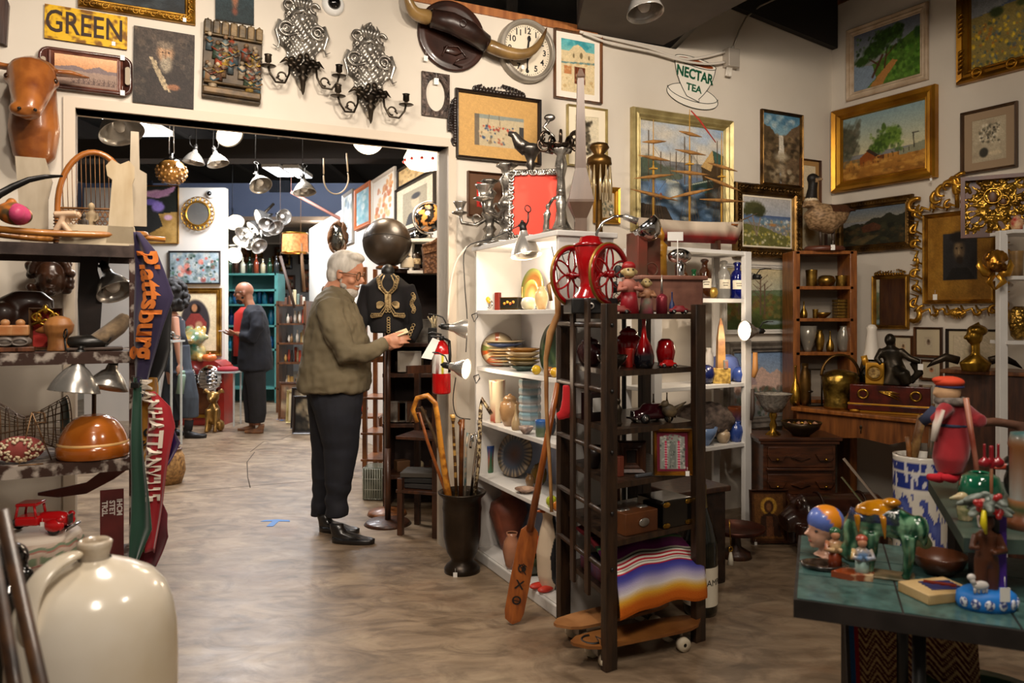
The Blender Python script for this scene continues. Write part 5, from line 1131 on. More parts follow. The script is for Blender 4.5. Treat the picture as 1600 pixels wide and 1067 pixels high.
# aisle floor arrows
for i,(px,py,s) in enumerate(((428,817,1.0),(442,656,1.0),)):
    Y=F*EYE/(py-HY);m=M();c=G(px,Y,.001)
    T_=Matrix(((1,0,0,0),(0,0,1,0),(0,1,0,0),(0,0,0,1)))
    m.prism([(-.022,-.09),(.022,-.09),(.022,.035),(.10,.03),(.085,.065),(0,.085),(-.085,.065),(-.10,.03),(-.022,.035)],.0015,T_)
    one('tape_arrow',['blue tape arrow on the floor left of the grey-haired man','small far blue tape arrow on the floor beyond the bald man'][i],'arrow',m,mat('4a7ec0',.6),c,0)
# pendants and reflector lamps
def cord(m,a,b_): m.tube([a,b_],.004,5)
for i,(px,py,Y,r,lab) in enumerate(((575,216,5.6,.115,'large lit round white pendant globe under the ceiling of the back room'),)):
    t=thing('pendant_globe',lab,'pendant lamp',P(px,py,Y));m=M();m.ell((0,0,0),r,28,18);m.done('shade',mat('ffe6c0',.4,emit=5),t)
    m=M();m.cyl((0,0,r*.95),(0,0,r*1.3),.05,.04,16);m.cyl((0,0,r*1.3),(0,0,3.6-t.location.z),.006,n=6);m.done('stem',DKBRZ,t);plight(P(px,py+36,Y-.05),12,.1)
t=thing('schoolhouse_lamp','lit white glass schoolhouse shade with a row of red flowers','pendant lamp',P(663,243,5.35));s=U(5.35)
m=M();m.lathe([(.05,30*s),(.055,20*s),(26*s,8*s),(32*s,-4*s),(31*s,-12*s),(24*s,-20*s),(.002,-26*s)],36);m.done('shade',mat('ffe8c4',.4,emit=4.5),t)
m=M()
for i in range(12): a=i*pi/6;m.ell((31.8*s*cos(a),31.8*s*sin(a),-10*s),.012,8,6)
m.done('flowers',mat('a8201c',.5),t);m=M();m.cyl((0,0,30*s),(0,0,42*s),.05,.03,16);m.cyl((0,0,42*s),(0,0,3.6-t.location.z),.004,n=6);m.done('stem',BRASS,t);plight(P(655,300,5.2),10,.1)
t=thing('pendant_lamp','amber bubble glass pendant lamp with chrome cap hanging at upper left of the opening','pendant lamp',P(268,268,6.2));s=U(6.2)
m=M();m.ell((0,0,0),(22*s,22*s,20*s),24,16)
for i in range(60):
    a=i*2.4;z=-.9+1.3*i/60;rr_=math.sqrt(max(0,1-z*z));m.ell((22*s*rr_*cos(a),22*s*rr_*sin(a),20*s*z),.014,7,5)
m.done('shade',mat('b08040',.12,.3,'5a3a14',8,.1,.6),t);m=M();m.ell((0,0,12*s),(15*s,15*s,10*s));m.cyl((0,0,18*s),(0,0,30*s),.012);m.done('cap',CHROME,t)
m=M();[cord(m,(dx,0,28*s),(dx*.3,0,3.6-t.location.z)) for dx in (-.02,.02)];m.done('cord',CHROME,t);plight(P(268,268,5.98),.8,.03)
clamp_lamp('reflector_lamp','lit reflector lamp under the header, left of the large pendant globe',P(348,196,5.0),(.55,-.55,-.6),.13,.085,lit=14,hang=3.9)
clamp_lamp('reflector_lamp','wide aluminium reflector lamp cut by the header at the upper left of the opening',P(178,172,4.4),(.45,-.25,-1),.16,.12,lit=0,hang=3.9)
clamp_lamp('reflector_lamp','aluminium reflector lamp right of the amber pendant lamp',P(305,235,6.6),(-.1,-.1,-1),.11,.09,lit=0,hang=3.9)
clamp_lamp('reflector_lamp','aluminium reflector lamp second right of the amber pendant lamp',P(336,238,6.6),(.3,-.1,-1),.11,.09,hang=3.9)
clamp_lamp('reflector_lamp','aluminium reflector lamp hanging from the black cable in front of the blue duct',P(402,276,6.4),(.45,-.5,-.8),.11,.09,hang=3.9)
clamp_lamp('reflector_lamp','aluminium reflector lamp pointing down beside the grey-haired man, under the light panel',P(474,281,6.2),(.15,-.2,-1),.11,.09,hang=3.9)
clamp_lamp('reflector_lamp','aluminium reflector lamp hanging from the soffit at the top of the photo',P(1002,-18,3.6),(.12,-.2,-1),.13,.085,hang=3.25)
clamp_lamp('reflector_lamp','small lit reflector lamp far back below the blue duct',P(364,338,11.0),(.4,-.6,-.6),.16,.13,lit=10,hang=3.9)
m=M();m.torus((0,0,0),.10,.006,24,6,a0=pi*.95,a1=pi*2.1,sz=1.3);m.tube([(-.10,0,.03),(-.10,0,.16)],.006);m.tube([(.095,0,.05),(.085,0,.2)],.006)
one('looped_cable','loop of beige cable hanging from the dark girder in the back room','cable',m,mat('b8a890',.5),P(525,278,6.2))
for i,(px,py,Y,w_) in enumerate(((435,266,8.6,.19),(466,268,8.6,.17),(212,193,5.2,.24))):
    m=M();m.box((0,0,0),(w_,.6,.04));m.cyl((0,0,0),(0,0,4.1-P(px,py,Y).z),.01);t=thing('light_panel',['bright ceiling light panel left of its twin, above the blue duct','bright ceiling light panel right of its twin, above the blue duct','bright square light panel at the upper left of the opening'][i],'ceiling light',P(px,py,Y))
    m.done('housing',mat('c0bcb4',.5),t);m=M();m.box((0,0,-.022),(w_*.92,.55,.006));m.done('diffuser',mat('f2f6ff',.5,emit=7),t)
for i,px in enumerate((437,222)):
    c=P(px,291,11.9);t=thing('air_vent',['dark air vent grille on the blue duct','dark air vent grille on the blue duct, behind the amber pendant lamp'][i],'vent',c);m=M();m.box((0,0,0),(.32,.03,.18));m.done('backing',mat('2a2e38',.7),t)
    m=M();[m.box((-.15+.03*k,-.02,0),(.006,.01,.17)) for k in range(11)];[m.box((0,-.02,-.08+.032*k),(.31,.01,.005)) for k in range(6)];m.done('grille',mat('10131a',.6),t)
# partition paintings
PW=Wall((-4.72,10.13),(1,0))
def pan_fr(name,label,x0,x1,y0,y1,fw,fm,pic,**k): return framed(name,label,'painting',PW,(x0,x1,y0,y1),fw,fm,pic,**k)
p=Pic(60,70,'23251f',60).poly([(.0,.6),(.5,.5),(1,.45),(1,1),(0,1)],'b08a4c').dabs(40,.4,1,.55,1,.08,['a07a3c','c09a5a','8a6a34'],.5).poly([(0,.4),(.3,.35),(.6,.45),(.7,.7),(.4,.85),(0,.85)],'2c2c2a').blob(.55,.14,.3,.08,'b88aa0',.3,.15).poly([(.4,.16),(.95,.0),(.9,.1),(.6,.22)],'a87a94').blob(.45,.28,.16,.07,'6a5a9a',.4).blob(.6,.36,.14,.12,'8a74b8',.4,.2).blob(.8,.55,.1,.06,'c8a0b0',.4).blob(.3,.88,.2,.06,'7a4a5a',.4).nois(.05)
pan_fr('theatre_painting','tall painting of a dark figure with pink and violet shapes, thin gilt frame',198,280,290,381,.012,GOLDB,p)
c=P(310,334,10.08);t=thing('round_mirror','round mirror with pierced scalloped gilt rim on the partition','mirror',c)
m=M();m.lathe([(.002,.02),(.15,.02)],36,rot=rt);m.done('glass',mat('e8e4dc',.1,.9,emit=0),t)
m=M();m.torus((0,-.02,0),.155,.012,36,6)
for i in range(20): a=i*pi/10;m.torus((.19*cos(a),-.015,.19*sin(a)),.026,.007,10,5)
m.torus((0,-.02,0),.22,.004,40,4);m.done('rim',GOLDB,t)
t=thing('security_camera','small round security camera on the back partition above the round mirror','security camera',P(329,303,10.12));m=M();m.lathe([(.055,0),(.05,.03),(.03,.04)],20,rot=rt);m.done('housing',mat('e8e8e4',.4),t);m=M();m.ell((0,-.04,0),.032);m.done('dome',BLKG,t)
p=Pic(80,50,'8a9aa0',61).dabs(90,0,1,0,1,.1,['9aa8ac','6a7a80','b8b4a8','4a5a50'],.6).dabs(22,.1,.95,.2,.9,.09,['b85a4c','c87868','8a3a34','d8a898'],.85).dabs(60,0,1,.1,1,.04,['2c4434','4a6a54','1c2c24','d8d0c0'],.8).nois(.08)
pan_fr('rose_painting','wide painting of tangled red roses and leaves in a black frame',264,345,392,444,.02,BLKW,p)
p=Pic(70,90,'dccaa4',62).dabs(30,0,1,0,1,.1,['e4d4b0','d0bc94'],.4).blob(.52,.52,.34,.42,'3a3436',.1).blob(.52,.28,.14,.1,'1c1614',.3).blob(.5,.26,.075,.08,'b07a54',.3).poly([(.3,.5),(.42,.36),(.62,.36),(.78,.52),(.7,.75),(.36,.75)],'8a3a34').blob(.6,.55,.1,.08,'b88a6a',.4).blob(.42,.6,.08,.06,'c09070',.4).nois(.05)
pan_fr('portrait_print','portrait of a seated woman on a dark oval, carved gold frame',262,347,450,556,.07,GOLD,p,d=.05)
# things in front of the partition
t=thing('red_cabinet','rounded red cabinet with chrome fittings below the framed portrait','cabinet',G(314,9.75,0));s=U(9.75)
m=M();w_,hh=36*s,EYE-(564-HY)*s
m.prism([(-w_,0),(w_,0),(w_,hh-.16),(w_-.03,hh-.06),(w_-.12,hh),(-w_+.12,hh),(-w_+.03,hh-.06),(-w_,hh-.16)],.38);m.done('body',mat('a8281c',.35,0,'7a1c14',3,coat=.4),t)
m=M();m.box((0,-.01,hh*.48),(w_*1.5,.02,hh*.6));m.done('front_panel',mat('8a5a3a',.25,.6,'4a2a1c',6),t)
for i,(dx,dz) in enumerate(((-.16,.60),(.14,.60))):
    m=M();m.ell((dx,-.08,dz),(.15,.10,.17),20,14);[m.torus((dx,-.08,dz+k*.05),.148*cos(k*.3)+.004,.006,20,5,rot=R90X) for k in (-2,-1,0,1,2)];m.done('chrome_drum',CHROME,t)
m=M();m.box((0,-.03,.12),(w_*1.4,.03,.04));m.done('rail',BRASS,t)
m=M();b_=[(0,0,.03),(0,0,.1)];m.ell((0,0,.22),(.08,.07,.14));m.ell((0,-.02,.42),(.07,.08,.07));m.tube([(0,-.07,.40),(0,-.13,.38)],[.04,.025],8)
for sx in (-1,1): m.tube([(sx*.05,-.05,.28),(sx*.05,-.08,.1),(sx*.05,-.1,.01)],[.035,.022,.028],8);m.ell((sx*.07,.03,.07),(.045,.07,.07));m.tube([(sx*.05,0,.46),(sx*.1,-.01,.5),(sx*.13,0,.46)],[.02,.03,.01],8)
one('dog_statue','seated golden dog statue beside the red cabinet','statue',m,mat('b08a4c',.3,.7,'6a4a20',9),G(334,9.2,0),vox=.012)
t=thing('ceramic_dragon','green glazed ceramic lion-like figure on the red cabinet','figurine',G(306,9.8,hh))
m=M();m.ell((0,0,.12),(.13,.1,.12));m.ell((0,-.05,.3),(.14,.12,.11));m.ell((-.02,-.15,.27),(.09,.06,.06));[m.ell((.1*sx,0,.40),(.035,.03,.05)) for sx in (-1,1)];[m.ell((.13*cos(a),.0,.3+.12*sin(a)),.035,8,6) for a in [i*.7 for i in range(6)]];[m.ell((sx*.09,-.08,.04),(.045,.06,.05)) for sx in (-1,1)]
m.done('body',mat('2f7a6a',.2,0,'c8a050',6,.1,.5),t,vox=.012);m=M();m.box((-.02,-.205,.27),(.1,.02,.02));m.done('teeth',mat('d8c8a8',.4),t)
m=M();m.lathe([(.002,0),(.07,.01),(.09,.05),(.07,.09),(.002,.085)],24,lob=.06,nl=8);m.cyl((0,0,.08),(.01,0,.115),.01);one('ceramic_pumpkin','small orange ceramic pumpkin on the red cabinet','pumpkin',m,mat('c8682c',.4),G(327,9.62,hh))
for i,(px,Y,z,lab) in enumerate(((356,9.75,0,'acrylic stand with red cloth beside the bald man'),(258,8.2,0,'clear acrylic display stand with jewellery behind the pennants'))):
    t=thing('acrylic_stand',lab,'display stand',G(px,Y,z));hh_=.68 if i == 0 else 1.12
    for sx in (-1,1):
        for sy in (-1,1): m=M();m.box((sx*.12,sy*.12,hh_/2),(.018,.018,hh_));m.done('leg',mat('d8dcd8',.1,0,trans=.4),t)
    m=M();m.box((0,0,hh_),(.3,.3,.02));m.done('top',mat('d8dcd8',.2,trans=.3),t)
    m=M();rr=random.Random(i);[m.torus((rr.uniform(-.1,.1),rr.uniform(-.1,.1),hh_+.035+rr.random()*.06),.03,.008,12,5,rot=Matrix.Rotation(rr.random()*3,4,'X')) for _ in range(12)] if i else m.ell((0,0,hh_+.03),(.15,.14,.04))
    m.done('jewellery' if i else 'cloth',SILV if i else mat('8a1420',.8),t)
t=thing('wicker_vessel','round wicker basket on the floor behind the pennants','basket',G(262,6.4,0));m=M();m.lathe([(.002,0),(.11,0),(.14,.1),(.13,.22),(.10,.28),(.09,.28),(.11,.2)],24);m.done('body',mat('a8804a',.7,0,'6a4a28',40,.6),t)
m=M();m.torus((0,0,.28),.10,.012,24,6,rot=R90X);m.done('rim',wood(),t)
# teal shelf
TEAL=mat('4a8a84',.6,0,'3c746e',4)
Y=12.2;s=U(Y);t=thing('teal_bookcase','teal painted open bookcase behind the bald man holding blue glass','bookcase',G(392,Y,0));X0,X1=-44*s,40*s;zt=EYE-(427-HY)*s
for nm,bb in (('side',(X0,.2,0)),('side',(X1,.2,0))): m=M();m.box((bb[0],.18,zt/2),(.05,.4,zt));m.done(nm,TEAL,t)
m=M();m.box((-.02*s,.37,zt/2),(X1-X0,.02,zt));m.done('back',mat('2c5a58',.7),t)
SZ=[.25]+[EYE-(y-HY)*s for y in (545,508,475,452)]+[zt]
for z in SZ: m=M();m.box(((X0+X1)/2,.18,z-.015),(X1-X0,.4,.03));m.done('shelf',TEAL,t)
rr=random.Random(31);blue=[mat(c,.08,0,trans=.5,coat=.5) for c in ('1c6aa8','2c9ac0','103c80','4ab0c8')]
def bottle_m(r,h,k=0):
    m=M();m.lathe([(.002,0),(r,0),(r,h*.55),(r*.8,h*.66),(r*.35,h*.74),(r*.32,h*.95),(r*.42,h),(.002,h)] if k == 0 else [(.002,0),(r*.6,0),(r,h*.35),(r*.9,h*.7),(r*.5,h*.85),(r*.7,h),(.002,h*.98)] if k == 1 else [(.002,0),(r*.8,0),(r,h*.9),(r*.96,h),(.002,h*.2)],14);return m
for zi in (1,2,3):
    for k in range(9):
        x=X0+.06+(X1-X0-.12)*k/8;one('blue_glass','blue glass vessel standing on the teal bookcase','glass',bottle_m(.035+.02*rr.random(),.16+.1*rr.random(),k % 3),blue[(k+zi) % 4],G(392,Y,SZ[zi])+Vector((x,.12+.1*rr.random(),0)),group='blue glassware on the teal bookcase')
for k in range(8):
    x=X0+.05+(X1-X0-.1)*k/7;one('glass_bottle','bottle standing on top of the teal bookcase','bottle',bottle_m(.04,.2+.14*rr.random(),0),mat(['1c3a24','3a1c10','c8c0a8','102818','8a3a20','b8a888','1c3a24','2a2a2a'][k],.15,coat=.4),G(392,Y,zt)+Vector((x,.15,0)),group='bottles on top of the teal bookcase')
# clutter along the far right of the aisle and on the far wall
FW=Wall((-3.5,19.1),(1,0))
for i in range(26):
    x0=348+rr.random()*140;y0=350+rr.random()*90;w_=10+rr.random()*14;h_=w_*(.9+.7*rr.random())
    p=Pic(12,14,rr.choice(['b8a888','8a6a4a','6a7a80','d8ccb4','4a4a3a','a85a3a']),70+i).dabs(16,.1,.9,.1,.9,.12,['3a3a34','c8b890','6a5a4a','8a9a94'],.8)
    z=FW.Z(x0+w_/2,y0+h_/2)
    if z < 3.0: framed('distant_picture','small framed picture hanging on the farthest wall','picture',FW,(x0,x0+w_,y0,y0+h_),.05,rr.choice([BRNW,GOLD,BLKW]),p,d=.05,group='pictures on the farthest wall')
def shelfrow(name,label,px0,px1,Y,zs,d,mt,items=7,seed=1,grp='curios',h=1.3,ilabel='small curio',pal=('8a6a44','c8b890','5a3a2a','6a7a70','a8442c','d8ccb8','3a3430','b08a4c')):
    rr=random.Random(seed);c=G((px0+px1)/2,Y,0);w_=(px1-px0)*U(Y);t=thing(name,label,'shelving',c)
    for sx in (-1,1): m=M();m.box((sx*w_/2,0,h/2),(.04,d,h));m.done('side',mt,t)
    for z in zs: m=M();m.box((0,0,z-.012),(w_,d,.024));m.done('shelf',mt,t)
    for z in zs:
        for k in range(items):
            x=-w_/2+.05+(w_-.1)*(k+.5)/items;q=rr.random();hh=.10+.12*rr.random();r=.4*w_/items
            m=bottle_m(min(r,.07),hh,int(q*3)) if q < .7 else M().box((0,0,hh/2),(r*1.4,.05,hh),bev=.004)
            one('curio',ilabel,'curio',m,mat(rr.choice(pal),.4),c+Vector((x,-d*.15+.1*rr.random(),z)),rz=rr.random(),group=grp)
    return t
shelfrow('display_shelf','crowded display shelf at the far right of the aisle',440,482,11.2,[.35,.72,1.0,1.28,1.55],.4,BRNW,7,3,'curios on the far aisle shelf',1.6,'small curio on the far aisle shelf')
shelfrow('display_shelf','low dark display shelf beyond the teal bookcase',425,452,14.5,[.4,.9,1.3,1.7],.4,BLKW,7,4,'curios on the farthest shelf',1.8,'small curio on the farthest shelf')
for i,(px,Y,w_,h_,c_,rz_) in enumerate(((456,10.2,.34,.5,'6a4a34',.3),(466,9.9,.3,.42,'b8a888',.4),(449,10.4,.22,.26,'c8a880',.2),(472,9.4,.26,.5,'2a2420',.7),(478,9.0,.3,.44,'1c1a18',.9))):
    p=Pic(14,18,c_,90+i).dabs(20,.1,.9,.1,.9,.12,['8a7a60','4a4438','b8a888'],.6)
    c=G(px,Y,h_/2+.01);framed('leaning_picture',['tall brown framed picture standing on the floor beyond the bald man','pale framed picture standing on the floor beyond the bald man','smallest framed picture standing on the floor near the bald man','narrow dark picture leaning by the aisle, just left of the jacket','black frame leaning by the aisle behind the olive jacket'][i],'picture',None,(c,w_,h_),.03,[BRNW,PALEG,BRNW,BLKW,BLKW][i],p,tilt=-.12)
clusterY=10.5
for i in range(14):
    u=i/13;px,py=372+58*u+6*sin(i*2),385-52*u+8*cos(i*3)
    clamp_lamp('reflector_lamp','shiny reflector lamp in the cluster of clamp lamps hanging far back',P(px,py,clusterY+.2*sin(i)),(sin(i*2),-.7,-.6+.3*cos(i)),.16,.11,lit=(9 if i % 3 == 0 else 0),grp='cluster of clamp lamps above the far aisle',clip=False)
m=M();m.tube([P(428,318,10.5),P(372,375,10.6)],.02,8);one('lamp_rail','slanting rail carrying the cluster of clamp lamps','rail',m,DKBRZ)
t=thing('drum_lampshade','orange woven drum lampshade far back in the aisle','lampshade',P(461,395,9.6));s=U(9.6);m=M();m.lathe([(20*s,0),(19*s,30*s)],30);m.done('shade',mat('d88a4c',.7,0,'b05a28',30,.3,emit=.35),t);m=M();m.torus((0,0,30*s),19*s,.01,30,5,rot=R90X);m.torus((0,0,0),20*s,.01,30,5,rot=R90X);m.done('trim',BRASS,t)
for i,(px,py,Y,L_,a) in enumerate(((455,340,9.8,.9,.5),(438,440,10,.7,1.3),(470,420,9.5,.6,1.5))):
    m=M();m.tube([(0,0,0),(L_*cos(a),0,-L_*sin(a))],.02,6);m.cyl((0,0,0),(0,0,4.0-P(px,py-40,Y).z),.003,n=5);one('hanging_pole',['pink painted pole slanting under the far ceiling','thin dark pole hanging near the far display shelf','thin rod hanging below the orange lampshade'][i],'pole',m,mat(['b07868','4a3a30','7a5a3a'][i],.6),P(px,py-40,Y))
# right partition pictures, seen obliquely
def W3box(a,b_,y0,y1): return (a,b_,y0,y1)
p=Pic(36,60,'b4bcc0',101).dabs(60,0,1,0,1,.08,['8a9aa0','d0d0c8','5a6a70','a8a890'],.6)
framed('grey_painting','narrow grey abstract picture in silver frame, farthest on the aisle partition','painting',W3,(538,554,300,382),.04,mat('a8a49c',.4,.4),p)
p=Pic(40,60,'8ab0b4',102).dabs(60,0,1,0,1,.08,['5a9aa0','b0c8c8','d8dcd4','7aa0b0'],.6)
framed('blue_painting','pale blue abstract picture in an orange wood frame on the aisle partition','painting',W3,(557,581,290,356),.05,mat('c86a28',.45),p)
p=Pic(60,70,'eee6d8',103).dabs(40,.15,.85,.2,.9,.07,['d88a3c','c8682c','e0a860','b85a20'],.7,1).dabs(10,.6,.9,.05,.3,.05,['d88a3c'],.6)
framed('orange_abstract','white picture with loose orange brush marks on the aisle partition','painting',W3,(584,620,272,350),.03,mat('d8d0c4',.4),p)
p=Pic(60,70,'cfc2a8',104).poly([(.18,.15),(.82,.15),(.82,.9),(.18,.9)],'9a9078').poly([(.25,.9),(.35,.66),(.6,.6),(.78,.9)],'2a2826').blob(.52,.42,.12,.16,'b8a688',.3).blob(.54,.3,.14,.08,'2a2624',.4).nois(.05)
framed('portrait_photograph','old sepia photograph of a young man in a pale mount and thin frame','framed photograph',W3,(621,682,283,358),.02,BLKW,p)
p=Pic(60,24,'c8a870',105).dabs(60,0,1,0,1,.1,['b8905a','d8c090','8a6a3c','6a6a4a'],.6)
framed('sepia_landscape','long sepia landscape picture above the photograph of the young man','framed picture',W3,(624,690,248,280),.02,BLKW,p)
t=thing('vine_wreath','round twisted vine wreath mirror behind the grey-haired man','wreath',P(528,372,6.6));s=U(6.6);m=M()
for k in range(4): m.tube([(13*s*cos(a)+.012*sin(a*7+k),.012*cos(a*5+k),24*s*sin(a)+.012*cos(a*6+k)) for a in [i*pi/20 for i in range(40)]],.011,6,closed=True)
m.done('vines',mat('7a5230',.6,0,'4a3018',14),t);m=M();m.lathe([(.002,0),(12*s,0),(12*s,.01),(.002,.01)],24,rot=rt,sy=1.8);m.done('glass',mat('8a8a84',.08,.9),t)
# ---- dark wood cabinet inside the opening, with the things on it
DW=mat('4a2814',.45,0,'2a1509',6,.15,.2,sc=(6,6,1));MW=wood('8a5224','5c3214')
Y=CY=5.55;s=U(Y);t=thing('wooden_cabinet','dark wooden open cabinet inside the opening, crowded with curios','cabinet',G(655,Y+.15,0),-.0)
w_=96*s;zt=EYE-(420-HY)*s
for sx in (-1,1): m=M();m.box((sx*w_/2,.0,zt/2),(.035,.36,zt));m.done('side',DW,t)
m=M();m.box((0,.17,zt/2),(w_,.02,zt));m.done('back',mat('2a1810',.7),t)
CZ=[.25,.62,.98,1.20,zt]
for z in CZ: m=M();m.box((0,0,z-.015),(w_+.04,.38,.03),bev=.004);m.done('shelf',DW,t)
cc=lambda px,z,b_=0.: G(px,CY+.1+b_,z)
t=thing('leather_ball','large dark brown leather ball on top of a stand in the opening','ball',P(605,379,5.4));r=38*U(5.4)
m=M();m.ell((0,0,0),r,40,26);m.done('ball',mat('3c3024',.38,0,'241c14',7,.25,.2),t)
m=M();m.torus((0,0,0),r*1.001,.002,40,4,rot=Matrix.Rotation(.4,4,'Z'));m.torus((0,0,0),r*1.001,.002,40,4,rot=Matrix.Rotation(1.3,4,'X'));m.done('seam',BLACK,t)
m=M();zz=EYE-(416-HY)*U(5.4);m.torus((0,0,zz-.01),.07,.012,20,6,rot=R90X);m.cyl((0,0,.03),(0,0,zz-.02),.022,.018,10);m.lathe([(.002,0),(.14,0),(.13,.025),(.03,.04),(.002,.05)],20)
one('ball_stand','wooden post stand under the large dark ball','stand',m,MW,G(605,5.4,0))
t=thing('globe','black and gold world globe on a silver stand in the opening','globe',P(671,340,5.5));r=23*U(5.5)
def globec(v):
    n=mnoise.noise(v*22)+.5*mnoise.noise(v*50+Vector((3,1,0)));return H('c98a4a') if n > .12 else H('141210')
m=M();m.ell((0,0,0),r,64,40);m.done('sphere',vcol(.15,coat=.5),t,col=globec)
m=M();m.torus((0,0,0),r*1.12,.008,40,6,a0=-1.8,a1=1.8,rot=Matrix.Rotation(pi,4,'Z'));m.cyl((0,0,-r*1.1),(0,0,-r*1.35),.012,.02);m.lathe([(.07,-r*1.5),(.06,-r*1.42),(.02,-r*1.35),(.002,-r*1.34)],20);m.done('stand',SILV,t)
zz=P(671,340,5.5).z-r*1.5
m=M();m.box((0,0,-.012),(.26,.22,.024),bev=.004);m.box((-.11,0,-.13),(.02,.2,.22));m.box((.11,0,-.13),(.02,.2,.22));m.box((0,0,-.235),(.26,.22,.02))
one('wall_shelf','small white riser shelf under the globe','shelf',m,WHITE,Vector((G(668,5.52,0).x,5.52,zz)))
# woven basket hanging
t=thing('wicker_basket','rectangular woven wicker letter basket hanging on the door jamb','basket',P(683,400,5.0),.2);s=U(5.0)
m=M();m.rings([[(-20*s,0,-27*s),(20*s,0,-27*s),(20*s,.1,-27*s),(-20*s,.1,-27*s)],[(-21*s,-.02,4*s),(21*s,-.02,16*s),(21*s,.12,16*s),(-21*s,.12,4*s)]],smooth=False);m.done('lower_pocket',mat('8a6040',.7,0,'5a3a24',60,.7,pat='vor'),t)
m=M();m.rings([[(-22*s,-.035,2*s),(20*s,-.035,14*s),(20*s,.05,14*s),(-22*s,.05,2*s)],[(-24*s,-.06,14*s),(8*s,-.06,32*s),(16*s,.06,32*s),(-24*s,.06,14*s)]],smooth=False);m.tube([(-24*s,-.06,14*s),(-8*s,-.065,20*s),(8*s,-.06,32*s)],.01,8);m.done('upper_pocket',mat('9a6e4a',.7,0,'6a4429',60,.7,pat='vor'),t)
# cat figure and glossy black dog
m=M();m.loft([(0,0,0,.05,.05),(0,0,.06,.05,.05),(-.01,0,.13,.035,.04)],14);m.ell((-.035,-.01,.175),(.045,.04,.038));m.tube([(-.06,-.02,.175),(-.095,-.02,.17)],[.028,.016],8)
for sx in (-1,1): m.tube([(-.02,sx*.025,.2),(-.01,sx*.028,.235)],[.018,.004],8)
one('cat_figure','white and black ceramic cat figure looking left beside the dark ball','figurine',m,vcol(.25,coat=.4),G(636,5.45,zt),vox=.006,col=lambda v: H('2a2420') if mnoise.noise(v*17) > .12 else H('d8c8ac')) 
m=M();m.loft([(0,0,0,.07,.08),(0,0,.12,.07,.07),(0,0,.2,.05,.05)],14);m.ell((0,-.02,.25),(.05,.06,.05));m.tube([(0,-.06,.24),(0,-.11,.225)],[.035,.02],8)
for sx in (-1,1): m.tube([(sx*.045,0,.27),(sx*.065,-.01,.2)],[.018,.02],8);m.tube([(sx*.035,-.06,.14),(sx*.035,-.08,.01)],[.02,.025],8)
dog=m.done('black_dog',BLKG,vox=.008);dog.location=cc(655,zt,-.02);tag(dog,'glossy black seated ceramic dog on the cabinet, left of its smaller twin','figurine','glossy black ceramic dogs')
cp(dog,cc(680,zt,-.02),label='smaller glossy black ceramic dog below the wicker basket',s=.75)
t=thing('ceramic_jar','dark glazed jar with a pale band standing in front of the black dogs','jar',cc(647,zt,-.14));m=M();m.lathe([(.002,0),(.045,0),(.05,.05),(.045,.1),(.035,.11)],20);m.done('body',mat('2a1c14',.3,coat=.3),t);m=M();m.lathe([(.049,.03),(.0515,.05),(.049,.07)],20);m.done('band',mat('c8b48c',.4,0,'6a4a2c',40),t)
# framed red print, pen box
p=Pic(30,36,'a01c24',110).dabs(20,.2,.8,.2,.8,.12,['c04040','701018','d87868'],.6)
framed('red_print','red print in a silver frame standing inside the dark cabinet','framed picture',None,(cc(663,CZ[3]+.085,-.05),.15,.17),.012,SILV,p,d=.015)
t=thing('pen_box','black box full of pale brushes and sticks on the cabinet','box',G(683,5.45,CZ[3]));m=M();m.box((0,0,.055),(.12,.09,.11),bev=.004);m.done('box',BLACK,t)
m=M();rr=random.Random(4);[m.tube([(rr.uniform(-.04,.04),rr.uniform(-.03,.03),.1),(rr.uniform(-.07,.07),rr.uniform(-.03,.03),.17+.03*rr.random())],.004,5) for _ in range(16)];m.done('sticks',mat('d8c8a4',.7),t)
# jacket on a form
Y=5.15;base=G(606,Y,0);s=U(Y);t=thing('embroidered_jacket','black jacket with gold cord embroidery displayed on a form','jacket',base)
q=lambda px,py,dy=0: P(px,py,Y+dy)-base
m=M();m.loft([(*q(607,520),.12,.09),(*q(606,500),.125,.095),(*q(606,470),.15,.10),(*q(606,448),.16,.09),(*q(606,436),.10,.07),(*q(606,428),.05,.05)],22,p=2.3)
m.tube([q(576,446),q(567,480,.0),q(562,515,-.02)],[.05,.05,.042],12);m.tube([q(636,446),q(646,480),q(650,510),q(640,532,-.06)],[.05,.055,.05,.04],12)
m.done('cloth',mat('0d0b0c',.9,0,'171316',8,.2),t,vox=.009)
EM=mat('c2a878',.5,.3,'7a6440',30,.3);m=M()
def cordp(pts,r=.0045,dy=-.11): m.tube([q(x,y,dy) for x,y in pts],r,5)
for sx in (-1,1):
    cordp([(606+sx*8,428),(606+sx*16,436),(606+sx*14,450),(606+sx*4,460)]);cordp([(606+sx*5,430),(606+sx*10,440),(606+sx*9,450),(606+sx*2,458)])
    cordp([(606+sx*2,460),(606+sx*2,480),(606+sx*10,494),(606+sx*26,494)],dy=-.112);cordp([(606+sx*4,460),(606+sx*4,478),(606+sx*12,490),(606+sx*26,490)],dy=-.112)
    for k in range(5): c=q(606+sx*(12+3*k),492+.4*k,-.108);m.torus(c,.012,.0035,12,4)
    for k in range(7): c=q(606+sx*2.5,462+k*4,-.11);m.torus(c,.009,.003,10,4)
    for k in range(4): c=q(606+sx*(12+.6*k),476+k*1.5-1,-.11);m.torus(c,.016-.002*k,.003,14,4,sx=1.5)
    for k in range(8): a=k/7;c=q(606+sx*(15-12*a*a),434+24*a,-.105+.01*a);m.torus(c,.011,.0035,10,4)
for k in range(10): m.torus(q(645+2*sin(k),460+k*3,-.055),.011,.0035,10,4)
for k in range(6): m.torus(q(607,498+k*4,-.1),.010,.0035,10,4)
for k in range(5): m.torus(q(646-k*2,508+k*5,-.075-.01*k),.010,.0035,10,4)
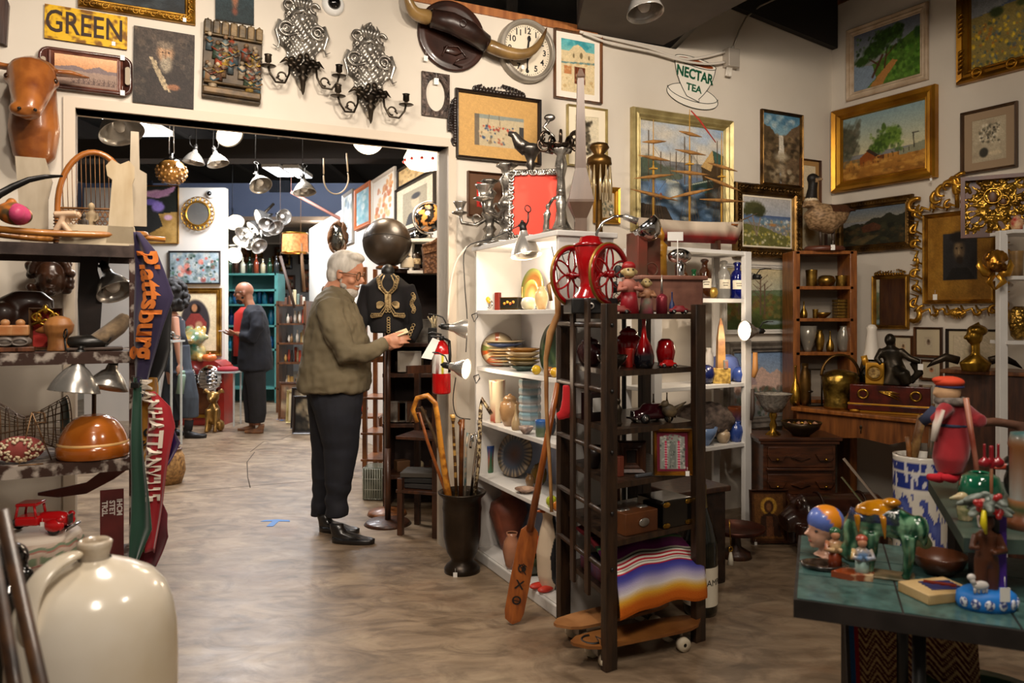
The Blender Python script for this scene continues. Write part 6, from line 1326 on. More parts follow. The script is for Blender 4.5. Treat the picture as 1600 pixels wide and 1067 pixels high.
m.done('embroidery',EM,t);m=M();m.cyl(q(606,520),q(606,700),.018,.018);m.lathe([(.002,0),(.16,0),(.14,.02),(.02,.03)],24,c=(0,0,0));m.cyl((0,0,.02),q(606,700),.02);m.done('stand',DW,t)
m=M();m.ell(q(606,424),(.045,.045,.05));m.done('neck_block',BLACK,t)
# honey coloured wooden stands with steps
HW=mat('9a5c26',.4,0,'6e3c14',6,.1,.3,sc=(6,6,1))
t=thing('wooden_stand','tall honey coloured wooden stand with shelves beside the grey-haired man','stand',G(594,6.2,0),-.1)
for x,y in ((-.09,.18),(.10,.18),(-.09,-.12),(.10,-.12)):
    m=M();h_=1.13 if x > 0 else 1.78;m.box((x,y,h_/2),(.035,.035,h_),bev=.003);m.done('leg',HW,t)
for z in (.25,.46,.74): m=M();m.box((0,.03,z),(.24,.34,.018),bev=.003);m.done('shelf',HW,t)
m=M();m.box((0,-.12,1.05),(.2,.02,.05));m.done('rail',HW,t)

t=thing('rooster_vase','white, red and black rooster figure on a low ledge behind the jeans','figurine',G(566,6.9,.51));m=M();m.loft([(0,0,0,.04,.04),(0,0,.05,.055,.05),(0,0,.12,.03,.03),(0,0,.18,.02,.02)],14);m.ell((0,0,.19),(.025,.025,.022));m.done('body',vcol(.25,coat=.4),t,vox=.005,col=lambda v: H('b8281c') if .03 < v.z < .09 and v.x > 0 else H('2a2a3a') if v.z < .04 else H('e8dccc'))
m=M();[m.tube([(.008*k,0,.2),(.012*k,0,.235)],[.006,.002],5) for k in (-2,-1,0,1,2)];m.done('comb',mat('d8c8b0',.4),t)
m=M();m.box((0,0,.49),(.34,.24,.02),bev=.003);[m.box((a,b_,.24),(.03,.03,.48)) for a in (-.15,.15) for b_ in (-.1,.1)];one('low_table','narrow low wooden table holding the rooster figure','table',m,HW,G(566,6.92,0))
# glass crate, paper stack etc.
t=thing('wire_glass_crate','ribbed glass block crate on the floor at the foot of the wooden stand','crate',G(588,5.9,0),-.1);m=M();m.box((0,0,.125),(.16,.2,.24),bev=.005);m.done('glass',mat('8a9080',.15,0,'5a6054',12,trans=.3),t)
m=M();[m.cyl((-.075+.0185*k,-.103,.005),(-.075+.0185*k,-.103,.24),.0035,n=5) for k in range(9)];[m.cyl((-.065,-.103,z),(.065,-.103,z),.003,n=5) for z in (.01,.08,.16,.235)];m.done('ribs',mat('c8ccc0',.2,.3),t)
t=thing('step_stool','dark wooden step stool with a high back holding papers and boxes','stool',G(666,4.98,0),-.3)
for x,y,h_ in ((-.12,-.13,.36),(.12,-.13,1.06),(-.12,.13,1.06),(.12,.13,.36)): m=M();m.box((x,y,h_/2),(.035,.035,h_),bev=.002);m.done('leg',DW,t)
for z in (.28,.62): m=M();m.box((0,0,z),(.29,.30,.02),bev=.003);m.done('tread',DW,t)
m=M();m.box((.0,.0,1.05),(.28,.02,.05),rz=.9);m.done('rail',DW,t)
for k,(z,c_,lab) in enumerate(((.295,'2a2624','bottom dark folder in the stack on the step stool'),(.33,'161412','middle black folder in the stack on the step stool'),(.365,'3a342c','top grey folder in the stack on the step stool'))):
    m=M();m.box((0,0,.0145),(.26+.01*k,.2,.03),bev=.003);one('folder',lab,'folder',m,mat(c_,.7),G(664,4.98,z),-.3+.1*k)
rr=random.Random(12)
for k,(px,z,lab,c_) in enumerate(((640,1,'framed engraving on the middle shelf of the dark cabinet','b8a88c'),(618,1,'grey card print on the middle shelf of the dark cabinet','a8a8a4'),(640,2,'small white framed print on the upper shelf of the dark cabinet','d8d4c8'))):
    p=Pic(20,16,c_,120+k).dabs(18,.15,.85,.2,.85,.1,['5a5448','8a8474'],.7)
    framed('cabinet_print',lab,'framed picture',None,(cc(px,CZ[z]+.085,-.12),.17,.15),.014,[BRNW,SILV,WHITE][k],p,d=.015)
for k in range(9):
    zz=CZ[k % 3];px=(628,655,683)[k//3];m=bottle_m(.035,.1+.04*rr.random(),k % 3) if k % 2 else M().box((0,0,.04),(.1,.08,.08),bev=.005)
    one('curio','small curio on a shelf of the dark cabinet in the opening','curio',m,mat(('6a4a30','8a7a60','3a2a20','a89878')[k % 4],.5),cc(px,zz,.02),rr.random(),group='curios in the dark cabinet')
# fire extinguisher on the jamb
t=thing('fire_extinguisher','red fire extinguisher hung on the wall post beside the white shelving','fire extinguisher',P(690,575,4.36));s=U(4.36);r=14.5*s
m=M();m.lathe([(.002,-40*s),(r*.9,-40*s),(r,-37*s),(r,26*s),(r*.85,34*s),(r*.45,41*s),(r*.3,43*s),(.002,43*s)],32);m.done('cylinder',mat('c00c10',.2,coat=.5),t)
def lab_c(v): return H('e8e4dc') if abs(v.x+.01) > .013 else H('d8c82c') if v.x > -.022 else H('c02020')
m=M();m.lathe([(r*1.01,-8*s),(r*1.01,22*s)],48);m.done('paper_label',vcol(.5),t,col=lambda v: H('c8c030') if .0 < v.x < .018 and v.y < 0 else H('7a2020') if -.028 < v.x < -.012 and v.y < 0 and abs(v.z) < .03 else H('e4e0d8'))
m=M();m.cyl((0,0,42*s),(0,0,50*s),.014,.014);m.tube([(.0,0,52*s),(-.05,-.01,56*s),(-.075,-.01,53*s)],.006,6);m.tube([(0,0,49*s),(-.06,-.01,49*s)],.005,6);m.tube([(.01,0,48*s),(.045,-.02,42*s),(.05,-.03,20*s),(.045,-.03,-6*s)],.009,8);m.done('valve',BLACK,t)
m=M();m.prism([(-.08,-.05),(-.02,-.045),(-.005,.07),(-.045,.075)],.001,X((-.02,-r-.004,.09),ry=.25));m.done('hanging_tag',TAGW,t)

# ================================================================ white shelving with pottery
PROF=dict(vase=[(.0,0),(.55,0),(.7,.1),(1,.5),(.85,.75),(.5,.9),(.6,1),(.5,.98)],jar=[(0,0),(.55,0),(.85,.2),(1,.5),(.9,.72),(.6,.8),(.7,.83),(.45,.93),(.15,.96),(.14,1),(0,1)],
    cyl=[(0,0),(.85,0),(.9,.05),(.9,.5),(1,.95),(1,1),(.9,1),(.85,.3)],ball=[(0,0),(.4,.0),(.8,.12),(1,.5),(.8,.86),(.45,.97),(.4,.93)],bowl=[(0,0),(.4,0),(.45,.1),(.85,.55),(1,1),(.95,1),(.7,.5),(0,.2)],
    bottle=[(0,0),(.8,0),(1,.1),(1,.25),(.75,.45),(.3,.62),(.2,.8),(.2,.96),(.28,1),(0,.99)],urn=[(0,0),(.35,0),(.5,.15),(1,.6),(.9,.76),(.4,.86),(.35,.93),(.45,1),(.35,1),(.3,.85)],
    plate=[(0,0),(.5,0),(.55,.3),(1,.85),(1,1),(.9,.9),(.5,.45),(0,.4)],fat=[(0,0),(.9,0),(1,.04),(1,.62),(.75,.72),(.42,.78),(.4,.9),(.55,.92),(.58,.97),(.3,1),(0,1)])
def pot(fn,name,label,px,wpx,hpx,z,back,prof,mt,cat=None,grp=None,n=28,**k):
    c=fn(px,z,back);s=U(c.y);m=M();m.lathe([(r*wpx/2*s,q*hpx*s) for r,q in PROF[prof]],n)
    return one(name,label,cat or name.split('_')[-1],m,mt,c,group=grp,**k)
FL_=G(742,4.42,0);WA=Wall((FL_.x,FL_.y),(.432,-.902));A_=lambda px,z,b_=.1: onl(WA,px,z,b_)
t=thing('white_bookcase','white painted open bookcase filled with pottery and plates, facing the aisle','bookcase',(WA.p.x,WA.p.y,0),WA.rz)
LA,DA=.987,.30;AZ=[.067,.487,.80,1.105,1.426]
WP=mat('dcdad6',.5,0,'cfccc8',3,.05);BLP=mat('aab4d0',.6)
for x in (0.01,LA-.01): m=M();m.box((x,DA/2,.885),(.022,DA,1.77),bev=.002);m.done('side',WP,t)
m=M();m.box((LA/2,DA-.006,.885),(LA-.03,.012,1.77));m.done('back',mat('d6d6dc',.6),t)
m=M();m.box((LA/2,DA-.016,.43),(LA-.05,.006,.72));m.done('blue_back',BLP,t)
for z in AZ[:]: m=M();m.box((LA/2,DA/2-.002,z-.011),(LA-.03,DA-.01,.022),bev=.002);m.done('shelf',WP,t)
m=M();m.box((LA/2,DA/2,1.777),(LA+.03,DA+.03,.026),bev=.004);m.done('top',WP,t);m=M();m.box((LA/2,.01,.03),(LA,.03,.06),bev=.008);m.done('kickboard',WP,t)
ZA=1.79
CER=lambda c,c2=None,ns=9: mat(c,.25,0,c2,ns,.05,.4)
# shelf 5: toys, tin, plates
t=thing('toy_motorcycle','yellow tin toy motorcycle with rider on the top pottery shelf','toy',A_(758,AZ[4],.07),WA.rz+2.9,rot=(0,0,-1.0));s=.95
for x in (-.055,.055): m=M();m.torus((x,0,.03),.026,.006,20,6);[m.cyl((x,0,.03),(x+.024*cos(a),0,.03+.024*sin(a)),.0015,n=4) for a in (0,1.05,2.1,3.14,4.2,5.2)];m.done('wheel',CHROME,t)
m=M();m.tube([(-.05,0,.05),(-.02,0,.07),(.03,0,.065),(.055,0,.045)],[.01,.018,.016,.01],8);m.ell((-.05,0,.055),(.025,.01,.012));m.done('frame',mat('d8a818',.3,coat=.4),t)
m=M();m.loft([(.0,0,.07,.014,.014),(-.005,0,.10,.02,.016),(-.0,0,.115,.01,.01)],10);m.tube([(0,.015,.1),(-.03,.02,.085)],.007,6);m.tube([(0,-.015,.1),(-.03,-.02,.085)],.007,6);m.ell((0,0,.13),.014);m.done('rider',mat('b8c0b8',.4),t);m=M();m.cyl((0,0,.138),(0,0,.152),.012);m.done('cap',mat('b8442c',.4),t)
bxA=lambda name,label,cat,px,wpx,hpx,z,b_,d,mt,col=None: (lambda c: one(name,label,cat,M().box((0,0,hpx*U(c.y)/2),(wpx*U(c.y),d,hpx*U(c.y)),bev=.003),mt,c,-.5,col=col))(A_(px,z,b_))
bxA('spice_tin','small red tin with dark lid between the motorcycle and the floral box','tin',778,8,28,AZ[4],.12,.03,mat('7a2418',.4))
t=bxA('floral_box','black tin box painted with flowers and gold trim','box',800,32,20,AZ[4],.08,.07,mat('1c1a14',.35))
m=M();[m.ell((.018*(k-1.5),-.037,.035+.008*(k % 2)),(.009,.003,.008),8,5) for k in range(4)];m.done('flowers',mat('c8a030',.4,0,'a83828',60),t);m=M();m.box((0,-.036,.066),(.11,.003,.005));m.box((0,-.036,.006),(.11,.003,.004));m.done('gold_trim',BRASS,t)
pot(A_,'enamel_pot','round white pot with painted flowers on the top pottery shelf',826,25,20,AZ[4],.04,'ball',CER('ece4cc','d8d0a8'))
pot(A_,'stacked_vase','tall cream ribbed vase glowing beside the round white pot',846,22,36,AZ[4],.06,'vase',CER('e8cc98','c89a5c'))
pot(A_,'perfume_bottle','red stoppered bottle behind the black floral box',816,9,36,AZ[4],.14,'bottle',CER('c8b060','b83820'))
for i,(px,py,w_,h_,c_,b_) in enumerate(((838,428,44,64,'b89050',.22),(836,440,30,46,'d8b878',.17))):
    c=A_(px,AZ[4],b_);s=U(c.y);t=one('oval_platter',['large oval green and brown platter leaning on the top pottery shelf','smaller oval platter with a painted figure, in front of the large one'][i],'platter',M().lathe([(.002,0),(.6,0),(.68,.012),(1,.03),(1,.04),(.66,.025),(.002,.012)],40,rot=R90X @ Matrix.Diagonal((w_*s/2,h_*s/2,1,1))),vcol(.3,coat=.3),c+Vector((0,0,h_*s/2)),-.7,rot=(-.12,0,-.75),col=(lambda c_,W_: lambda v: H('6a7a3c') if hypot(v.x/(W_*.5),v.z/(W_*.72)) > .82 else mix(c_,'6a4a2a',mnoise.noise(v*60)*1.5+.3) if hypot(v.x/(W_*.5),v.z/(W_*.72)) < .62 else H('8a5a30'))(c_,w_*s))
# shelf 4: plates
def disc_col(R_,base,ring,dots): return lambda v: H(ring) if hypot(v.x,v.z) > R_*.93 else (H(dots[0]) if mnoise.noise(v*34) > .22 and hypot(v.x,v.z) < R_*.8 else H(dots[1]) if mnoise.noise(v*30+Vector((5,0,0))) > .25 else H(base))
def standplate(fn,name,label,px,z,b_,rpx,col,rz,tilt=-.15,el=1,cat='plate'):
    c=fn(px,z,b_);s=U(c.y);R_=rpx*s
    return one(name,label,cat,M().lathe([(.002,.006),(R_*.6,.006),(R_,-.0),(R_,.008),(R_*.6,.016),(.002,.014)],64,rot=R90X @ Matrix.Diagonal((1,el,1,1))),vcol(.3,coat=.4),c+Vector((0,0,R_*el)),rz,rot=(tilt,0,rz),col=col(R_))
standplate(A_,'fruit_plate','large upright plate painted with orange fruit behind the plate stacks',778,AZ[3],.10,27,lambda R_: disc_col(R_,'e0cca0','4a3428',('d06020','7a8a40')),-.2)
standplate(A_,'green_platter','dark green glazed platter standing at the right of the plate shelf',862,AZ[3],.16,26,lambda R_: (lambda v: mix('2c4430','5a7048',noi(v.x,v.z,30)+.4)),-.9,el=1.5)
zz=AZ[3]
for i,(w_,c_,lab) in enumerate(((64,'8a8478','bottom grey plate'),(66,'a88a5c','tan plate'),(68,'6a6a60','dark plate'),(70,'b89a6c','buff plate'),(72,'9a7c50','brown plate'),(74,'c8a878','cream plate'),(70,'3a4a70','blue bowl'),(76,'cdb894','top wide cream plate'))):
    c=A_(788,zz,.15);s=U(c.y)*.88;h_=.015 if i != 6 else .03;m=M();m.lathe([(r*w_/2*s*.93,q*(h_+.008)) for r,q in PROF['plate']],44);one('dinner_plate',lab+' in the tall left stack','plate',m,CER(c_,None),c,group='left stack of plates');zz += h_+.001
zz=AZ[3]
for i,(w_,c_,lab) in enumerate(((48,'3a5048','bottom green plate'),(56,'7a6a4a','olive plate'),(60,'a08448','mustard bowl'),(62,'c8b088','cream bowl with handle'),(60,'a8742c','top amber plate'))):
    c=A_(818,zz,.085);s=U(c.y);h_=.018+.01*(i == 3)+.006*(i == 1);m=M();m.lathe([(r*w_/2*s*.9,q*(h_+.01)) for r,q in PROF['plate']],44);one('serving_plate',lab+' in the shorter right stack','plate',m,CER(c_,None),c,group='right stack of plates');zz += h_+.001
for px,lab,c_ in ((838,'yellow ball fruit at the front of the plate shelf','d8b020'),(867,'yellow fruit at the right end of the plate shelf','d8a828'),(859,'brown ribbed fruit at the right end of the plate shelf','9a6030')):
    c=A_(px,AZ[3],.03);m=M();m.ell((0,0,.024),.024,20,14);one('ceramic_fruit',lab,'fruit',m,CER(c_),c)
# shelf 3: vases
t=pot(A_,'floral_vase','tall cream cylinder vase painted with small blue flowers',777,26,66,AZ[2],.065,'cyl',vcol(.3,coat=.4),n=80,col=lambda v: H('d8c8a8') if mnoise.noise(v*40) < .25 else H('4a7a94') if mnoise.noise(v*15) > 0 else H('a84838'))
t=pot(A_,'lidded_jar','ribbed tan lidded ginger jar on the vase shelf',797,34,50,AZ[2],.07,'jar',CER('b08a60','8a6844',14))
c=A_(828,AZ[2],.12);s=U(c.y);m=M();[m.lathe([(16*s,k*13*s),(17.5*s,k*13*s+3*s),(17.5*s,k*13*s+10*s),(16*s,(k+1)*13*s)],8,smooth=False) for k in range(6)];m.lathe([(.002,0),(16*s,0)],8)
one('faceted_vase','tall pale blue and grey banded octagonal vase','vase',m,vcol(.25,coat=.4),c,col=lambda v: H('7fa0ac') if (v.z/(13*s)) % 1 > .45 else H('b4b4b4'))
pot(A_,'ewer','small cream ewer between the jar and the octagonal vase',806,14,40,AZ[2],.03,'bottle',CER('c8b088','a08058'))
pot(A_,'blue_cup','blue topped pottery cup near the shelf edge',846,20,26,AZ[2],.05,'cyl',vcol(.3,coat=.4),col=lambda v: H('2a62b0') if v.z > .045 else H('5a6a50'))
pot(A_,'small_bowl','small patterned bowl at the front of the vase shelf',822,24,12,AZ[2],.02,'bowl',CER('c8b0a0','6a5a5a',30));pot(A_,'dark_jug','dark blue jug at the right of the vase shelf',860,18,34,AZ[2],.12,'jar',CER('3a4250','1f242e'))
# shelf 2
pot(A_,'landscape_cup','small cup painted with green trees on a red ground',764,18,42,AZ[1],.09,'cyl',vcol(.4,coat=.2),n=60,col=lambda v: H('2c4a8a') if v.z > .135 else H('3f6a48') if v.z < .045+.06*abs(sin(math.atan2(v.y,v.x)*4)) else H('a8604c'))
standplate(A_,'brown_charger','large brown and blue charger plate with a patterned rim',805,AZ[1],.17,35,lambda R_: lambda v: (lambda r: H('b8a07c') if r > .88 and int(math.atan2(v.z,v.x)*12) % 2 else H('4a3a30') if r > .84 else H('3f4a5a') if r > .58 else H('8a4a34') if r > .54 else mix('4a2c24','6a4434',noi(v.x,v.z,50)+.5))(hypot(v.x,v.z)/R_),-.75,tilt=-.25)
t=pot(A_,'saucer','small patterned saucer lying at the front of the charger shelf',821,34,7,AZ[1],.05,'plate',CER('7a5a4c','b89a84',30));pot(A_,'small_jug','small brown jug in front of the amber gourd pot',828,15,20,AZ[1],.13,'vase',CER('7a5a38'));pot(A_,'gourd_pot','amber green glazed pot at the back of the charger shelf',842,26,34,AZ[1],.2,'jar',CER('8a6420','4a4a24'))
m=M();m.ell((0,0,.028),.028,20,14);one('green_apple','green ceramic apple on the charger shelf','fruit',m,CER('a8b428'),A_(862,AZ[1],.03));m=M();m.ell((0,0,.022),.022,20,14);one('orange_fruit','orange ceramic fruit next to the green apple','fruit',m,CER('d88020'),A_(870,AZ[1],.02))
# bottom
pot(A_,'terracotta_urn','big red brown clay urn with a dark lid on the bottom shelf',794,60,96,AZ[0],.15,'urn',mat('8a4a34',.5,0,'5f2f20',8,.2));pot(A_,'pink_vase','pinkish two-handled pot in front of the big urn',800,30,56,AZ[0],.03,'vase',CER('b07a5c','8a5a44'))
pot(A_,'orange_bowl','bright orange bowl stacked on the green casserole',838,30,22,AZ[0]+.12,.09,'bowl',CER('d0541c'));pot(A_,'green_casserole','dark green casserole on the bottom shelf',832,40,36,AZ[0],.09,'jar',CER('3a3c24'))
t=thing('penguin_statue','tall carved penguin statue with red feet on the bottom shelf','statue',A_(858,AZ[0],.07),-.9);s=U(t.location.y);hh=135*s
m=M();m.loft([(0,0,.0,.045,.04),(0,0,hh*.15,.062,.055),(0,0,hh*.4,.068,.06),(0,0,hh*.65,.05,.045),(0,0,hh*.8,.03,.03),(0,0,hh*.9,.038,.036),(0,0,hh,.01,.01)],20)
for sx in (-1,1): m.tube([(sx*.055,.01,hh*.62),(sx*.075,.01,hh*.35),(sx*.07,.015,hh*.2)],[.014,.018,.006],8,flat=(1.4,.6))
m.done('body',vcol(.4,coat=.2),t,vox=.005,col=lambda v: H('16181c') if v.y > -.005 or abs(v.x) > .052 else H('d0bda4'));m=M();[m.ell((sx*.03,-.05,.012),(.028,.045,.014)) for sx in (-1,1)];m.done('feet',mat('b83020',.4),t);m=M();m.cyl((0,-.03,hh*.9),(0,-.08,hh*.91),.012,.003);m.done('beak',mat('c06020',.4),t)
# paddle and shepherd crook leaning on the corner
t=thing('wooden_paddle','long wooden paddle with dark Greek letters leaning on the white bookcase','paddle',G(800,3.62,0))
a_=P(800,974,3.47)-t.location;b_=P(829,822,3.52)-t.location;c_=P(873,600,3.44)-t.location;a_.z=.006;a_.y=-.15;b_.y=-.10;c_.y=-.12
d=(b_-a_).normalized();sd=d.cross(Vector((0,1,0))).normalized();wd=[.006,.035,.044,.046,.045,.040,.018]
m=M();L_=(b_-a_).length;rs=[]
for i,w_ in enumerate(wd): 
    cpt=a_+d*L_*(0,.04,.12,.4,.8,.95,1)[i];rs.append([cpt-sd*w_+Vector((0,-.004,0)),cpt+Vector((0,-.009,0)),cpt+sd*w_+Vector((0,-.004,0)),cpt+sd*w_+Vector((0,.004,0)),cpt+Vector((0,.009,0)),cpt-sd*w_+Vector((0,.004,0))])
PD=mat('a85c20',.35,0,'7a3c12',6,.1,.4,sc=(6,6,1));m.rings(rs,smooth=False);m.done('blade',PD,t);m=M();m.tube([b_-d*.02,b_+(c_-b_)*.5,c_],[.018,.015,.014],12);m.done('shaft',PD,t)
m=M();ang=math.atan2(d.x,d.z)
for k,ch in enumerate('\u03a6X\u03a9'): m.text(ch if k != 2 else 'O',.055,X(a_+d*L_*(.56-.16*k)+Vector((0,-.0115,0)),ry=ang),.001,bold=.001)
for k in (0,): m.box(a_+d*L_*.56+Vector((0,-.0118,0)),(.058,.001,.004),ry=ang+.8)
m.box(a_+d*L_*.24+Vector((0,-.0118,0)),(.03,.001,.004),ry=ang);m.done('lettering',mat('1c1410',.6),t)
m=M();kk=[P(861,470,3.44),P(857,445,3.44),P(862,438,3.44),P(870,446,3.44),P(872,490,3.44),P(860,520,3.44),P(853,560,3.44),P(854,640,3.43),P(860,745,3.40),P(862,800,3.36)]
m.tube(kk[:4]+kk[4:],[.008,.009,.011,.013,.014,.017,.011,.009,.008,.008],10);one('crooked_cane','pale knotted shepherd crook hooked at the corner of the white bookcase','cane',m,mat('b88a54',.5,0,'8a5c30',7,.2))
# umbrella stand with canes
c=G(722,4.2,0);s=U(4.2);t=thing('umbrella_stand','tall bronze urn-shaped stand full of walking canes','umbrella stand',c);hs=EYE-(768-HY)*s
m=M();m.lathe([(.002,0),(28*s,0),(28*s,.02),(24*s,.04),(17*s,.06),(18*s,.075),(24*s,.11),(29*s,hs*.45),(30*s,hs*.75),(31*s,hs*.8),(30*s,hs*.84),(30*s,hs*.92),(37*s,hs*.98),(38*s,hs),(36*s,hs+.004),(29*s,hs*.95),(26*s,hs*.5),(.002,.12)],44);m.done('body',mat('3c3024',.35,.6,'241c14',8,.15),t);price_tag(t,(-.03,-28*s-.004,.012),.022)
def cane(label,pts,r,mt,tip=None,n=10):
    p0=Vector(pts[0]);m=M();m.tube([Vector(p)-p0 for p in pts],r,n);o=m.done('cane',mt);o.location=p0;return tag(o,label,'cane')
bam=mat('c8862c',.35,0,'8a5014',20,.1,.3,cut=(.45,.6));Yc=4.2
cane('thick amber bamboo crook cane painted with dark vines, leftmost in the urn',[P(652,660,Yc-.02),P(645,640,Yc-.02),P(652,622,Yc-.02),P(668,618,Yc-.02),P(680,630,Yc-.02),P(684,655,Yc-.02),P(690,705,Yc-.01),P(700,770,Yc),P(704,800,Yc)],[.010,.013,.015,.016,.015,.015,.017,.019,.019],bam)
cane('thin reddish cane with silver collar crossing behind the bamboo crook',[P(644,648,Yc+.04),P(655,645,Yc+.04),P(668,690,Yc+.04),P(695,765,Yc+.02),P(702,800,Yc+.02)],.009,mat('9a5420',.35,0,'6a3410',14))
cane('dark curved horn-handled cane behind the bamboo crook',[P(640,660,Yc+.07),P(645,640,Yc+.07),P(658,636,Yc+.07),P(672,665,Yc+.07),P(686,700,Yc+.07),P(712,800,Yc+.05)],.009,mat('5a4428',.4,0,'2a1c10',10))
cane('banded dark cane with a flared knob handle and white tag',[P(706,647,Yc),P(708,654,Yc),P(708,662,Yc),P(711,720,Yc),P(714,800,Yc)],[.014,.013,.007,.009,.009],mat('4a3018',.3,0,'b8904c',26,cut=(.5,.55),sc=(.1,.1,1)))
cane('brown rounded-top cane in the middle of the urn',[P(724,672,Yc),P(719,660,Yc),P(722,655,Yc),P(721,690,Yc),P(720,800,Yc)],[.01,.015,.016,.014,.012],mat('7a4418',.3,0,'3a1c0a',9))
cane('thin cane with pale patterned shaft and small crook',[P(739,690,Yc),P(737,679,Yc),P(731,676,Yc),P(728,700,Yc),P(726,800,Yc)],.007,mat('b8a084',.3,0,'5a7a80',30))
cane('black cane with curled chrome handle',[P(735,700,Yc-.03),P(737,682,Yc-.03),P(744,676,Yc-.03),P(746,690,Yc-.03),P(742,720,Yc-.02),P(733,800,Yc)],.008,CHROME)
cane('tall speckled twig cane bent sharply at the top, rightmost in the urn',[P(768,647,Yc-.05),P(752,622,Yc-.05),P(751,640,Yc-.05),P(748,720,Yc-.03),P(739,800,Yc)],.011,mat('4a3828',.5,0,'c8b48c',60,cut=(.48,.55)))
# lamps on the bookcase corner and on the post
lp1=clamp_lamp('clamp_lamp','large unlit aluminium clamp lamp hanging over the front of the pottery bookcase',P(818,362,3.85),(.12,-.18,-1),.125,.078);plight(P(822,412,3.95),7,.04)
clamp_lamp('clamp_lamp','aluminium clamp lamp pointing right, above its lit twin on the white post',P(702,511,4.25),(1,.1,-.1),.10,.055);clamp_lamp('clamp_lamp','lit clamp lamp facing the umbrella stand corner on the white post',P(704,572,4.2),(.92,-.40,-.12),.10,.055,lit=9);plight(P(738,580,4.12),2.2,.04)
cable('lamp_cable','white cable running down the white post',[P(730,385,4.36),P(712,410,4.38),P(703,450,4.4),P(700,500,4.4)],.006,'dcd4c8');cable('lamp_cable','black cable looping from the bookcase top to the clamp lamps',[P(812,352,3.9),P(770,372,4.2),P(728,388,4.36),P(726,440,4.36),P(730,500,4.36),P(728,550,4.3)],.003,'1a1816')
cable('lamp_cable','black cable curling below the lit clamp lamp',[P(712,590,4.25),P(708,625,4.3),P(714,650,4.32),P(735,655,4.34)],.003,'1a1816');cable('lamp_cable','black cable down the end of the white bookcase',[P(862,385,3.48),P(872,440,3.47),P(880,520,3.48)],.0025,'1a1816')
for k,(px,py,Y) in enumerate(((737,492,4.4),(740,588,4.4),(878,398,3.5))): m=M();m.tube([(0,0,0),(.03,-.01,.012),(.035,-.01,-.01),(.015,0,-.04),(0,0,0)],.003,6);one('wire_bracket',['bent black wire bracket beside the top pottery shelf','bent black wire bracket beside the plate shelf','triangular black wire bracket on the bookcase end by the coffee grinder'][k],'bracket',m,BLACK,P(px,py,Y))
# ---- silver on top of the bookcase
SLV2=mat('b8b2a8',.25,.72,'4a453f',16,.5)
def candelabrum(c,h,label,rz=0,arms=2):
    t=thing('silver_candelabrum',label,'candelabrum',c,rz,'silver candelabra')
    m=M();m.lathe([(.002,0),(h*.22,0),(h*.2,h*.04),(h*.1,h*.12),(h*.06,h*.2),(h*.1,h*.26),(h*.06,h*.32),(h*.07,h*.4),(h*.12,h*.48),(h*.1,h*.53),(h*.05,h*.6),(h*.06,h*.72),(h*.1,h*.80),(h*.05,h*.86),(h*.07,h*.93),(h*.13,h*.97),(h*.12,h),(h*.05,h)],18,lob=.09,nl=6);m.done('stem',SLV2,t)
    for k in range(arms):
        s_=-1 if k % 2 == 0 else 1;m=M();m.tube([(0,0,h*.45),(s_*h*.2,0,h*.32),(s_*h*.42,0,h*.36),(s_*h*.45,0,h*.5)],[h*.03]*4,8);m.torus((s_*h*.2,0,h*.42),h*.06,h*.015,12,5,a1=5);a_=m.done('arm',SLV2,t);m=M();m.lathe([(.002,h*.46),(h*.11,h*.5),(h*.12,h*.52),(h*.05,h*.54),(h*.06,h*.6),(h*.09,h*.66),(h*.1,h*.68),(h*.05,h*.68)],14,c=(s_*h*.45,0,0),lob=.08);m.done('candle_cup',SLV2,a_)
    return t
candelabrum(A_(765,ZA,.06),.38,'silver candelabrum with low curled arms, leftmost on the bookcase top',-.1);candelabrum(A_(792,ZA,.08),.44,'ornate silver candelabrum directly beside the red mounted frame',.9)
c=A_(836,ZA,.13);s=U(c.y);t=thing('silver_photo_frame','rococo silver frame around a plain bright red sheet','picture frame',c,-.12,rot=(-.08,0,-.12));w_,h_=84*s,112*s
m=M();m.box((0,0,h_/2),(w_*.84,.006,h_*.86));m.done('red_sheet',mat('e0402c',.7),t);m=M();rr=random.Random(3)
for i in range(84):
    u=i/84*4;k=int(u);f=u-k;x,z=[(f-.5,-.5),(.5,f-.5),(.5-f,.5),(-.5,.5-f)][k];m.torus((x*w_*.9,-.01,h_/2+z*h_*.92),.013,.006,9,5,a0=rr.random()*6,a1=rr.random()*6+4);m.ell((x*w_*.95,-.008,h_/2+z*h_*.96),(.012,.008,.012),6,4)
m.done('scroll_border',mat('d8d4cc',.22,.95,'6a645c',20,.4),t)
def fig(m,x,y,z,h,lean=0): m.loft([(x,y,z,h*.13,h*.1),(x+lean*.3,y,z+h*.35,h*.11,h*.1),(x+lean*.6,y,z+h*.6,h*.15,h*.1),(x+lean,y,z+h*.75,h*.06,h*.05)],10);m.ell((x+lean,y,z+h*.87),h*.1,10,8)
t=thing('figural_centrepiece','tall silver centrepiece with climbing figures around a tree-like stem','centrepiece',Vector((.245,3.87,ZA+.002)));h_=160*U(3.87)
m=M();m.lathe([(.002,0),(.11,0),(.115,.012),(.09,.03),(.05,.04),(.03,.08),(.02,.16),(.024,.2),(.018,.3),(.03,.36),(.02,h_*.8),(.05,h_*.85),(.03,h_*.88)],18,lob=.15,nl=5);m.done('stem',SLV2,t)
m=M();fig(m,-.075,-.02,.03,.14,.01);m.tube([(-.07,-.02,.14),(-.04,-.03,.19),(-.015,-.02,.2)],.01,6);fig(m,.08,-.02,.03,.11);fig(m,.0,-.03,.05,.2);m.tube([(.08,-.03,.1),(.11,-.03,.14),(.12,-.02,.11)],.015,6);m.done('figures',SLV2,t,vox=.005)
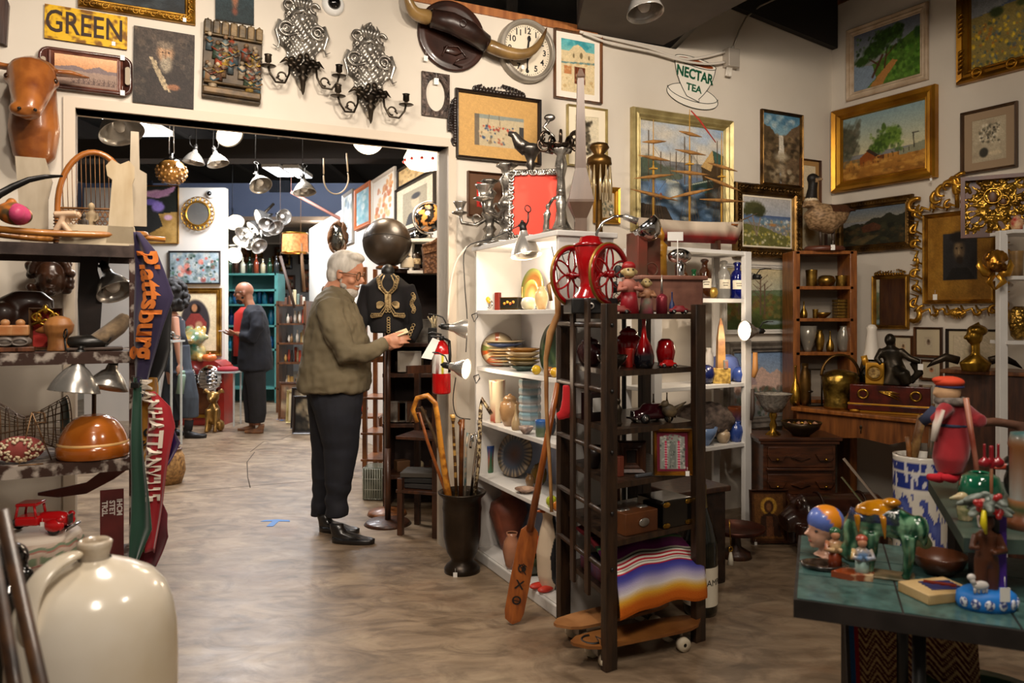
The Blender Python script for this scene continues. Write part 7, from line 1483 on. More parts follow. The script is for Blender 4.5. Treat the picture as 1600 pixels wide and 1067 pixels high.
m=M();[m.torus((.085*cos(a),.05*sin(a),h_*(.90+.06*(k % 2))),.03,.008,12,6,rot=Matrix.Rotation(a,4,'Z'),a0=a,a1=a+5) for k,a in enumerate([i*.52 for i in range(12)])];m.lathe([(.03,h_*.84),(.06,h_*.88),(.07,h_*.9),(.03,h_*.88)],16,lob=.12);m.done('basket_crown',mat('6a5a4c',.25,.9,'2a241e',12,.4),t)
c=Vector((.10,4.08,ZA+.002));t=thing('tall_ewer','dark pewter ewer with looping handle above the red mounted frame','ewer',c);z0=EYE-(258-HY)*U(4.08)-ZA;m=M();m.lathe([(.002,0),(.05,0),(.03,.03),(.012,.06),(.012,z0-.03),(.03,z0),(.02,z0+.015),(.035,z0+.05),(.06,z0+.08),(.05,z0+.10),(.03,z0+.11)],22);m.done('pedestal',PEWT,t);m=M();m.tube([(-.02,0,z0+.08),(-.06,0,z0+.11),(-.09,0,z0+.16),(-.12,0,z0+.165)],[.04,.035,.02,.012],12);m.done('spout',PEWT,t)
m=M();m.tube([(.05,0,z0+.08),(.11,0,z0+.06),(.12,0,z0+.15),(.07,0,z0+.2),(.10,0,z0+.24)],.010,8);m.ell((.10,0,z0+.25),(.03,.015,.02));m.done('handle',PEWT,t)
t=thing('dark_spire','tall tapering dark wooden obelisk with a faceted foot','obelisk',G(907,3.66,ZA+.001));s=U(3.66);hh=EYE-(108-HY)*s-ZA
m=M();[m.rings([[(cos(a+pi/4)*r*s,sin(a+pi/4)*r*s,z*s) for a in (0,pi/2,pi,3*pi/2)] for r,z in ((13,0),(13,22),(27,46),(27,50),(12,100),(7,hh/s*.94),(9,hh/s*.95),(3,hh/s))],smooth=False)];m.done('shaft',mat('38281f',.4,0,'5e4a3c',7,.1,.3,sc=(1,1,.2)),t)
t=thing('hanging_sanctuary_lamp','bronze column lamp base with a ring of dangling crystal drops','lamp',G(936,4.5,1.2));s=U(4.5);z1=EYE-(225-HY)*s-1.2
m=M();m.lathe([(.06,0),(.05,.06),(.02,.12),(.016,z1*.3),(.024,z1*.5),(.016,z1*.8),(.05,z1*.88),(.075,z1*.9),(.07,z1*.93),(.03,z1*.95),(.06,z1*.98),(.05,z1),(.002,z1*1.01)],24);m.done('column',BRONZE,t)
m=M();[m.tube([(.068*cos(a),.068*sin(a),z1*.89),(.07*cos(a),.07*sin(a),z1*.80),(.07*cos(a),.07*sin(a),z1*.72)],[.003,.009,.003],6) for a in [i*pi/6 for i in range(12)]];m.done('drops',mat('c8b48c',.1,.5),t)
m=M();m.box((0,0,.598),(.22,.2,1.196),bev=.004);one('tall_pedestal','tall dark narrow pedestal under the bronze column lamp base','pedestal',m,DW,G(936,4.5,0))

# ================================================================ dark slatted rack in front
OAK=mat('3c2818',.45,0,'20140c',7,.25,.15,sc=(5,5,.8));WR=Wall((.383,3.03),(.417,.27));RB=Vector((-.148,.48,0));RA=Vector((.383,3.03,0));RX=Vector((.417,.27,0))
t=thing('slatted_rack','tall dark oak slatted rack with open shelves in the middle foreground','rack',RA)
RZ=math.atan2(.27,.417);HR=1.445
for p_,h_ in ((Vector(),HR),(RX,HR),(RB,HR),(RX+RB,HR)): m=M();m.box((0,0,h_/2),(.058,.034,h_),bev=.003);m.done('post',OAK,t,p_,RZ)
SZR=[.275,.505,.733,.945,1.178,1.405]
for z in SZR: m=M();m.rings([[Vector((q.x,q.y,zz)) for q in (Vector((.02,.0,0)),RX-Vector((.02,0,0)),RX+RB-Vector((.02,0,0)),RB+Vector((.02,0,0)))] for zz in (z-.022,z)],smooth=False);m.done('shelf',OAK,t)
for u in (.30,.62): m=M();m.box((-.008,0,0),(.04,.014,1.22),bev=.002);m.done('slat',OAK,t,RB*u+Vector((-.03,0,.86)),math.atan2(RB.y,RB.x))
for z in (1.36,1.10,.86,.62,.40): m=M();m.tube([Vector((-.022,0,z)),RB+Vector((-.022,0,z))],.012,6);m.done('side_rail',OAK,t)
m=M();[m.ell((.0,-.02,z),(.008,.006,.008),8,6) for z in (1.36,1.10,.86,.62,.40)];m.done('bolt_heads',BLACK,t,rz=RZ);K_=lambda px,z,b_=.1: onl(WR,px,z,b_)
RED=mat('a80c12',.15,0,'6a080c',6,coat=.5)
def bxK(name,label,cat,px,w_,h_,z,b_,d,mt,rz=RZ,bev=.004,fn=K_): c=fn(px,z,b_);s=U(c.y);return one(name,label,cat,M().box((0,0,h_*s/2),(w_*s,d,h_*s),bev=bev),mt,c,rz)
# coffee mill
c=Vector((.335,3.29,SZR[5]));s=U(3.29);t=thing('coffee_mill','large red cast iron coffee mill with two flower-spoked wheels on top of the rack','coffee grinder',c,.15)
zb=24*s;m=M();m.box((0,0,zb/2),(.20,.16,zb),bev=.006);m.done('base',BLACK,t);m=M();m.lathe([(.008,0),(.014,-.004),(.014,-.014),(.002,-.018)],14,rot=R90X,c=(-.02,-.095,zb/2));m.done('knob',mat('e8e4dc',.3),t)
m=M();m.lathe([(.07,zb),(.068,zb+.01),(.05,zb+.03),(.042,zb+.07),(.05,zb+.11),(.062,zb+.16),(.068,zb+.21),(.066,zb+.225)],28);m.done('body',RED,t);m=M();m.lathe([(.07,zb+.222),(.075,zb+.23),(.05,zb+.24),(.042,zb+.262),(.02,zb+.268),(.002,zb+.27)],28);m.done('lid',RED,t)
for sx in (-1,1):
    rw=47*s;zc=zb+.10;m=M();rot=Matrix.Rotation(.62,4,'Z');cx=(sx*.066,-sx*.07,zc)
    m.torus(cx,rw*.93,rw*.09,44,8,rot=rot);
    for k in range(6): a=k*pi/3+.5;T2=X(cx) @ rot;pts=[T2 @ Vector((rw*(.45*cos(a)+.40*cos(q)*cos(a)-.17*sin(q)*sin(a)),0,rw*(.45*sin(a)+.40*cos(q)*sin(a)+.17*sin(q)*cos(a)))) for q in [i*pi/9 for i in range(18)]];m.tube(pts,.0045,6,closed=True)
    m.cyl(T2 @ Vector((0,-.02,0)),T2 @ Vector((0,.02,0)),.016,n=14);w_=m.done('wheel',RED,t)
    m=M();m.torus(cx,rw*1.0,rw*.055,44,6,rot=rot);m.done('gold_rim',mat('9a7434',.35,.6),w_)
m=M();m.cyl((-.07,.072,zb+.1),(.07,-.072,zb+.1),.01);m.done('axle',RED,t);price_tag(t,(.10,-.10,zb+.07),.02)
# toys
zt_=SZR[5]
def monkey(px,b_,h,label,c1,c2,hat):
    c=K_(px,zt_,b_);t=thing('toy_figure',label,'toy',c,.1);m=M();m.loft([(0,0,0,h*.2,h*.18),(0,0,h*.25,h*.17,h*.15),(0,0,h*.42,h*.15,h*.13)],14);m.done('skirt',c1,t)
    m=M();m.loft([(0,0,h*.4,h*.14,h*.12),(0,0,h*.6,h*.17,h*.12),(0,0,h*.68,h*.08,h*.08)],14);[m.tube([(s_*h*.15,0,h*.6),(s_*h*.22,-h*.08,h*.46),(s_*h*.08,-h*.18,h*.5)],[h*.06,h*.05,h*.04],8) for s_ in (-1,1)];m.done('coat',c2,t)
    m=M();m.ell((0,0,h*.82),(h*.13,h*.12,h*.14));m.ell((0,-h*.1,h*.78),(h*.09,h*.06,h*.07));[m.ell((s_*h*.14,0,h*.82),(h*.04,h*.02,h*.05)) for s_ in (-1,1)];m.done('head',mat('b09a68',.4),t,vox=.004);m=M();[m.ell((s_*h*.05,-h*.12,h*.86),h*.02,6,5) for s_ in (-1,1)];m.done('eyes',BLACK,t)
    if hat: m=M();m.ell((0,.005,h*.93),(h*.14,h*.13,h*.1));m.done('cap',hat,t)
monkey(983,.06,.21,'toy monkey with a red cap and pink jacket beside the coffee mill',mat('8a1420',.4),mat('a86858',.6),mat('9a1a1c',.5));monkey(1010,.05,.155,'toy bear figure in a green and pink dress right of the monkey',mat('5a6a50',.5,0,'a85060',14),mat('a87858',.5),None)

t=thing('oil_can','small red tin oil can with a long thin spout on the rack top','can',K_(1034,zt_,.05));m=M();m.lathe([(.002,0),(.024,0),(.024,.07),(.018,.078),(.006,.085)],20);m.done('body',mat('8a2c38',.35,.4),t);m=M();m.cyl((0,0,.084),(0,0,.165),.006,.002);m.done('spout',SILV,t)
pot(K_,'blue_toy','tiny blue figure behind the oil can',1050,10,34,zt_,.14,'bottle',mat('1c2c5a',.4),cat='toy')
def toycar(name,label,c,L_,mt,rz=0,cr=CHROME):
    t=thing(name,label,'toy car',c,rz);m=M();m.loft([(0,0,L_*.08,L_*.48,L_*.2),(0,0,L_*.16,L_*.5,L_*.21),(0,0,L_*.24,L_*.46,L_*.19),(L_*.02,0,L_*.27,L_*.3,L_*.17),(L_*.03,0,L_*.36,L_*.24,L_*.15),(L_*.03,0,L_*.39,L_*.18,L_*.12)],24,p=3);m.done('body',mt,t)
    for x in (-.3,.3):
        for y in (-.2,.2): m=M();m.lathe([(.002,-L_*.03),(L_*.1,-L_*.03),(L_*.1,L_*.03),(.002,L_*.03)],18,c=(x*L_,y*L_,L_*.1),rot=R90X);w_=m.done('wheel',BLACK,t);m=M();m.ell((x*L_,y*L_*1.17,L_*.1),(L_*.05,L_*.01,L_*.05));m.done('hub',cr,w_)
    m=M();m.box((-L_*.5,0,L_*.1),(L_*.03,L_*.4,L_*.05),bev=L_*.01);m.box((-L_*.49,0,L_*.2),(L_*.02,L_*.14,L_*.12),bev=L_*.01);m.box((L_*.5,0,L_*.1),(L_*.03,L_*.4,L_*.05),bev=L_*.01);m.done('bumpers',cr,t)
toycar('toy_car','small dark red racing car at the right of the rack top',K_(1060,zt_,.06),.09,mat('7a1c24',.4),.2);toycar('toy_car','worn red and black toy truck at the foot of the monkey',K_(968,zt_,.05),.085,mat('7a2c24',.6),.1)
# box stack, gooseneck lamp, camera, buddha behind the toys
Yb=3.62;c=G(1030,Yb,zt_);s=U(Yb);t=thing('pink_wood_plinth','pinkish moulded wooden plinth on the rack behind the toys','plinth',c-Vector((0,.08,0)),.25);zp=EYE-(437-HY)*s-zt_
m=M();m.box((0,0,zp*.55),(.30,.22,zp*1.0),bev=.01);m.box((0,0,zp),(.33,.25,.02),bev=.006);m.done('body',mat('9a6a58',.4,0,'6a4438',7,.1,.2),t);zp += zt_+.012
m=M();m.box((-.02,0,.10),(.05,.12,.2),bev=.004);m.box((.05,.03,.09),(.1,.07,.18),bev=.006);m.torus((.03,-.05,.03),.03,.004,14,5);one('folding_camera','tall old folding camera with red leather side behind the gooseneck lamp','camera',m,mat('7a3020',.5,0,'4a3a28',5),Vector((c.x-.10,Yb-.08,zp)),.3)
t=thing('glass_insulator','small chrome and glass camera bulb with a white tag above','lamp part',Vector((c.x+.07,Yb-.12,zp)));m=M();m.lathe([(.02,0),(.025,.05),(.01,.06)],16);m.ell((0,0,.09),(.055,.03,.035));m.ell((0,-.03,.09),.024);m.done('body',CHROME,t);m=M();m.box((-.03,-.05,.175),(.07,.001,.04),bev=.0004);m.cyl((-.02,-.05,.0),(-.02,-.05,.16),.002);m.done('price_tag',TAGW,t)
t=thing('gooseneck_lamp','chrome gooseneck lamp with round hooded shade arching over the rack','lamp',Vector((.335,3.43,HR-.03)));s=U(3.5);q=lambda px,py: P(px,py,3.5)-t.location
m=M();m.tube([(-.0,.0,.0),q(931,395),q(932,365),q(941,348),q(960,338),q(980,338)],.007,10);m.lathe([(.03,0),(.03,.02),(.01,.03)],16);m.done('neck',CHROME,t);m=M();m.tube([q(975,338),q(996,346)],[.014,.016],14);m.done('socket',ALU,t)
T2=X(q(1012,357),0,math.radians(140),0);m=M();m.lathe([(.002,.06),(.03,.055),(.055,.03),(.066,0),(.064,-.03),(.061,-.03),(.06,0),(.05,.026),(.028,.05),(.002,.054)],32,rot=T2);m.done('shade',CHROME,t)
m=M();m.loft([(0,0,0,.035,.03),(0,0,.1,.03,.028),(0,0,.15,.036,.028),(0,0,.17,.014,.014)],14);m.ell((0,-.003,.195),(.022,.022,.028));m.ell((0,0,.225),.013);m.tube([(-.03,0,.14),(-.03,-.03,.1),(.0,-.035,.11)],.01,6);one('deity_figure','yellow robed standing deity figure behind the gooseneck lamp','figurine',m,mat('d8a030',.35,0,'a8701c',18,.2),Vector((G(1029,3.66,0).x,3.62,zp)),vox=.005)
t=thing('desk_fan','small black fan with wire cage behind the coffee mill','fan',G(975,3.9,1.4));[m.done('cage',BLACK,t) for m in [M()] if [m.torus((0,0,.16),.02+.022*k,.002,24,4) for k in range(5)] and [m.tube([(0,-.03,.16),(.108*cos(a),0,.16+.108*sin(a))],.0015,4) for a in [i*pi/7 for i in range(14)]]]
for k in range(4): a=k*pi/2+.4;m=M();m.ell((.05*cos(a),0,.16+.05*sin(a)),(.05,.006,.028),ry=-a);m.done('blade',BLACK,t)
m=M();m.lathe([(.06,-1.39),(.05,-1.36),(.012,-1.34),(.012,.0),(.02,.05),(.01,.06)],18);m.cyl((0,.03,.05),(0,.02,.16),.012);m.done('stand',BLACK,t)
# second shelf: red glass
z=SZR[4];pot(K_,'red_vase','tall slim red bottle vase with black drip base',1006,32,78,z,.05,'bottle',vcol(.12,coat=.6),n=40,col=lambda v: mix('0c0a14','b00c10',(v.z-.075-.02*mnoise.noise(v*30))*40))
pot(K_,'red_jug','wide glossy red jug at the back of the red glass shelf',982,42,62,z,.2,'jar',RED);pot(K_,'red_globe_vase','round red vase with white lip right of the slim bottle',1040,30,43,z,.13,'ball',RED);toycar('toy_car','tiny bright red toy car at the front of the red glass shelf',K_(1043,z,.025),.085,mat('c01414',.25,coat=.5),.35)
pot(K_,'ashtray','dark scalloped glass dish on the red glass shelf',956,50,22,z,.1,'bowl',mat('1c1812',.15,coat=.5));pot(K_,'red_cup','small red cup behind the dark scalloped dish',983,14,30,z,.12,'cyl',mat('a82820',.3));pot(K_,'dark_pot','dark maroon pot behind the side slats',922,42,46,z,.26,'jar',mat('2c1012',.25,coat=.4))
# third shelf
z=SZR[3];toycar('toy_car','large dark maroon vintage toy car with chrome bumper on the rack',K_(1018,z,.09),.20,mat('2c0a10',.15,coat=.6),.45)
m=M();m.ell((0,0,.05),(.035,.022,.028),ry=.5);m.ell((-.02,0,.078),(.018,.016,.016));m.tube([(-.035,0,.078),(-.05,0,.074)],[.005,.001],6);m.tube([(.02,0,.055),(.075,0,.085)],[.012,.003],8);[m.cyl((.0,y,.03),(0,y,0),.003) for y in (-.008,.008)];one('bird_figure','small speckled bird figure with pointed tail beside the maroon car','figurine',m,mat('6a5a40',.6,0,'2c2418',30),K_(1046,z,.03),.2)
m=M();fig(m,0,0,0,.12);m.lathe([(.03,0),(.03,.01),(.02,.012)],14);one('bronze_figure','small bronze figure beside the front post of the rack','figurine',m,DKBRZ,K_(966,z,.06),vox=.004)
t=bxK('jug_with_label','dark glazed jug with a white shield label behind the slats','jug',928,32,44,z,.26,.07,mat('1c0c0c',.3));m=M();m.box((0,-.037,.07),(.07,.002,.06));m.done('paper_label',TAGW,t)
for px,lab in ((1021,'small bottle with yellow label left of its twin on the rack'),(1042,'small bottle with yellow label right of its twin on the rack')): pot(K_,'small_bottle',lab,px,9,30,z,.3,'bottle',mat('5a3c10',.2,coat=.3))
# fourth shelf
z=SZR[2];c=K_(1050,z+.002,-.012);s=U(c.y);p=Pic(60,80,'6a1c30',130).poly([(.12,.12),(.88,.12),(.88,.92),(.12,.92)],'8f938c').dabs(90,.12,.88,.1,.9,.03,['b8bab0','6a706a','3f4a44','c8c8c0'],.8)
for x in (.3,.7): p.line(x,.25,x,.9,.03,'c02c54');[p.line(x-.05,.3+k*.06,x+.05,.3+k*.06,.008,'e8c8cc') for k in range(10)]
for k in range(6): p.line(.42+k*.035,.3,.42+k*.035,.9,.007,'4a5450')
p.blob(.5,.14,.34,.08,'8f938c',.2).dabs(20,.25,.75,.08,.2,.03,['c8c8c0','5a5a54','8a2c48'],.8)
framed('ticket_picture','gold framed grey and pink doorway picture propped at the rack front','framed picture',None,(c+Vector((0,0,36*s)),60*s,72*s),.016,GOLD,p,tagp=(.7,-.9),tilt=-.06)
framed('dark_picture','dark carved frame with a small opening on the rack','picture frame',None,(K_(986,z+.068,.12),.12,.135),.042,DW,Pic(10,12,'1c1410',1));pot(K_,'dark_bowl','dark bowl low behind the side slats',928,36,34,z,.28,'bowl',mat('1a1210',.3));t=bxK('pocket_knife','grey pocket knife lying on the rack shelf','knife',1006,34,5,z,.03,.014,mat('6a6e74',.35,.5),RZ)
bxK('wooden_block','small reddish wooden block beside the front post','block',965,11,32,z,.1,.05,mat('6a3020',.5))
# fifth shelf
z=SZR[1];t=bxK('wooden_box','brown wooden box with silver mounts on the rack','box',984,66,34,z,.09,.15,mat('6a3c1c',.4,0,'4a2610',8,.1,.2));m=M();m.ell((.01,-.078,.045),(.03,.004,.018),12,6);[m.torus((x,-.01,.088),.016,.006,10,5,rot=Matrix.Rotation(1.5,4,'X')) for x in (-.06,-.035,.05,.065)];m.done('silver_mounts',SILV,t)
t=bxK('jewellery_box','black lacquer jewellery box with brass corner mounts on the rack','box',1038,60,42,z,.09,.16,BLKG);[M().ell((x,-.082,zz),(.022,.004,.012),12,6).done('brass_corner',BRASS,t) for x in (-.065,.065) for zz in (.012,.10)]
# folded sarape on the lowest shelf
z=SZR[0];t=thing('striped_blanket','folded striped woollen blanket hanging over the lowest rack shelf','blanket',Vector((0,0,0)))
def sar(u,v):
    x=.05+.43*u;q=Vector((.383,3.03,0))+RX*(.07+.98*u);d=RB.normalized()
    if v < .8: k=v/.8;yy=.42-.43*k;zz=z+.165-.10*k+.02*sin(k*3.1)
    else: k=(v-.8)/.2;yy=-.01-.03*sin(k*1.57);zz=z+.065-.13*k
    zz += .018*sin(u*3+.4)
    p_=q+d*yy;return (p_.x,p_.y-.012*sin(u*9),zz+.006*sin(u*14+v*5)),(0,-.3,1)
STR=[(.0,'5a1018'),(.20,'3a0c14'),(.26,'a8303a'),(.27,'5a1018'),(.40,'101c10'),(.44,'2c6a2c'),(.47,'5a1450'),(.54,'8a2c80'),(.585,'e0d8cc'),(.605,'1c3a24'),(.615,'e0d8cc'),(.635,'b01c30'),(.655,'e0d8cc'),(.675,'b01c30'),(.695,'e0d8cc'),(.71,'1c3a24'),(.72,'e0d8cc'),(.735,'b01c30'),(.75,'3a3488'),(.80,'4a4aa0'),(.84,'a8a0c8'),(.88,'d8d0d0'),(.92,'d8a030'),(.96,'c06018'),(1.01,'c06018')]
m=M();m.sheet(sar,26,150,.012)
vs=[(v.co.copy(),0) for v in m.b.verts];NV=151
o=m.done('cloth',vcol(.95,bump=.4,ns=200),t);at=o.data.color_attributes.new('Col','FLOAT_COLOR','POINT')
for i in range(len(o.data.vertices)):
    v_=((i//2) % NV)/150
    for (a,ca),(b_,cb) in zip(STR,STR[1:]):
        if a <= v_ < b_: at.data[i].color=(*lin(mix(ca,cb,(v_-a)/(b_-a)) if a in (.26,.44,.47,.75,.80,.84,.88,.92) else ca),1)
m=M();m.rings([[Vector((RA.x,RA.y,zz))+RX*a+RB*b_ for a,b_ in ((.1,.12),(.95,.12),(.95,.8),(.1,.8))] for zz in (z+.001,z+.03,z+.05)],smooth=False);m.done('folds',mat('5a1018',.9,0,'2a3a5a',12,.3),t)
# skateboards under the rack
def skateboard(c,rz,label,mt,L_=.62):
    t=thing('skateboard',label,'skateboard',c,rz);m=M();zz=.085;rs=[]
    for i in range(15): u=i/14*2-1;w_=.075*math.sqrt(max(.02,1-abs(u)**4.5));rs.append([(u*L_/2,-w_,zz+.03*max(0,abs(u)-.75)),(u*L_/2,w_,zz+.03*max(0,abs(u)-.75)),(u*L_/2,w_,zz+.012+.03*max(0,abs(u)-.75)),(u*L_/2,-w_,zz+.012+.03*max(0,abs(u)-.75))])
    m.rings(rs,smooth=False);m.done('deck',mt,t)
    for x in (-.3,.3):
        m=M();m.box((x*L_,0,.06),(.04,.05,.045));m.cyl((x*L_,-.06,.03),(x*L_,.06,.03),.006);tr=m.done('truck',SILV,t)
        for y in (-.055,.055): m=M();m.lathe([(.008,-.015),(.028,-.015),(.03,0),(.028,.015),(.008,.015)],20,c=(x*L_,y,.03),rot=R90X);m.done('wheel',mat('c8bca4',.5),tr)
    return t
skateboard(Vector((.45,3.38,0)),.52,'pale worn wooden skateboard lying further under the rack',mat('b07c4c',.5,0,'8a5428',6,.1));sk=skateboard(Vector((.52,3.17,0)),.42,'brown wooden skateboard with a black drawing, at the front under the rack',mat('8a5828',.45,0,'6a3c18',6,.1))
m=M();m.torus((-.22,.0,.098),.04,.006,20,4,rot=R90X,a0=1.3,a1=5);[m.tube([(-.2+.03*k,-.02,.098),(-.19+.03*k,.02,.098),(-.18+.03*k,-.02,.098)],.003,4) for k in range(3)];m.done('drawing',BLACK,sk)
# champagne bottle, red stocking
t=thing('giant_champagne_bottle','giant dark champagne bottle with cream label behind the right rack post','bottle',G(1094,3.62,0));m=M();m.lathe([(.002,0),(.075,0),(.08,.02),(.08,.34),(.06,.42),(.032,.5),(.026,.56),(.026,.6),(.002,.6)],36);m.done('body',mat('0c100a',.1,coat=.6),t)
m=M();m.lathe([(.0812,.05),(.0812,.23)],48);m.done('paper_label',mat('e0d6c0',.6),t);m=M();m.text('CHAMPAGNE',.04,X((.075,0,.16)),.0015)
for v in m.b.verts: a=v.co.x/.082;v.co=Vector((.082*sin(a),-.082*cos(a)+v.co.y,v.co.z))
m.done('lettering',mat('2a241c',.6),t)
m=M();m.lathe([(.034,.49),(.028,.56),(.03,.6),(.02,.62),(.002,.625)],24);m.done('foil',mat('8a7a50',.35,.7),t)
m=M();m.tube([(0,0,.15),(0,0,.08),(-.01,0,.03)],[.026,.03,.03],12,flat=(1,.5));m.tube([(0,0,.03),(-.05,0,.01)],[.026,.018],10,flat=(1,.5));one('red_stocking','bright red felt stocking hanging on the back post of the rack','stocking',m,mat('c00c18',.9,sheen=.3),P(888,655,3.38),vox=.006)

# ================================================================ shelves, desk and corner on the right
WC=Wall((1.546,5.0),(.84,.54));CF=lambda px,z,b_=.1: onl(WC,px,z,b_)
t=thing('white_shelving','white painted open shelving under the ship model, blue pottery on it','shelving',(1.546,5.0,0),WC.rz);ZC=[.575,.9625,1.504,1.81]
for x in (-.03,-.82): m=M();m.box((x,.0,.905),(.06,.035,1.81),bev=.003);m.done('post',WP,t);m=M();m.box((x,.26,.905),(.06,.02,1.81),bev=.003);m.done('post',WP,t)
for z in ZC: m=M();m.box((-.42,.13,z-.012),(.84,.28,.024),bev=.002);m.done('shelf',WP,t)
# ship model
c=CF(1075,ZC[3],.12);s=U(c.y);t=thing('ship_model','old three-masted model sailing ship with red and white hull and furled sails','ship model',c+Vector((.02,0,0)),WC.rz-.25);t.scale=(1.12,1,1.06)
HL=.34;m=M();rs=[]
for i in range(15):
    u=i/14*2-1;w_=.055*(1-abs(u)**2.6)+.004;sh=.018*u*u;rs.append([(u*HL,-w_,.165+sh),(u*HL*.98,-w_*.95,.12+sh),(u*HL*.92,-w_*.7,.08),(u*HL*.86,0,.045),(u*HL*.92,w_*.7,.08),(u*HL*.98,w_*.95,.12+sh),(u*HL,w_,.165+sh)])
m.rings(rs);m.done('hull',vcol(.6),t,col=lambda v: mix('8a2420','5a1c18',noi(v.x,v.z,40)+.3) if v.z < .105 else H('3a2c24') if .150 < v.z < .158 else mix('c8b8a4','8a7c6c',noi(v.x,v.z,40)+.3))
m=M();m.box((0,0,.16),(HL*1.7,.07,.01));m.done('deck',MW,t);m=M();[m.box((x,0,.03),(.02,.08,.06)) for x in (-.16,.16)];m.done('cradle',DW,t)
for k,(x,h_) in enumerate(((-.24,.60),(-.01,.68),(.20,.56))):
    m=M();m.cyl((x,0,.16),(x,0,.16+h_*.55),.007,.006,8);m.cyl((x,0,.16+h_*.5),(x,0,.16+h_),.0045,.002,8);m.box((x,0,.16+h_*.52),(.04,.03,.008));ms=m.done('mast',mat('b88a30',.5),t)
    for j,zz in enumerate((.26,.44,.62,.78)):
        if j == 3 and k == 2: continue
        w_=.15-.025*j;a=((-.18,.15,-.1,.1),(.25,-.04,-.1,-.16),(.0,-.3,-.2,0))[k][j];m=M();p0,p1=Vector((x-w_*cos(a),-.012,.16+h_*zz-w_*sin(a))),Vector((x+w_*cos(a),-.012,.16+h_*zz+w_*sin(a)))
        m.tube([p0,p0*.75+p1*.25,p0*.5+p1*.5,p0*.25+p1*.75,p1],[.002,.008,.012,.008,.002],7);m.done('furled_sail',mat('a8783c',.8,0,'7a5428',30),ms)
m=M();[m.cyl((x+dx,dy,.165),(x,0,.16+.3),.0009,n=4) for x in (-.24,-.01,.20) for dx in (-.04,-.02,0,.02,.04) for dy in (-.045,.045)];[m.cyl((x,0,.6),(x2,0,.3),.0009,n=4) for x,x2 in ((-.24,-.01),(-.01,.20),(.20,.33),(-.01,-.24))];m.cyl((HL*.9,0,.18),(HL*1.3,0,.24),.005,.002,6);m.done('rigging',mat('5a4630',.7),t)
m=M();m.tube([(-.01,-.015,.83),(.04,-.02,.78),(.09,-.02,.72),(.15,-.02,.65)],[.004,.006,.005,.003],6,flat=(1,.4));m.done('streamer',mat('a02818',.8),t)
# apothecary bottles
z=ZC[2];GL=lambda c_: mat(c_,.06,0,coat=.6,trans=.35)
def labelled(name,label,px,w_,h_,b_,col,prof='fat',lab=True):
    c=CF(px,z,b_);s=U(c.y);t=thing(name,label,'bottle',c);m=M();m.lathe([(r*w_/2*s,q*h_*s) for r,q in PROF[prof]],28);m.done('body',GL(col),t)
    if lab: r_=w_/2*s*1.01;m=M();m.grid(lambda u,v: (r_*sin((u-.5)*1.9),-r_*cos((u-.5)*1.9),h_*s*(.26+.24*v)),10,2);m.done('paper_label',mat('e6dcc4',.6),t);m=M();m.box((0,-r_-.001,h_*s*.41),(r_*.9,.001,.003));m.box((0,-r_-.001,h_*s*.35),(r_*.7,.001,.003));m.done('lettering',BLACK,t)
labelled('apothecary_bottle','green apothecary bottle with cream label',1084,15,46,.08,'0c5a30');labelled('apothecary_bottle','dark amber apothecary bottle with wide white label and domed stopper',1101,22,62,.07,'4a2408');labelled('apothecary_bottle','clear glass apothecary jar with square cream label',1131,20,60,.08,'a8a49c');labelled('apothecary_bottle','deep cobalt blue apothecary bottle with oval label',1152,22,58,.06,'0a1470');labelled('apothecary_bottle','small brown jar with dark lid at the left of the apothecary bottles',1068,15,56,.12,'5a3010','fat',False);labelled('apothecary_bottle','tall clear flask behind the small gilt ball',1116,12,50,.16,'b0aca4','bottle',False)
pot(CF,'gilt_ball','small gilt ball ornament between the apothecary bottles',1114,16,18,z,.03,'ball',mat('c8a44c',.3,.5,'8a6420',30),cat='ornament')
z=ZC[1];BL=lambda a,b_=None: CER(a,b_)
pot(CF,'blue_vase','large periwinkle blue ribbed round vase',1132,48,42,z,.16,'ball',BL('6a7cb8','5a6aa8'));pot(CF,'navy_bowl','glossy navy blue round bowl',1102,30,30,z,.08,'ball',BL('0c1c58','081038'));t=pot(CF,'blue_mug','blue pottery mug with a round handle at the shelf end',1155,23,24,z,.05,'ball',BL('38509a'),cat='mug')
m=M();m.torus((.05,0,.05),.026,.006,16,6);m.done('handle',BL('38509a'),t);pot(CF,'white_figurine','small white seated porcelain figure behind the navy bowl',1108,16,52,z,.2,'vase',mat('e8e0d4',.3));t=thing('carved_tower','tall slim painted wooden souvenir tower with a pointed top','carving',CF(1126,z,.04));s=U(4.9)
m=M();m.box((0,0,12*s),(28*s,.06,24*s),bev=.004);m.done('base',mat('d8b45c',.5,0,'8a6a2c',40),t);m=M();m.rings([[(x*w_,y*w_,zz*s) for x,y in ((-1,-1),(1,-1),(1,1),(-1,1))] for w_,zz in ((.026,22),(.022,70),(.014,88),(.003,102))],smooth=False);m.done('shaft',mat('b88a4c',.5,0,'6a3c1c',9),t)
m=M();m.box((.025,-.02,30*s),(.03,.03,14*s),bev=.004);m.done('turret',mat('3a8a8a',.4,0,'b85a3c',20),t)

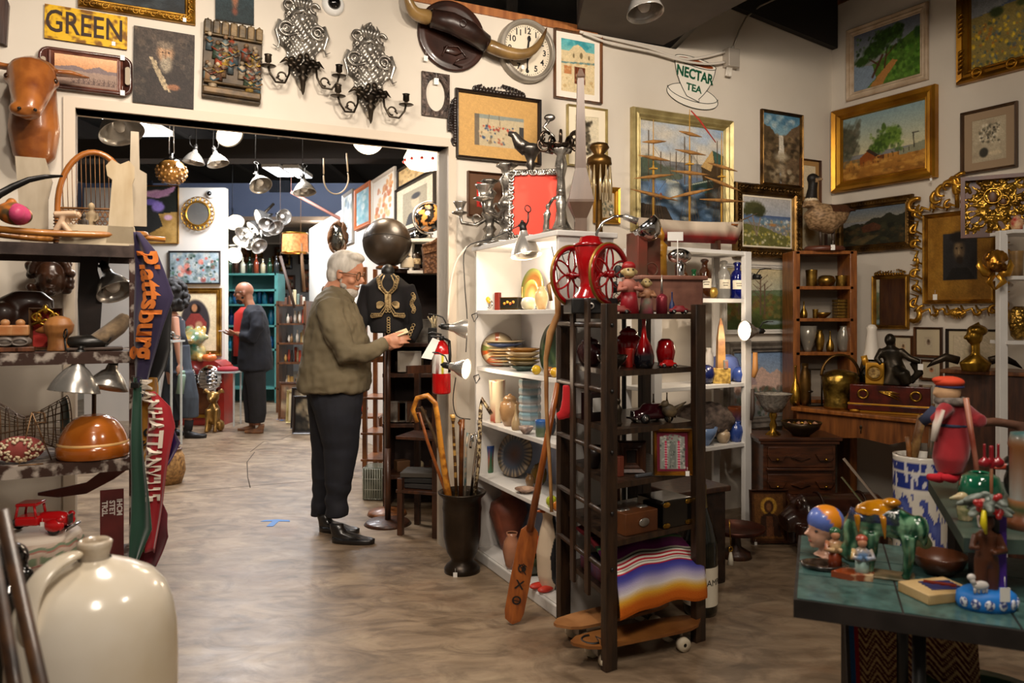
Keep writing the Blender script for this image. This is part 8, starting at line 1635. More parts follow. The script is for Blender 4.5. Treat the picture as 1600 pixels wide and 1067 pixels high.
z=ZC[0];pot(CF,'blue_bowl','wide slate blue footed bowl on the lowest white shelf',1100,42,28,z,.07,'bowl',BL('6a82a8'));t=pot(CF,'blue_pitcher','blue pottery pitcher with orange rimmed pot behind it',1150,24,32,z,.05,'vase',BL('2c4488'),cat='pitcher');m=M();m.torus((.045,0,.08),.02,.006,14,6);m.done('handle',BL('2c4488'),t)
pot(CF,'blue_pot','tall blue pot with an orange clay rim at the back of the lowest white shelf',1151,27,46,z,.2,'cyl',vcol(.3,coat=.4),n=30,col=lambda v: H('b8602c') if v.z > .165 else H('34508a'));pot(CF,'cream_teapot','small cream pottery teapot with round handle',1130,22,24,z,.06,'jar',CER('c0a888','9a8468'));pot(CF,'teal_bowl','dark teal bowl under the rough brown shell',1122,34,28,z,.2,'bowl',BL('2c4a60'))
c=CF(1098,z+.14,.16);m=M();m.ell((0,0,0),(.20,.10,.12),40,26);o=m.done('bark_shell',mat('6a5a50',.9,0,'3a302a',24,.8));o.location=c
for v in o.data.vertices: v.co += v.normal*.02*mnoise.noise(v.co*45)+Vector((0,0,.0))
tag(o,'large rough grey brown ruffled shell mass on the lowest white shelf','shell');m=M();m.cyl((0,0,0),(0,0,.06),.05,.04,16);one('white_pedestal','white pedestal under the rough brown shell','pedestal',m,WHITE,CF(1098,z,.16))
clamp_lamp('clamp_lamp','brightly lit clamp lamp on the end post of the white shelving',P(1183,517,4.86),(-.93,-.36,.02),.10,.063,lit=14);plight(P(1150,520,4.70),3.5,.04)
clamp_lamp('clamp_lamp','black socket clamp lamp aimed at the autumn painting',P(1178,432,5.12),(-.5,.6,.1),.05,.035)
for k,(px,py,w_,h_,c_,lab) in enumerate(((1180,590,.05,.16,'a8743c','carved painted foot hanging from the end post below the lit lamp'),(1176,652,.04,.2,'3a2c24','dark iron hook hanging on the end post'))): m=M();m.tube([(0,0,h_/2),(0,0,-h_*.2),(-w_*.3,-.01,-h_/2)],[w_*.3,w_*.4,w_*.25],8);one('hanging_carving',lab,'carving',m,mat(c_,.6),P(px,py-20,4.93))
# brown corner shelf and its brass
Yb=5.45;t=thing('corner_shelf','honey brown wooden shelf in the corner with the goose on top','shelving',G(1288,Yb,0));s=U(Yb);BZ=[1.137,1.377,1.604,1.855]
for x in (-44*s,45*s): m=M();m.box((x,.1,.927),(.05,.22,1.854),bev=.004);m.done('side',HW,t)
for z in BZ+[.8]: m=M();m.box((0,.1,z-.012),(90*s,.22,.024),bev=.003);m.done('shelf',HW,t)
m=M();m.box((0,.21,.93),(92*s,.01,1.84));m.done('back',mat('8a8072',.7),t);BF=lambda px,z,b_=.1: G(px,Yb+b_,z)
for px,w_,h_,i,pr,nm,lab in ((1268,18,26,2,'cyl','cup','embossed brass cup on the upper corner shelf'),(1291,28,18,2,'ball','bowl','round lidded brass bowl on the upper corner shelf'),(1315,19,17,2,'cyl','cup','plain flared brass cup at the right of the upper corner shelf'),(1256,11,26,1,'bottle','bell','small brass bell with ring handle'),(1274,9,14,1,'cyl','cup','tiny brass cup beside the brass bell'),(1285,26,9,1,'bowl','dish','shallow dark dish in front of the gold books'),(1262,28,40,0,'bowl','shell_dish','cut glass shell dish on the third corner shelf'),(1281,14,34,0,'vase','goblet','brass ball on a foot on the third corner shelf'),(1297,12,32,0,'bottle','candlestick','dark brass candlestick on the third corner shelf'),(1318,20,40,0,'vase','glass_vase','twisted glass vase with white tag on the third corner shelf')):
    pot(BF,'brass_'+nm if 'glass' not in nm and 'shell' not in nm else nm,lab,px,w_,h_,BZ[i],.07,pr,mat('8a8478',.12,.3,coat=.5) if 'glass' in lab else mat('a8843c',.3,.9,'5a4418',18,.3),cat=nm.split('_')[-1])
c=BF(1315,BZ[1],.08)
for k in range(6): m=M();m.box((0,0,.011),(.10,.09,.02),bev=.003);one('gilt_book','gold covered book in the pile on the second corner shelf','book',m,mat('a8843c',.35,.8,'4a3410',30,.3),c+Vector((0,0,.0225*k)),.05*(k % 3),group='pile of gold covered books')
# goose decoy
c=G(1288,5.5,1.855);s=U(5.5);t=thing('goose_decoy','large carved goose decoy standing on a round base on the corner shelf','decoy',c,0);m=M();m.lathe([(.002,0),(.14,0),(.145,.02),(.13,.035),(.002,.036)],32,sy=.7);m.done('base',mat('5a3020',.4),t)
m=M();m.tube([(-.10,0,.30),(-.05,0,.25),(.03,0,.23),(.11,0,.27),(.17,.0,.31)],[.07,.105,.11,.075,.03],20);m.tube([(-.09,0,.32),(-.095,0,.38),(-.085,0,.45),(-.08,0,.50)],[.07,.042,.032,.034],16);m.ell((-.085,-.005,.52),(.042,.035,.038));m.tube([(-.06,-.02,.52),(-.03,-.05,.505)],[.02,.008],8);m.tube([(.15,0,.30),(.23,0,.29)],[.035,.008],8,flat=(.4,1.3))
def gc(v): return H('1c1814') if v.z > .375 and not (v.x > -.075 and v.z < .52 and v.z > .49) else H('c8b89c') if v.z > .36 and v.z < .375 and v.x < 0 else mix('4a2c1c','2c1a10',noi(v.x,v.z,40)) if v.x > .02 and v.z > .27 else mix('a08260','6a5238',mnoise.noise(Vector((v.x*60,v.y*60,v.z*90)))*1.5+.4)
m.done('body',vcol(.5,bump=.4,ns=60),t,vox=.007,col=gc);m=M();[m.tube([(x,0,.17),(x+.005,0,.04)],[.014,.010],8) for x in (-.03,.06)];m.done('legs',mat('3a2c20',.5),t);price_tag(t,(.02,-.1,.02),.03)
# small dresser, icon, compote, tray
c=G(1250,4.82,0);s=U(4.82);t=thing('small_dresser','small carved dark brown chest of drawers under the desk edge','dresser',c,0);w_,zd=126*s,.633;CW=mat('5a3018',.38,0,'331a0c',6,.15,.25,sc=(1,1,6))
m=M();m.box((0,.14,zd/2-.02),(w_*.9,.26,zd-.04),bev=.004);m.done('case',CW,t);m=M();m.box((0,.14,zd-.012),(w_+.02,.31,.024),bev=.006);m.box((0,.14,zd-.035),(w_-.01,.29,.022),bev=.004);m.done('top',CW,t)
for k in range(3):
    zz=zd-.125-.17*k;m=M();m.box((0,.005,zz),(w_*.8,.02,.13),bev=.005);m.box((0,-.004,zz-.075),(w_*.84,.03,.018),bev=.005);d_=m.done('drawer',CW,t)
    for x in (-.3,.3): m=M();m.prism([(x*w_-.06,zz+.02),(x*w_+.06,zz+.02),(x*w_+.035,zz-.02),(x*w_-.035,zz-.02)],.022,X((0,-.025,0)));m.done('panel',CW,d_)
    m=M();m.prism([(-.06,zz),(0,zz+.02),(.06,zz),(0,zz-.02)],.02,X((0,-.024,0)));m.done('diamond',CW,d_)
    for x in (-.3,.3): m=M();m.ell((x*w_,-.035,zz-.01),.010,10,8);m.done('knob',BRASS,d_)
c=G(1201,4.72,.165);p=Pic(50,66,'4a2c14',140).poly([(.1,.06),(.9,.06),(.9,.94),(.1,.94)],'6a4420').blob(.5,.3,.24,.18,'b88a34',.1).blob(.5,.31,.15,.14,'4a2c18',.2).blob(.5,.32,.09,.1,'8a5a34',.4).poly([(.2,.9),(.28,.5),(.5,.42),(.74,.5),(.84,.9)],'3a2418',.02).poly([(.42,.5),(.6,.5),(.62,.9),(.42,.9)],'7a4a2c',.02,.7).nois(.15)
framed('icon_panel','old dark icon painting of a haloed figure standing on the floor','icon',None,(c,.235,.32),.012,DW,p,tilt=-.1,tagp=(-.8,-1.0))
t=thing('glass_compote','cut glass bowl on a brass stem on the dresser top','compote',G(1208,4.93,zd));s=U(4.93);m=M();m.lathe([(.05,0),(.04,.01),(.015,.03),(.025,.06),(.014,.09),(.026,.12),(.02,.14)],22,lob=.06);m.done('stem',BRASS,t);m=M();m.lathe([(.002,.14),(.05,.145),(.08,.19),(.115,.26),(.12,.265),(.11,.26),(.075,.19),(.002,.15)],40,lob=.02,nl=20);m.done('bowl',mat('b8b0a4',.12,.1,'8a847a',60,.5,.5,trans=.3),t)
pot(lambda px,z,b_: G(px,4.88,z),'bronze_tray','dark footed bronze tray with small ornaments on the dresser',1252,62,22,zd,0,'bowl',mat('3a2c1c',.3,.7),cat='tray')
for k in range(7): m=M();m.tube([(-.02,0,0),(0,-.01,.012),(.02,0,.004)],[.005,.012,.004],7);one('brass_ornament','small brass ornament heaped in the dark tray on the dresser','ornament',m,BRASS if k % 2 else mat('a87a5c',.4),G(1232+7*k,4.86,zd+.072),k*.9,group='brass ornaments in the dark tray')
# desk
WD=Wall((1.94,5.23),(.60,-.70));DF=lambda px,z,b_=.15: onl(WD,px,z,b_);t=thing('writing_desk','oak writing desk with scalloped apron against the right wall','desk',(1.94,5.23,0),WD.rz);LD=.88;zk=.775
m=M();m.box((LD/2,.17,zk-.014),(LD+.06,.40,.028),bev=.006);m.done('desk_top',HW,t);m=M();m.prism([(0,zk-.03),(LD,zk-.03),(LD,zk-.14),(LD*.8,zk-.15),(LD*.7,zk-.18),(LD*.5,zk-.16),(LD*.3,zk-.18),(LD*.2,zk-.15),(0,zk-.14)],.02);m.done('apron',MW,t);m=M();m.ell((LD*.5,-.006,zk-.09),(.008,.004,.014));m.cyl((LD*.5,-.006,zk-.1),(LD*.5,-.006,zk-.13),.003);m.done('key_plate',DKBRZ,t)
for x in (.02,LD-.02):
    for y in (.03,.33): m=M();m.box((x,y,(zk-.03)/2),(.05,.05,zk-.03),bev=.004);m.done('leg',MW,t)
# empire clock
t=thing('mantel_clock','large red marble mantel clock base with gilt wreaths and seated bronze figure','clock',DF(1392,zk,.16),WD.rz+.3);m=M();m.box((0,0,.115),(.46,.19,.13),bev=.006);m.box((0,0,.035),(.48,.21,.035),bev=.004);m.done('marble_case',mat('5a1c10',.2,0,'2c0c08',12,coat=.5),t)
m=M();m.box((0,0,.056),(.485,.215,.012),bev=.004);m.box((0,0,.01),(.42,.18,.02),bev=.006);[m.ell((x,-.08,.012),(.035,.03,.015)) for x in (-.2,.2)];m.done('gilt_moulding',mat('c8902c',.35,.6),t)
for x in (-.15,.15): m=M();m.torus((x,-.098,.12),.028,.008,20,6);m.done('wreath',BRASS,t)
m=M();[m.tube([(-.06,-.098,.14),(0,-.102,.12+.01*k),(.06,-.098,.09+.02*k)],[.003,.009,.003],6) for k in range(3)];m.done('relief',BRASS,t);m=M();m.lathe([(.002,0),(.05,0),(.052,.006),(.045,.01)],28,rot=R90X,c=(-.09,-.045,.255));m.box((-.09,0,.25),(.11,.09,.14),bev=.01);m.tube([(-.145,0,.30),(-.16,-.0,.36)],[.02,.02],8);m.done('clock_drum',mat('c8922c',.35,.5),t)
m=M();m.lathe([(.002,.011),(.034,.011)],24,rot=R90X,c=(-.09,-.045,.255));m.done('dial',mat('b89858',.4,0,'6a4c20',60),t)
m=M();m.loft([(.02,0,.18,.09,.06),(.03,0,.26,.07,.055),(.01,0,.34,.055,.04),(.0,0,.40,.07,.04),(-.0,0,.425,.025,.025)],16);m.ell((-.005,0,.465),(.034,.036,.042));m.tube([(.04,-.02,.27),(.08,-.06,.25),(.10,-.06,.19)],[.045,.04,.03],10);m.tube([(.05,0,.40),(.11,-.02,.35),(.17,-.02,.33)],[.025,.022,.016],8);m.tube([(-.05,0,.40),(-.08,-.03,.34),(-.05,-.04,.31)],[.025,.02,.016],8);m.tube([(.13,0,.33),(.16,0,.26),(.11,0,.2)],[.03,.03,.02],8,flat=(1,.4));m.done('bronze_figure',mat('3c3428',.35,.7,'1e1a14',12,.2),t,vox=.007);price_tag(t,(.17,-.03,.30),.03)
t=thing('brass_bucket','embossed brass hod with tall looped handle on the desk','bucket',DF(1313,zk,.12));m=M();m.lathe([(.002,0),(.10,0),(.11,.02),(.10,.04),(.115,.15),(.12,.21),(.10,.24),(.04,.26),(.002,.262)],36,sy=.8);m.done('body',mat('a8883c',.28,.9,'4a3812',16,.6),t);m=M();m.torus((0,0,.22),.125,.010,28,6,a0=0,a1=pi,sz=1.1);m.done('handle',BRONZE,t)
pot(DF,'candlestick','brass candlestick with white tag on the desk corner',1243,18,62,zk,.08,'bottle',BRASS);pot(DF,'candlestick','knobbly brass figure candlestick right of its tagged neighbour',1258,18,66,zk,.1,'vase',BRONZE)
m=M();[m.cyl((x,0,.01),(x,0,.25),.006,n=6) for x in (-.04,.04)];m.box((0,0,.25),(.12,.02,.01));m.box((0,0,.005),(.14,.1,.01));m.ell((-.05,0,.1),(.03,.03,.01));one('balance_scale','dark metal balance scale between the candlesticks and the brass hod','scale',m,DKBRZ,DF(1275,zk,.15))
t=thing('champagne_bottle','large dark champagne bottle with white foil neck on the desk','bottle',DF(1362,zk,.29));m=M();m.lathe([(.002,0),(.085,0),(.085,.22),(.06,.33),(.002,.34)],28);m.done('body',mat('0a0d08',.1,coat=.6),t);m=M();m.lathe([(.062,.32),(.042,.40),(.03,.52),(.034,.54),(.02,.56),(.002,.562)],24);m.done('foil',mat('dcd4c8',.4),t)
# leather animal footstool
t=thing('leather_footstool','dark brown leather animal footstool on the floor before the dresser','footstool',G(1312,4.55,0));m=M();m.tube([(-.28,0,.21),(-.22,0,.22),(0,0,.23),(.20,0,.23),(.28,0,.2)],[.08,.12,.115,.12,.07],20);m.tube([(-.24,0,.21),(-.34,-.02,.17)],[.09,.06],12);[m.tube([(x,y,.18),(x,y,.03)],[.05,.042],12) for x in (-.24,.2) for y in (-.08,.08)];[m.ell((-.27,y,.30),(.02,.03,.03)) for y in (-.07,.07)];m.done('body',mat('3c1c10',.28,0,'200e08',9,.25,.4),t,vox=.009)
m=M();m.torus((-.13,0,.225),.122,.008,28,6,rot=R90Z);m.torus((.12,0,.23),.122,.008,28,6,rot=R90Z);m.done('seams',mat('241008',.3),t)
# copper stand, carved chest with tassel
t=thing('copper_tray_stand','round copper tray on a turned dark pedestal foot','tray stand',G(1150,4.45,0));m=M();m.lathe([(.002,0),(.09,0),(.08,.03),(.03,.06),(.025,.12),(.04,.14),(.002,.142)],28);m.done('foot',DW,t);m=M();m.lathe([(.002,.145),(.155,.15),(.165,.175),(.16,.175),(.15,.158),(.002,.153)],44);m.done('tray',mat('5a2c1c',.35,.6,'34180e',9,.2),t)
t=thing('carved_chest','dark carved chest with a hanging brass tassel behind the champagne bottle','chest',G(1085,3.98,0),.5);m=M();m.box((0,.15,.24),(.34,.4,.48),bev=.01);m.done('case',mat('2c1a10',.45,0,'160c07',18,.7),t);m=M();m.box((0,.15,.495),(.38,.44,.03),bev=.008);m.done('lid',DW,t);m=M();m.tube([(.175,-.07,.33),(.18,-.075,.2)],.003,5);m.torus((.18,-.075,.18),.012,.004,12,5);m.done('cord',BRASS,t);m=M();m.cyl((.18,-.075,.165),(.18,-.075,.10),.006,.018,12);m.done('tassel',mat('d8d0bc',.8),t)

# blue and white stand with sticks, planks
t=thing('porcelain_stand','tall blue and white porcelain umbrella stand with birds and flowers','umbrella stand',G(1437,3.7,0));zz=.728
def bw(v):
    a=math.atan2(v.y,v.x);n=mnoise.noise(Vector((a*2.6,v.z*9,1)))+.5*mnoise.noise(Vector((a*8,v.z*24,3)))
    if v.z > .70 or .56 < v.z < .575 or .655 < v.z < .665: return H('e4dfd4')
    if v.z > .575: return H('2c3c8a') if n < .12 else H('d8d8dc')
    return mix('2c3a8c','5a6ab0',n*2) if n > .08 else H('ddd8cc')
m=M();m.lathe([(.002,0),(.12,0)]+[(.118,i*.728/70) for i in range(71)]+[(.10,.728),(.10,.2)],120);m.done('body',vcol(.15,coat=.6),t,col=bw)
for k,(pts,r,c_,lab) in enumerate((([P(1441,650,3.68),P(1434,680,3.7),P(1424,730,3.7)],.02,'b08a54','thick pale bamboo stick standing in the blue and white stand'),([P(1418,682,3.7),P(1420,700,3.7),P(1421,735,3.7)],.012,'a86c34','short carved brown stick at the left of the blue and white stand'),([P(1456,670,3.72),P(1452,735,3.7)],.012,'3a4a40','dark green stick in the blue and white stand'))): cane(lab,pts,r,mat(c_,.5,0,'6a4424',20))
for k,(a,b_,c_,w_,lab) in enumerate((((1318,716),(1402,835),'8a7a6c',.022,'long grey wooden blade leaning behind the green beast'),((1315,745),(1368,800),'5a5a3c',.014,'short olive green blade beside the grey wooden blade'))): m=M();p0,p1=P(*a,4.3),(G(1473,4.0,.02),G(1440,4.05,.02))[k];m.tube([Vector(),p1-p0],[w_,w_*.8],4,flat=(.3,1.2));one('grey_sword',lab,'sword',m,mat(c_,.5),p0)
# sideboard with bust, white rack, cherub
c=G(1556,4.46,0);zb=1.075;m=M();m.box((0,.12,zb/2),(.52,.3,zb-.03),bev=.004);t=thing('dark_sideboard','tall dark sideboard behind the red doll carrying the brass bust','sideboard',c,-.75);m.done('case',DW,t);m=M();m.box((0,.12,zb-.012),(.56,.34,.024),bev=.005);m.done('top',MW,t)
t=thing('brass_bust','brass bust with helmet looking left on outspread dark bronze wings','bust',G(1524,4.42,zb),-.2);m=M();m.loft([(0,0,.0,.07,.05),(0,0,.05,.085,.05),(0,0,.075,.055,.04),(0,0,.10,.024,.024),(-.0,0,.16,.024,.024)],18);m.ell((-.005,0,.20),(.045,.04,.05));m.tube([(-.045,0,.20),(-.06,0,.187)],[.014,.008],6);m.ell((.01,0,.235),(.055,.045,.035));m.tube([(.0,0,.255),(.02,0,.285)],[.02,.004],8);m.done('head_and_shoulders',mat('a8802c',.28,.9,'5a4012',9,.2),t,vox=.005)
m=M();[m.tube([(s_*.08,.02,.06),(s_*.15,.02,.08),(s_*.21,.02,.05),(s_*.25,.02,.02)],[.03,.03,.02,.004],8,flat=(.8,.5)) for s_ in (-1,1)];m.done('wings',DKBRZ,t)
t=thing('white_rack','white post rack with brackets at the right edge of the photo','rack',P(1565,1000,4.32)*1.0,0);t.location=G(1565,4.2,0);m=M();m.box((0,0,.93),(.045,.04,1.86),bev=.003);m.done('post',WP,t);m=M();m.box((.42,0,.93),(.045,.04,1.86));m.done('post',WP,t)
for z in (1.85,1.60,1.25): m=M();m.box((.22,.02,z),(.42,.2,.02),bev=.002);m.done('shelf',WP,t)
m=M();m.box((0,0,0),(.05,.04,.04));s_=4.32/F;RKx=lambda px,z: G(px,4.26,z)
pot(lambda px,z,b_: RKx(px,z),'hammered_vessel','hammered brass vessel on the lower shelf of the white rack',1592,28,54,1.262,0,'ball',mat('a8843c',.25,.9,'6a5020',60,.6,pat='vor'));pot(lambda px,z,b_: RKx(px,z),'bamboo_vase','brown cylindrical vase on the middle shelf of the white rack',1588,20,40,1.612,0,'cyl',mat('8a6a3c',.4,0,'4a3418',9));pot(lambda px,z,b_: RKx(px,z),'candy_ornament','small house ornament with a red striped stick on top of the white rack',1589,18,26,1.862,0,'jar',mat('d8b88c',.5,0,'a82c24',30),cat='ornament')
t=thing('gilt_cherub','gilded winged cherub head hanging on the white rack post','cherub',P(1555,420,4.13));m=M();m.ell((0,0,.03),(.045,.04,.05));m.ell((0,.01,.06),(.055,.04,.04));[m.ell((s_*.028,-.03,.01),(.018,.014,.018)) for s_ in (-1,1)];m.ell((0,-.045,.025),(.008,.012,.012));[m.ell((.05*cos(a),-.01,.055+.035*sin(a)),.016,7,5) for a in [i*.5 for i in range(7)]];m.done('head',mat('b8802c',.3,.85,'6a4414',9,.2),t,vox=.005)
m=M();[m.tube([(s_*.02,0,-.03),(s_*.06,-.01,-.02),(s_*.085,0,.02),(s_*.08,0,.05)],[.02,.026,.02,.006],8,flat=(1,.5)) for s_ in (-1,1)];[m.tube([(s_*.01,-.005,-.03),(s_*.04,-.01,-.07),(0,0,-.11)],[.016,.02,.006],8,flat=(1,.5)) for s_ in (-1,1)];m.done('wings',GOLDB,t)

# ================================================================ the tiled table in the right foreground
TZ=.72;TP=[Vector((.675,1.842,0)),Vector((1.531,1.468,0)),Vector((1.744,2.005,0)),Vector((.888,2.379,0))];TT=lambda px,py: P(px,py,(EYE-TZ)*F/(py-HY));TL=lambda px,Y: G(px,Y,TZ)
TILE=mat('2a4442',.3,0,'4a6c68',34,.1,.2,cut=(.3,.7));t=thing('tiled_table','dark table with blue green tiled top in the right foreground','table',TP[0]);o_=TP[0]
m=M();m.rings([[q-o_+Vector((0,0,zz)) for q in TP] for zz in (TZ-.045,TZ-.002)],smooth=False);m.done('table_top',mat('2a2422',.6,0,'161210',12,.3),t);e1=(TP[1]-TP[0]).normalized();e2=(TP[3]-TP[0]).normalized();m=M()
for i in range(4):
    for j in range(3): a=TP[0]-o_+e1*(.008+.23*i)+e2*(.008+.19*j);w_,h_=.225,.185;m.rings([[a+e1*x+e2*y+Vector((0,0,zz)) for x,y in ((0,0),(w_,0),(w_,h_),(0,h_))] for zz in (TZ-.003,TZ)],smooth=False)
m.done('tiles',TILE,t);m=M();[m.cyl(TP[0]-o_+e1*a+e2*b_+Vector((0,0,.0)),TP[0]-o_+e1*a+e2*b_+Vector((0,0,TZ-.05)),.016,n=8) for a in (.28,) for b_ in (.12,)];m.done('leg',BLACK,t)
for a,b_ in ((.85,.1),(.28,.5),(.85,.5)): m=M();m.cyl(TP[0]-o_+e1*a+e2*b_,TP[0]-o_+e1*a+e2*b_+Vector((0,0,TZ-.05)),.016,n=8);m.done('leg',BLACK,t)
# raised second tier
T2P=[Vector((1.094,1.86,0)),Vector((1.55,1.80,0)),Vector((1.95,2.45,0)),Vector((1.36,2.51,0))];Z2T=.86;t=thing('raised_shelf','grey green raised tier behind the tiled table holding the red doll','shelf',T2P[0]);m=M();m.rings([[q-T2P[0]+Vector((0,0,zz)) for q in T2P] for zz in (Z2T-.035,Z2T)],smooth=False);m.done('top',mat('46584f',.35,0,'35443e',9,.1,.2),t)
for q in (T2P[3]+Vector((.05,-.08,0)),T2P[2]+Vector((-.08,-.08,0))): m=M();m.box(q-T2P[0]+Vector((0,0,(Z2T-.035)/2)),(.04,.04,Z2T-.035));m.done('leg',BLACK,t)
for q in (Vector((1.17,1.93,0)),Vector((1.5,1.9,0))): m=M();m.box(q-T2P[0]+Vector((0,0,(Z2T-.035+TZ)/2)),(.03,.03,Z2T-.035-TZ));m.done('foot_block',BLACK,t)
# patterned rug bundle
c=G(1395,2.25,0);m=M();t=thing('rug_bundle','draped woven rug with hexagon pattern and red and blue stripes under the table','rug',c)
def hexc(v):
    y=v.z*26+1.1*abs((v.x*16) % 1-.5)*2;r_=y % 1
    if v.x < -.09: return H('1c4a7a') if -.125 < v.x < -.105 else H('8a1018') if -.105 <= v.x < -.09 else H('3a3430')
    return H('b09468') if r_ > .72 or .3 < r_ < .42 else H('4a1c18')
m.sheet(lambda u,v: ((-.14+.36*u,.05*sin(u*5)-.03*v,.52-.06*u-v*(.30-.04*u)+.04*sin(u*3)),(0,-1,0)),90,90,.012);m.done('cloth',vcol(.95,bump=.3,ns=150),t,col=hexc);m=M();m.box((.04,.08,.26),(.3,.05,.5),bev=.01);[m.box((x,.08,.01),(.04,.2,.02)) for x in (-.1,.18)];m.done('rug_stand',BLACK,t)
t=thing('green_bowl','dark green glazed bowl on the floor under the table, cut by the photo edge','bowl',G(1545,2.1,.22));m=M();m.lathe([(.002,-.22),(.10,-.22),(.10,.04),(.16,.13),(.17,.14),(.15,.13),(.002,.05)],36);m.done('body',mat('2c4a34',.3,coat=.4),t)
# head with cap
def prof_head(m,h): m.ell((0,0,h*.62),(h*.30,h*.25,h*.30));m.ell((-.12*h,0,h*.42),(h*.19,h*.19,h*.22));m.tube([(-.27*h,0,h*.60),(-.37*h,0,h*.46),(-.31*h,0,h*.43)],[.02*h,.04*h,.03*h],8);m.ell((-.27*h,0,h*.355),(.04*h,.07*h,.018*h));m.ell((-.25*h,0,h*.315),(.04*h,.07*h,.02*h));m.ell((-.22*h,0,h*.25),(.06*h,.08*h,.05*h));m.tube([(.04*h,0,h*.4),(.04*h,0,h*.12),(.0,0,0)],[.15*h,.13*h,.22*h],14);[m.ell((.07*h,s_*.24*h,h*.5),(.05*h,.03*h,.08*h)) for s_ in (-1,1)]
c=TL(1288,2.15);t=thing('painted_bust','painted ceramic head in an orange and blue cap facing left','bust',c,.15);h=.15;m=M();prof_head(m,h);m.done('head',mat('cfa288',.35,0,'c29078',9,0,.3),t,vox=.0035,sm=2)
m=M();m.ell((.03*h,0,h*.70),(h*.335,h*.29,h*.285),40,26);m.done('cap',vcol(.35,coat=.3),t,col=lambda v: H('5a72c0') if (v.x+.55*v.z) < .055 or (v.x+.0) > .028 else H('d8861c'));m=M();m.ell((.13*h,0,h*.42),(.14*h,.2*h,.15*h));[m.tube([(-.02*h,s_*.24*h,h*.6),(-.0*h,s_*.25*h,h*.46)],[.035*h,.02*h],6) for s_ in (-1,1)];m.done('hair',BLKG,t)
m=M();[m.ell((-.235*h,s_*.13*h,h*.545),(.03*h,.035*h,.018*h)) for s_ in (-1,1)];m.done('eyes',BLACK,t);m=M();m.ell((-.275*h,0,h*.335),(.035*h,.06*h,.02*h));m.done('lips',mat('a84a44',.4),t)
# two figures on dishes
for k,(px,Y,c1,c2,c3,lab) in enumerate(((1305,2.06,'2c5a3a','c8a87c','8a3a1c','small ceramic man in green cap standing on a black oval dish'),(1347,1.99,'a04a38','6a8ab0','c8a050','small ceramic woman in red headscarf standing on a boat-shaped dish'))):
    c=TL(px,Y);t=thing('dish_figurine',lab,'figurine',c,-.2);t.scale=(1.25,)*3;m=M();m.prism([(x*.001,y*.001) for x,y in ((-62,-8),(-30,-26),(15,-24),(24,0),(15,24),(-30,22))],.012,X((0,0,.012),rx=-pi/2)) if k else m.lathe([(.002,0),(.04,0),(.046,.01),(.04,.01),(.002,.004)],30,c=(-.022,0,0),sx=1.1,sy=.75);m.done('dish',mat('8a4020' if k else '16130f',.2,0,'d8b890' if k else '3a3028',30,coat=.5,cut=(.5,.62)),t)
    h=.085;fg=M();fg.loft([(0,0,.005,h*.17,h*.14),(0,0,h*.45,h*.16,h*.12)],12);fg.done('legs',mat(('8a3a1c','9ab8b0')[k],.25,coat=.4),t);m=M();m.loft([(0,0,h*.42,h*.17,h*.13),(0,0,h*.65,h*.19,h*.14),(0,0,h*.74,h*.07,h*.07)],12);[m.tube([(s_*h*.18,0,h*.68),(s_*h*.24,-h*.1,h*.5),(s_*h*.05,-h*.2,h*.52)],h*.06,8) for s_ in (-1,1)];m.done('coat',mat(c2,.3,0,c3,30,coat=.3),t);m=M();m.ell((0,-.002,h*.85),(h*.11,h*.11,h*.12));m.done('face',mat('b88060',.4),t);m=M();m.ell((0,.003,h*.93),(h*.14,h*.14,h*.11));m.done('hat',mat(c1,.25,coat=.4),t)
# green glazed beast
c=TL(1388,2.0);t=thing('ceramic_beast','green and amber glazed ceramic camel-like animal on four long legs','figurine',c,-.45);t.scale=(.82,.82,.95);m=M();m.tube([(-.075,0,.145),(-.04,0,.155),(.02,0,.15),(.06,0,.135)],[.038,.046,.044,.04],16);m.tube([(-.075,0,.16),(-.10,0,.12),(-.10,0,.07)],[.04,.035,.03],12);m.ell((-.105,0,.055),(.04,.028,.03));[m.tube([(x,y,.12),(x+.004,y*1.1,.07),(x-.004,y*1.1,.015),(x-.008,y*1.1,.006)],[.026,.017,.012,.015],10) for x in (-.05,.055) for y in (-.025,.025)];m.ell((.1,0,.12),(.012,.012,.03));m.ell((.085,0,.14),(.03,.035,.035))
m.done('body',vcol(.12,coat=.6,bump=.5,ns=70),t,vox=.0045,sm=2,col=lambda v: mix('123c28','6f9a78',mnoise.noise(Vector((v.x*60,v.y*60,v.z*22)))*1.9+.45) if v.z < .15 or v.x > .03 else mix('1c2450','2a3a28',noi(v.x,v.z,30)+.4))
m=M();m.loft([(-.04,0,.168,.06,.044),(-.035,0,.185,.058,.038),(-.025,0,.2,.04,.025),(-.02,0,.208,.01,.01)],18);[m.tube([(x,-.046,.17),(x+.003,-.05,.145),(x+.006,-.048,.12-.01*k)],[.011,.008,.003],7) for k,x in enumerate((-.09,-.015))];m.ell((.01,-.01,.205),(.028,.025,.012));m.done('saddle_cloth',mat('c8860c',.12,0,'8a5408',14,.3,.6),t,vox=.004,sm=1);m=M();m.box((0,0,.003),(.15,.09,.006),bev=.002);m.done('plinth',mat('a8906c',.4,0,'4a4a34',12),t)
pot(lambda px,z,b_: TL(px,2.24),'green_jar','muted green round jar behind the glazed beast',1332,44,50,TZ,0,'ball',mat('3a5a48',.3,0,'2c4436',8,coat=.3));c=TL(1468,2.02);m=M();m.lathe([(.002,0),(.03,0),(.055,.02),(.068,.05),(.066,.052),(.05,.025),(.002,.01)],36);one('wooden_bowl','turned wooden bowl behind the carved tile slab','bowl',m,mat('5a3018',.35,0,'3a1c0c',6,coat=.2),c)
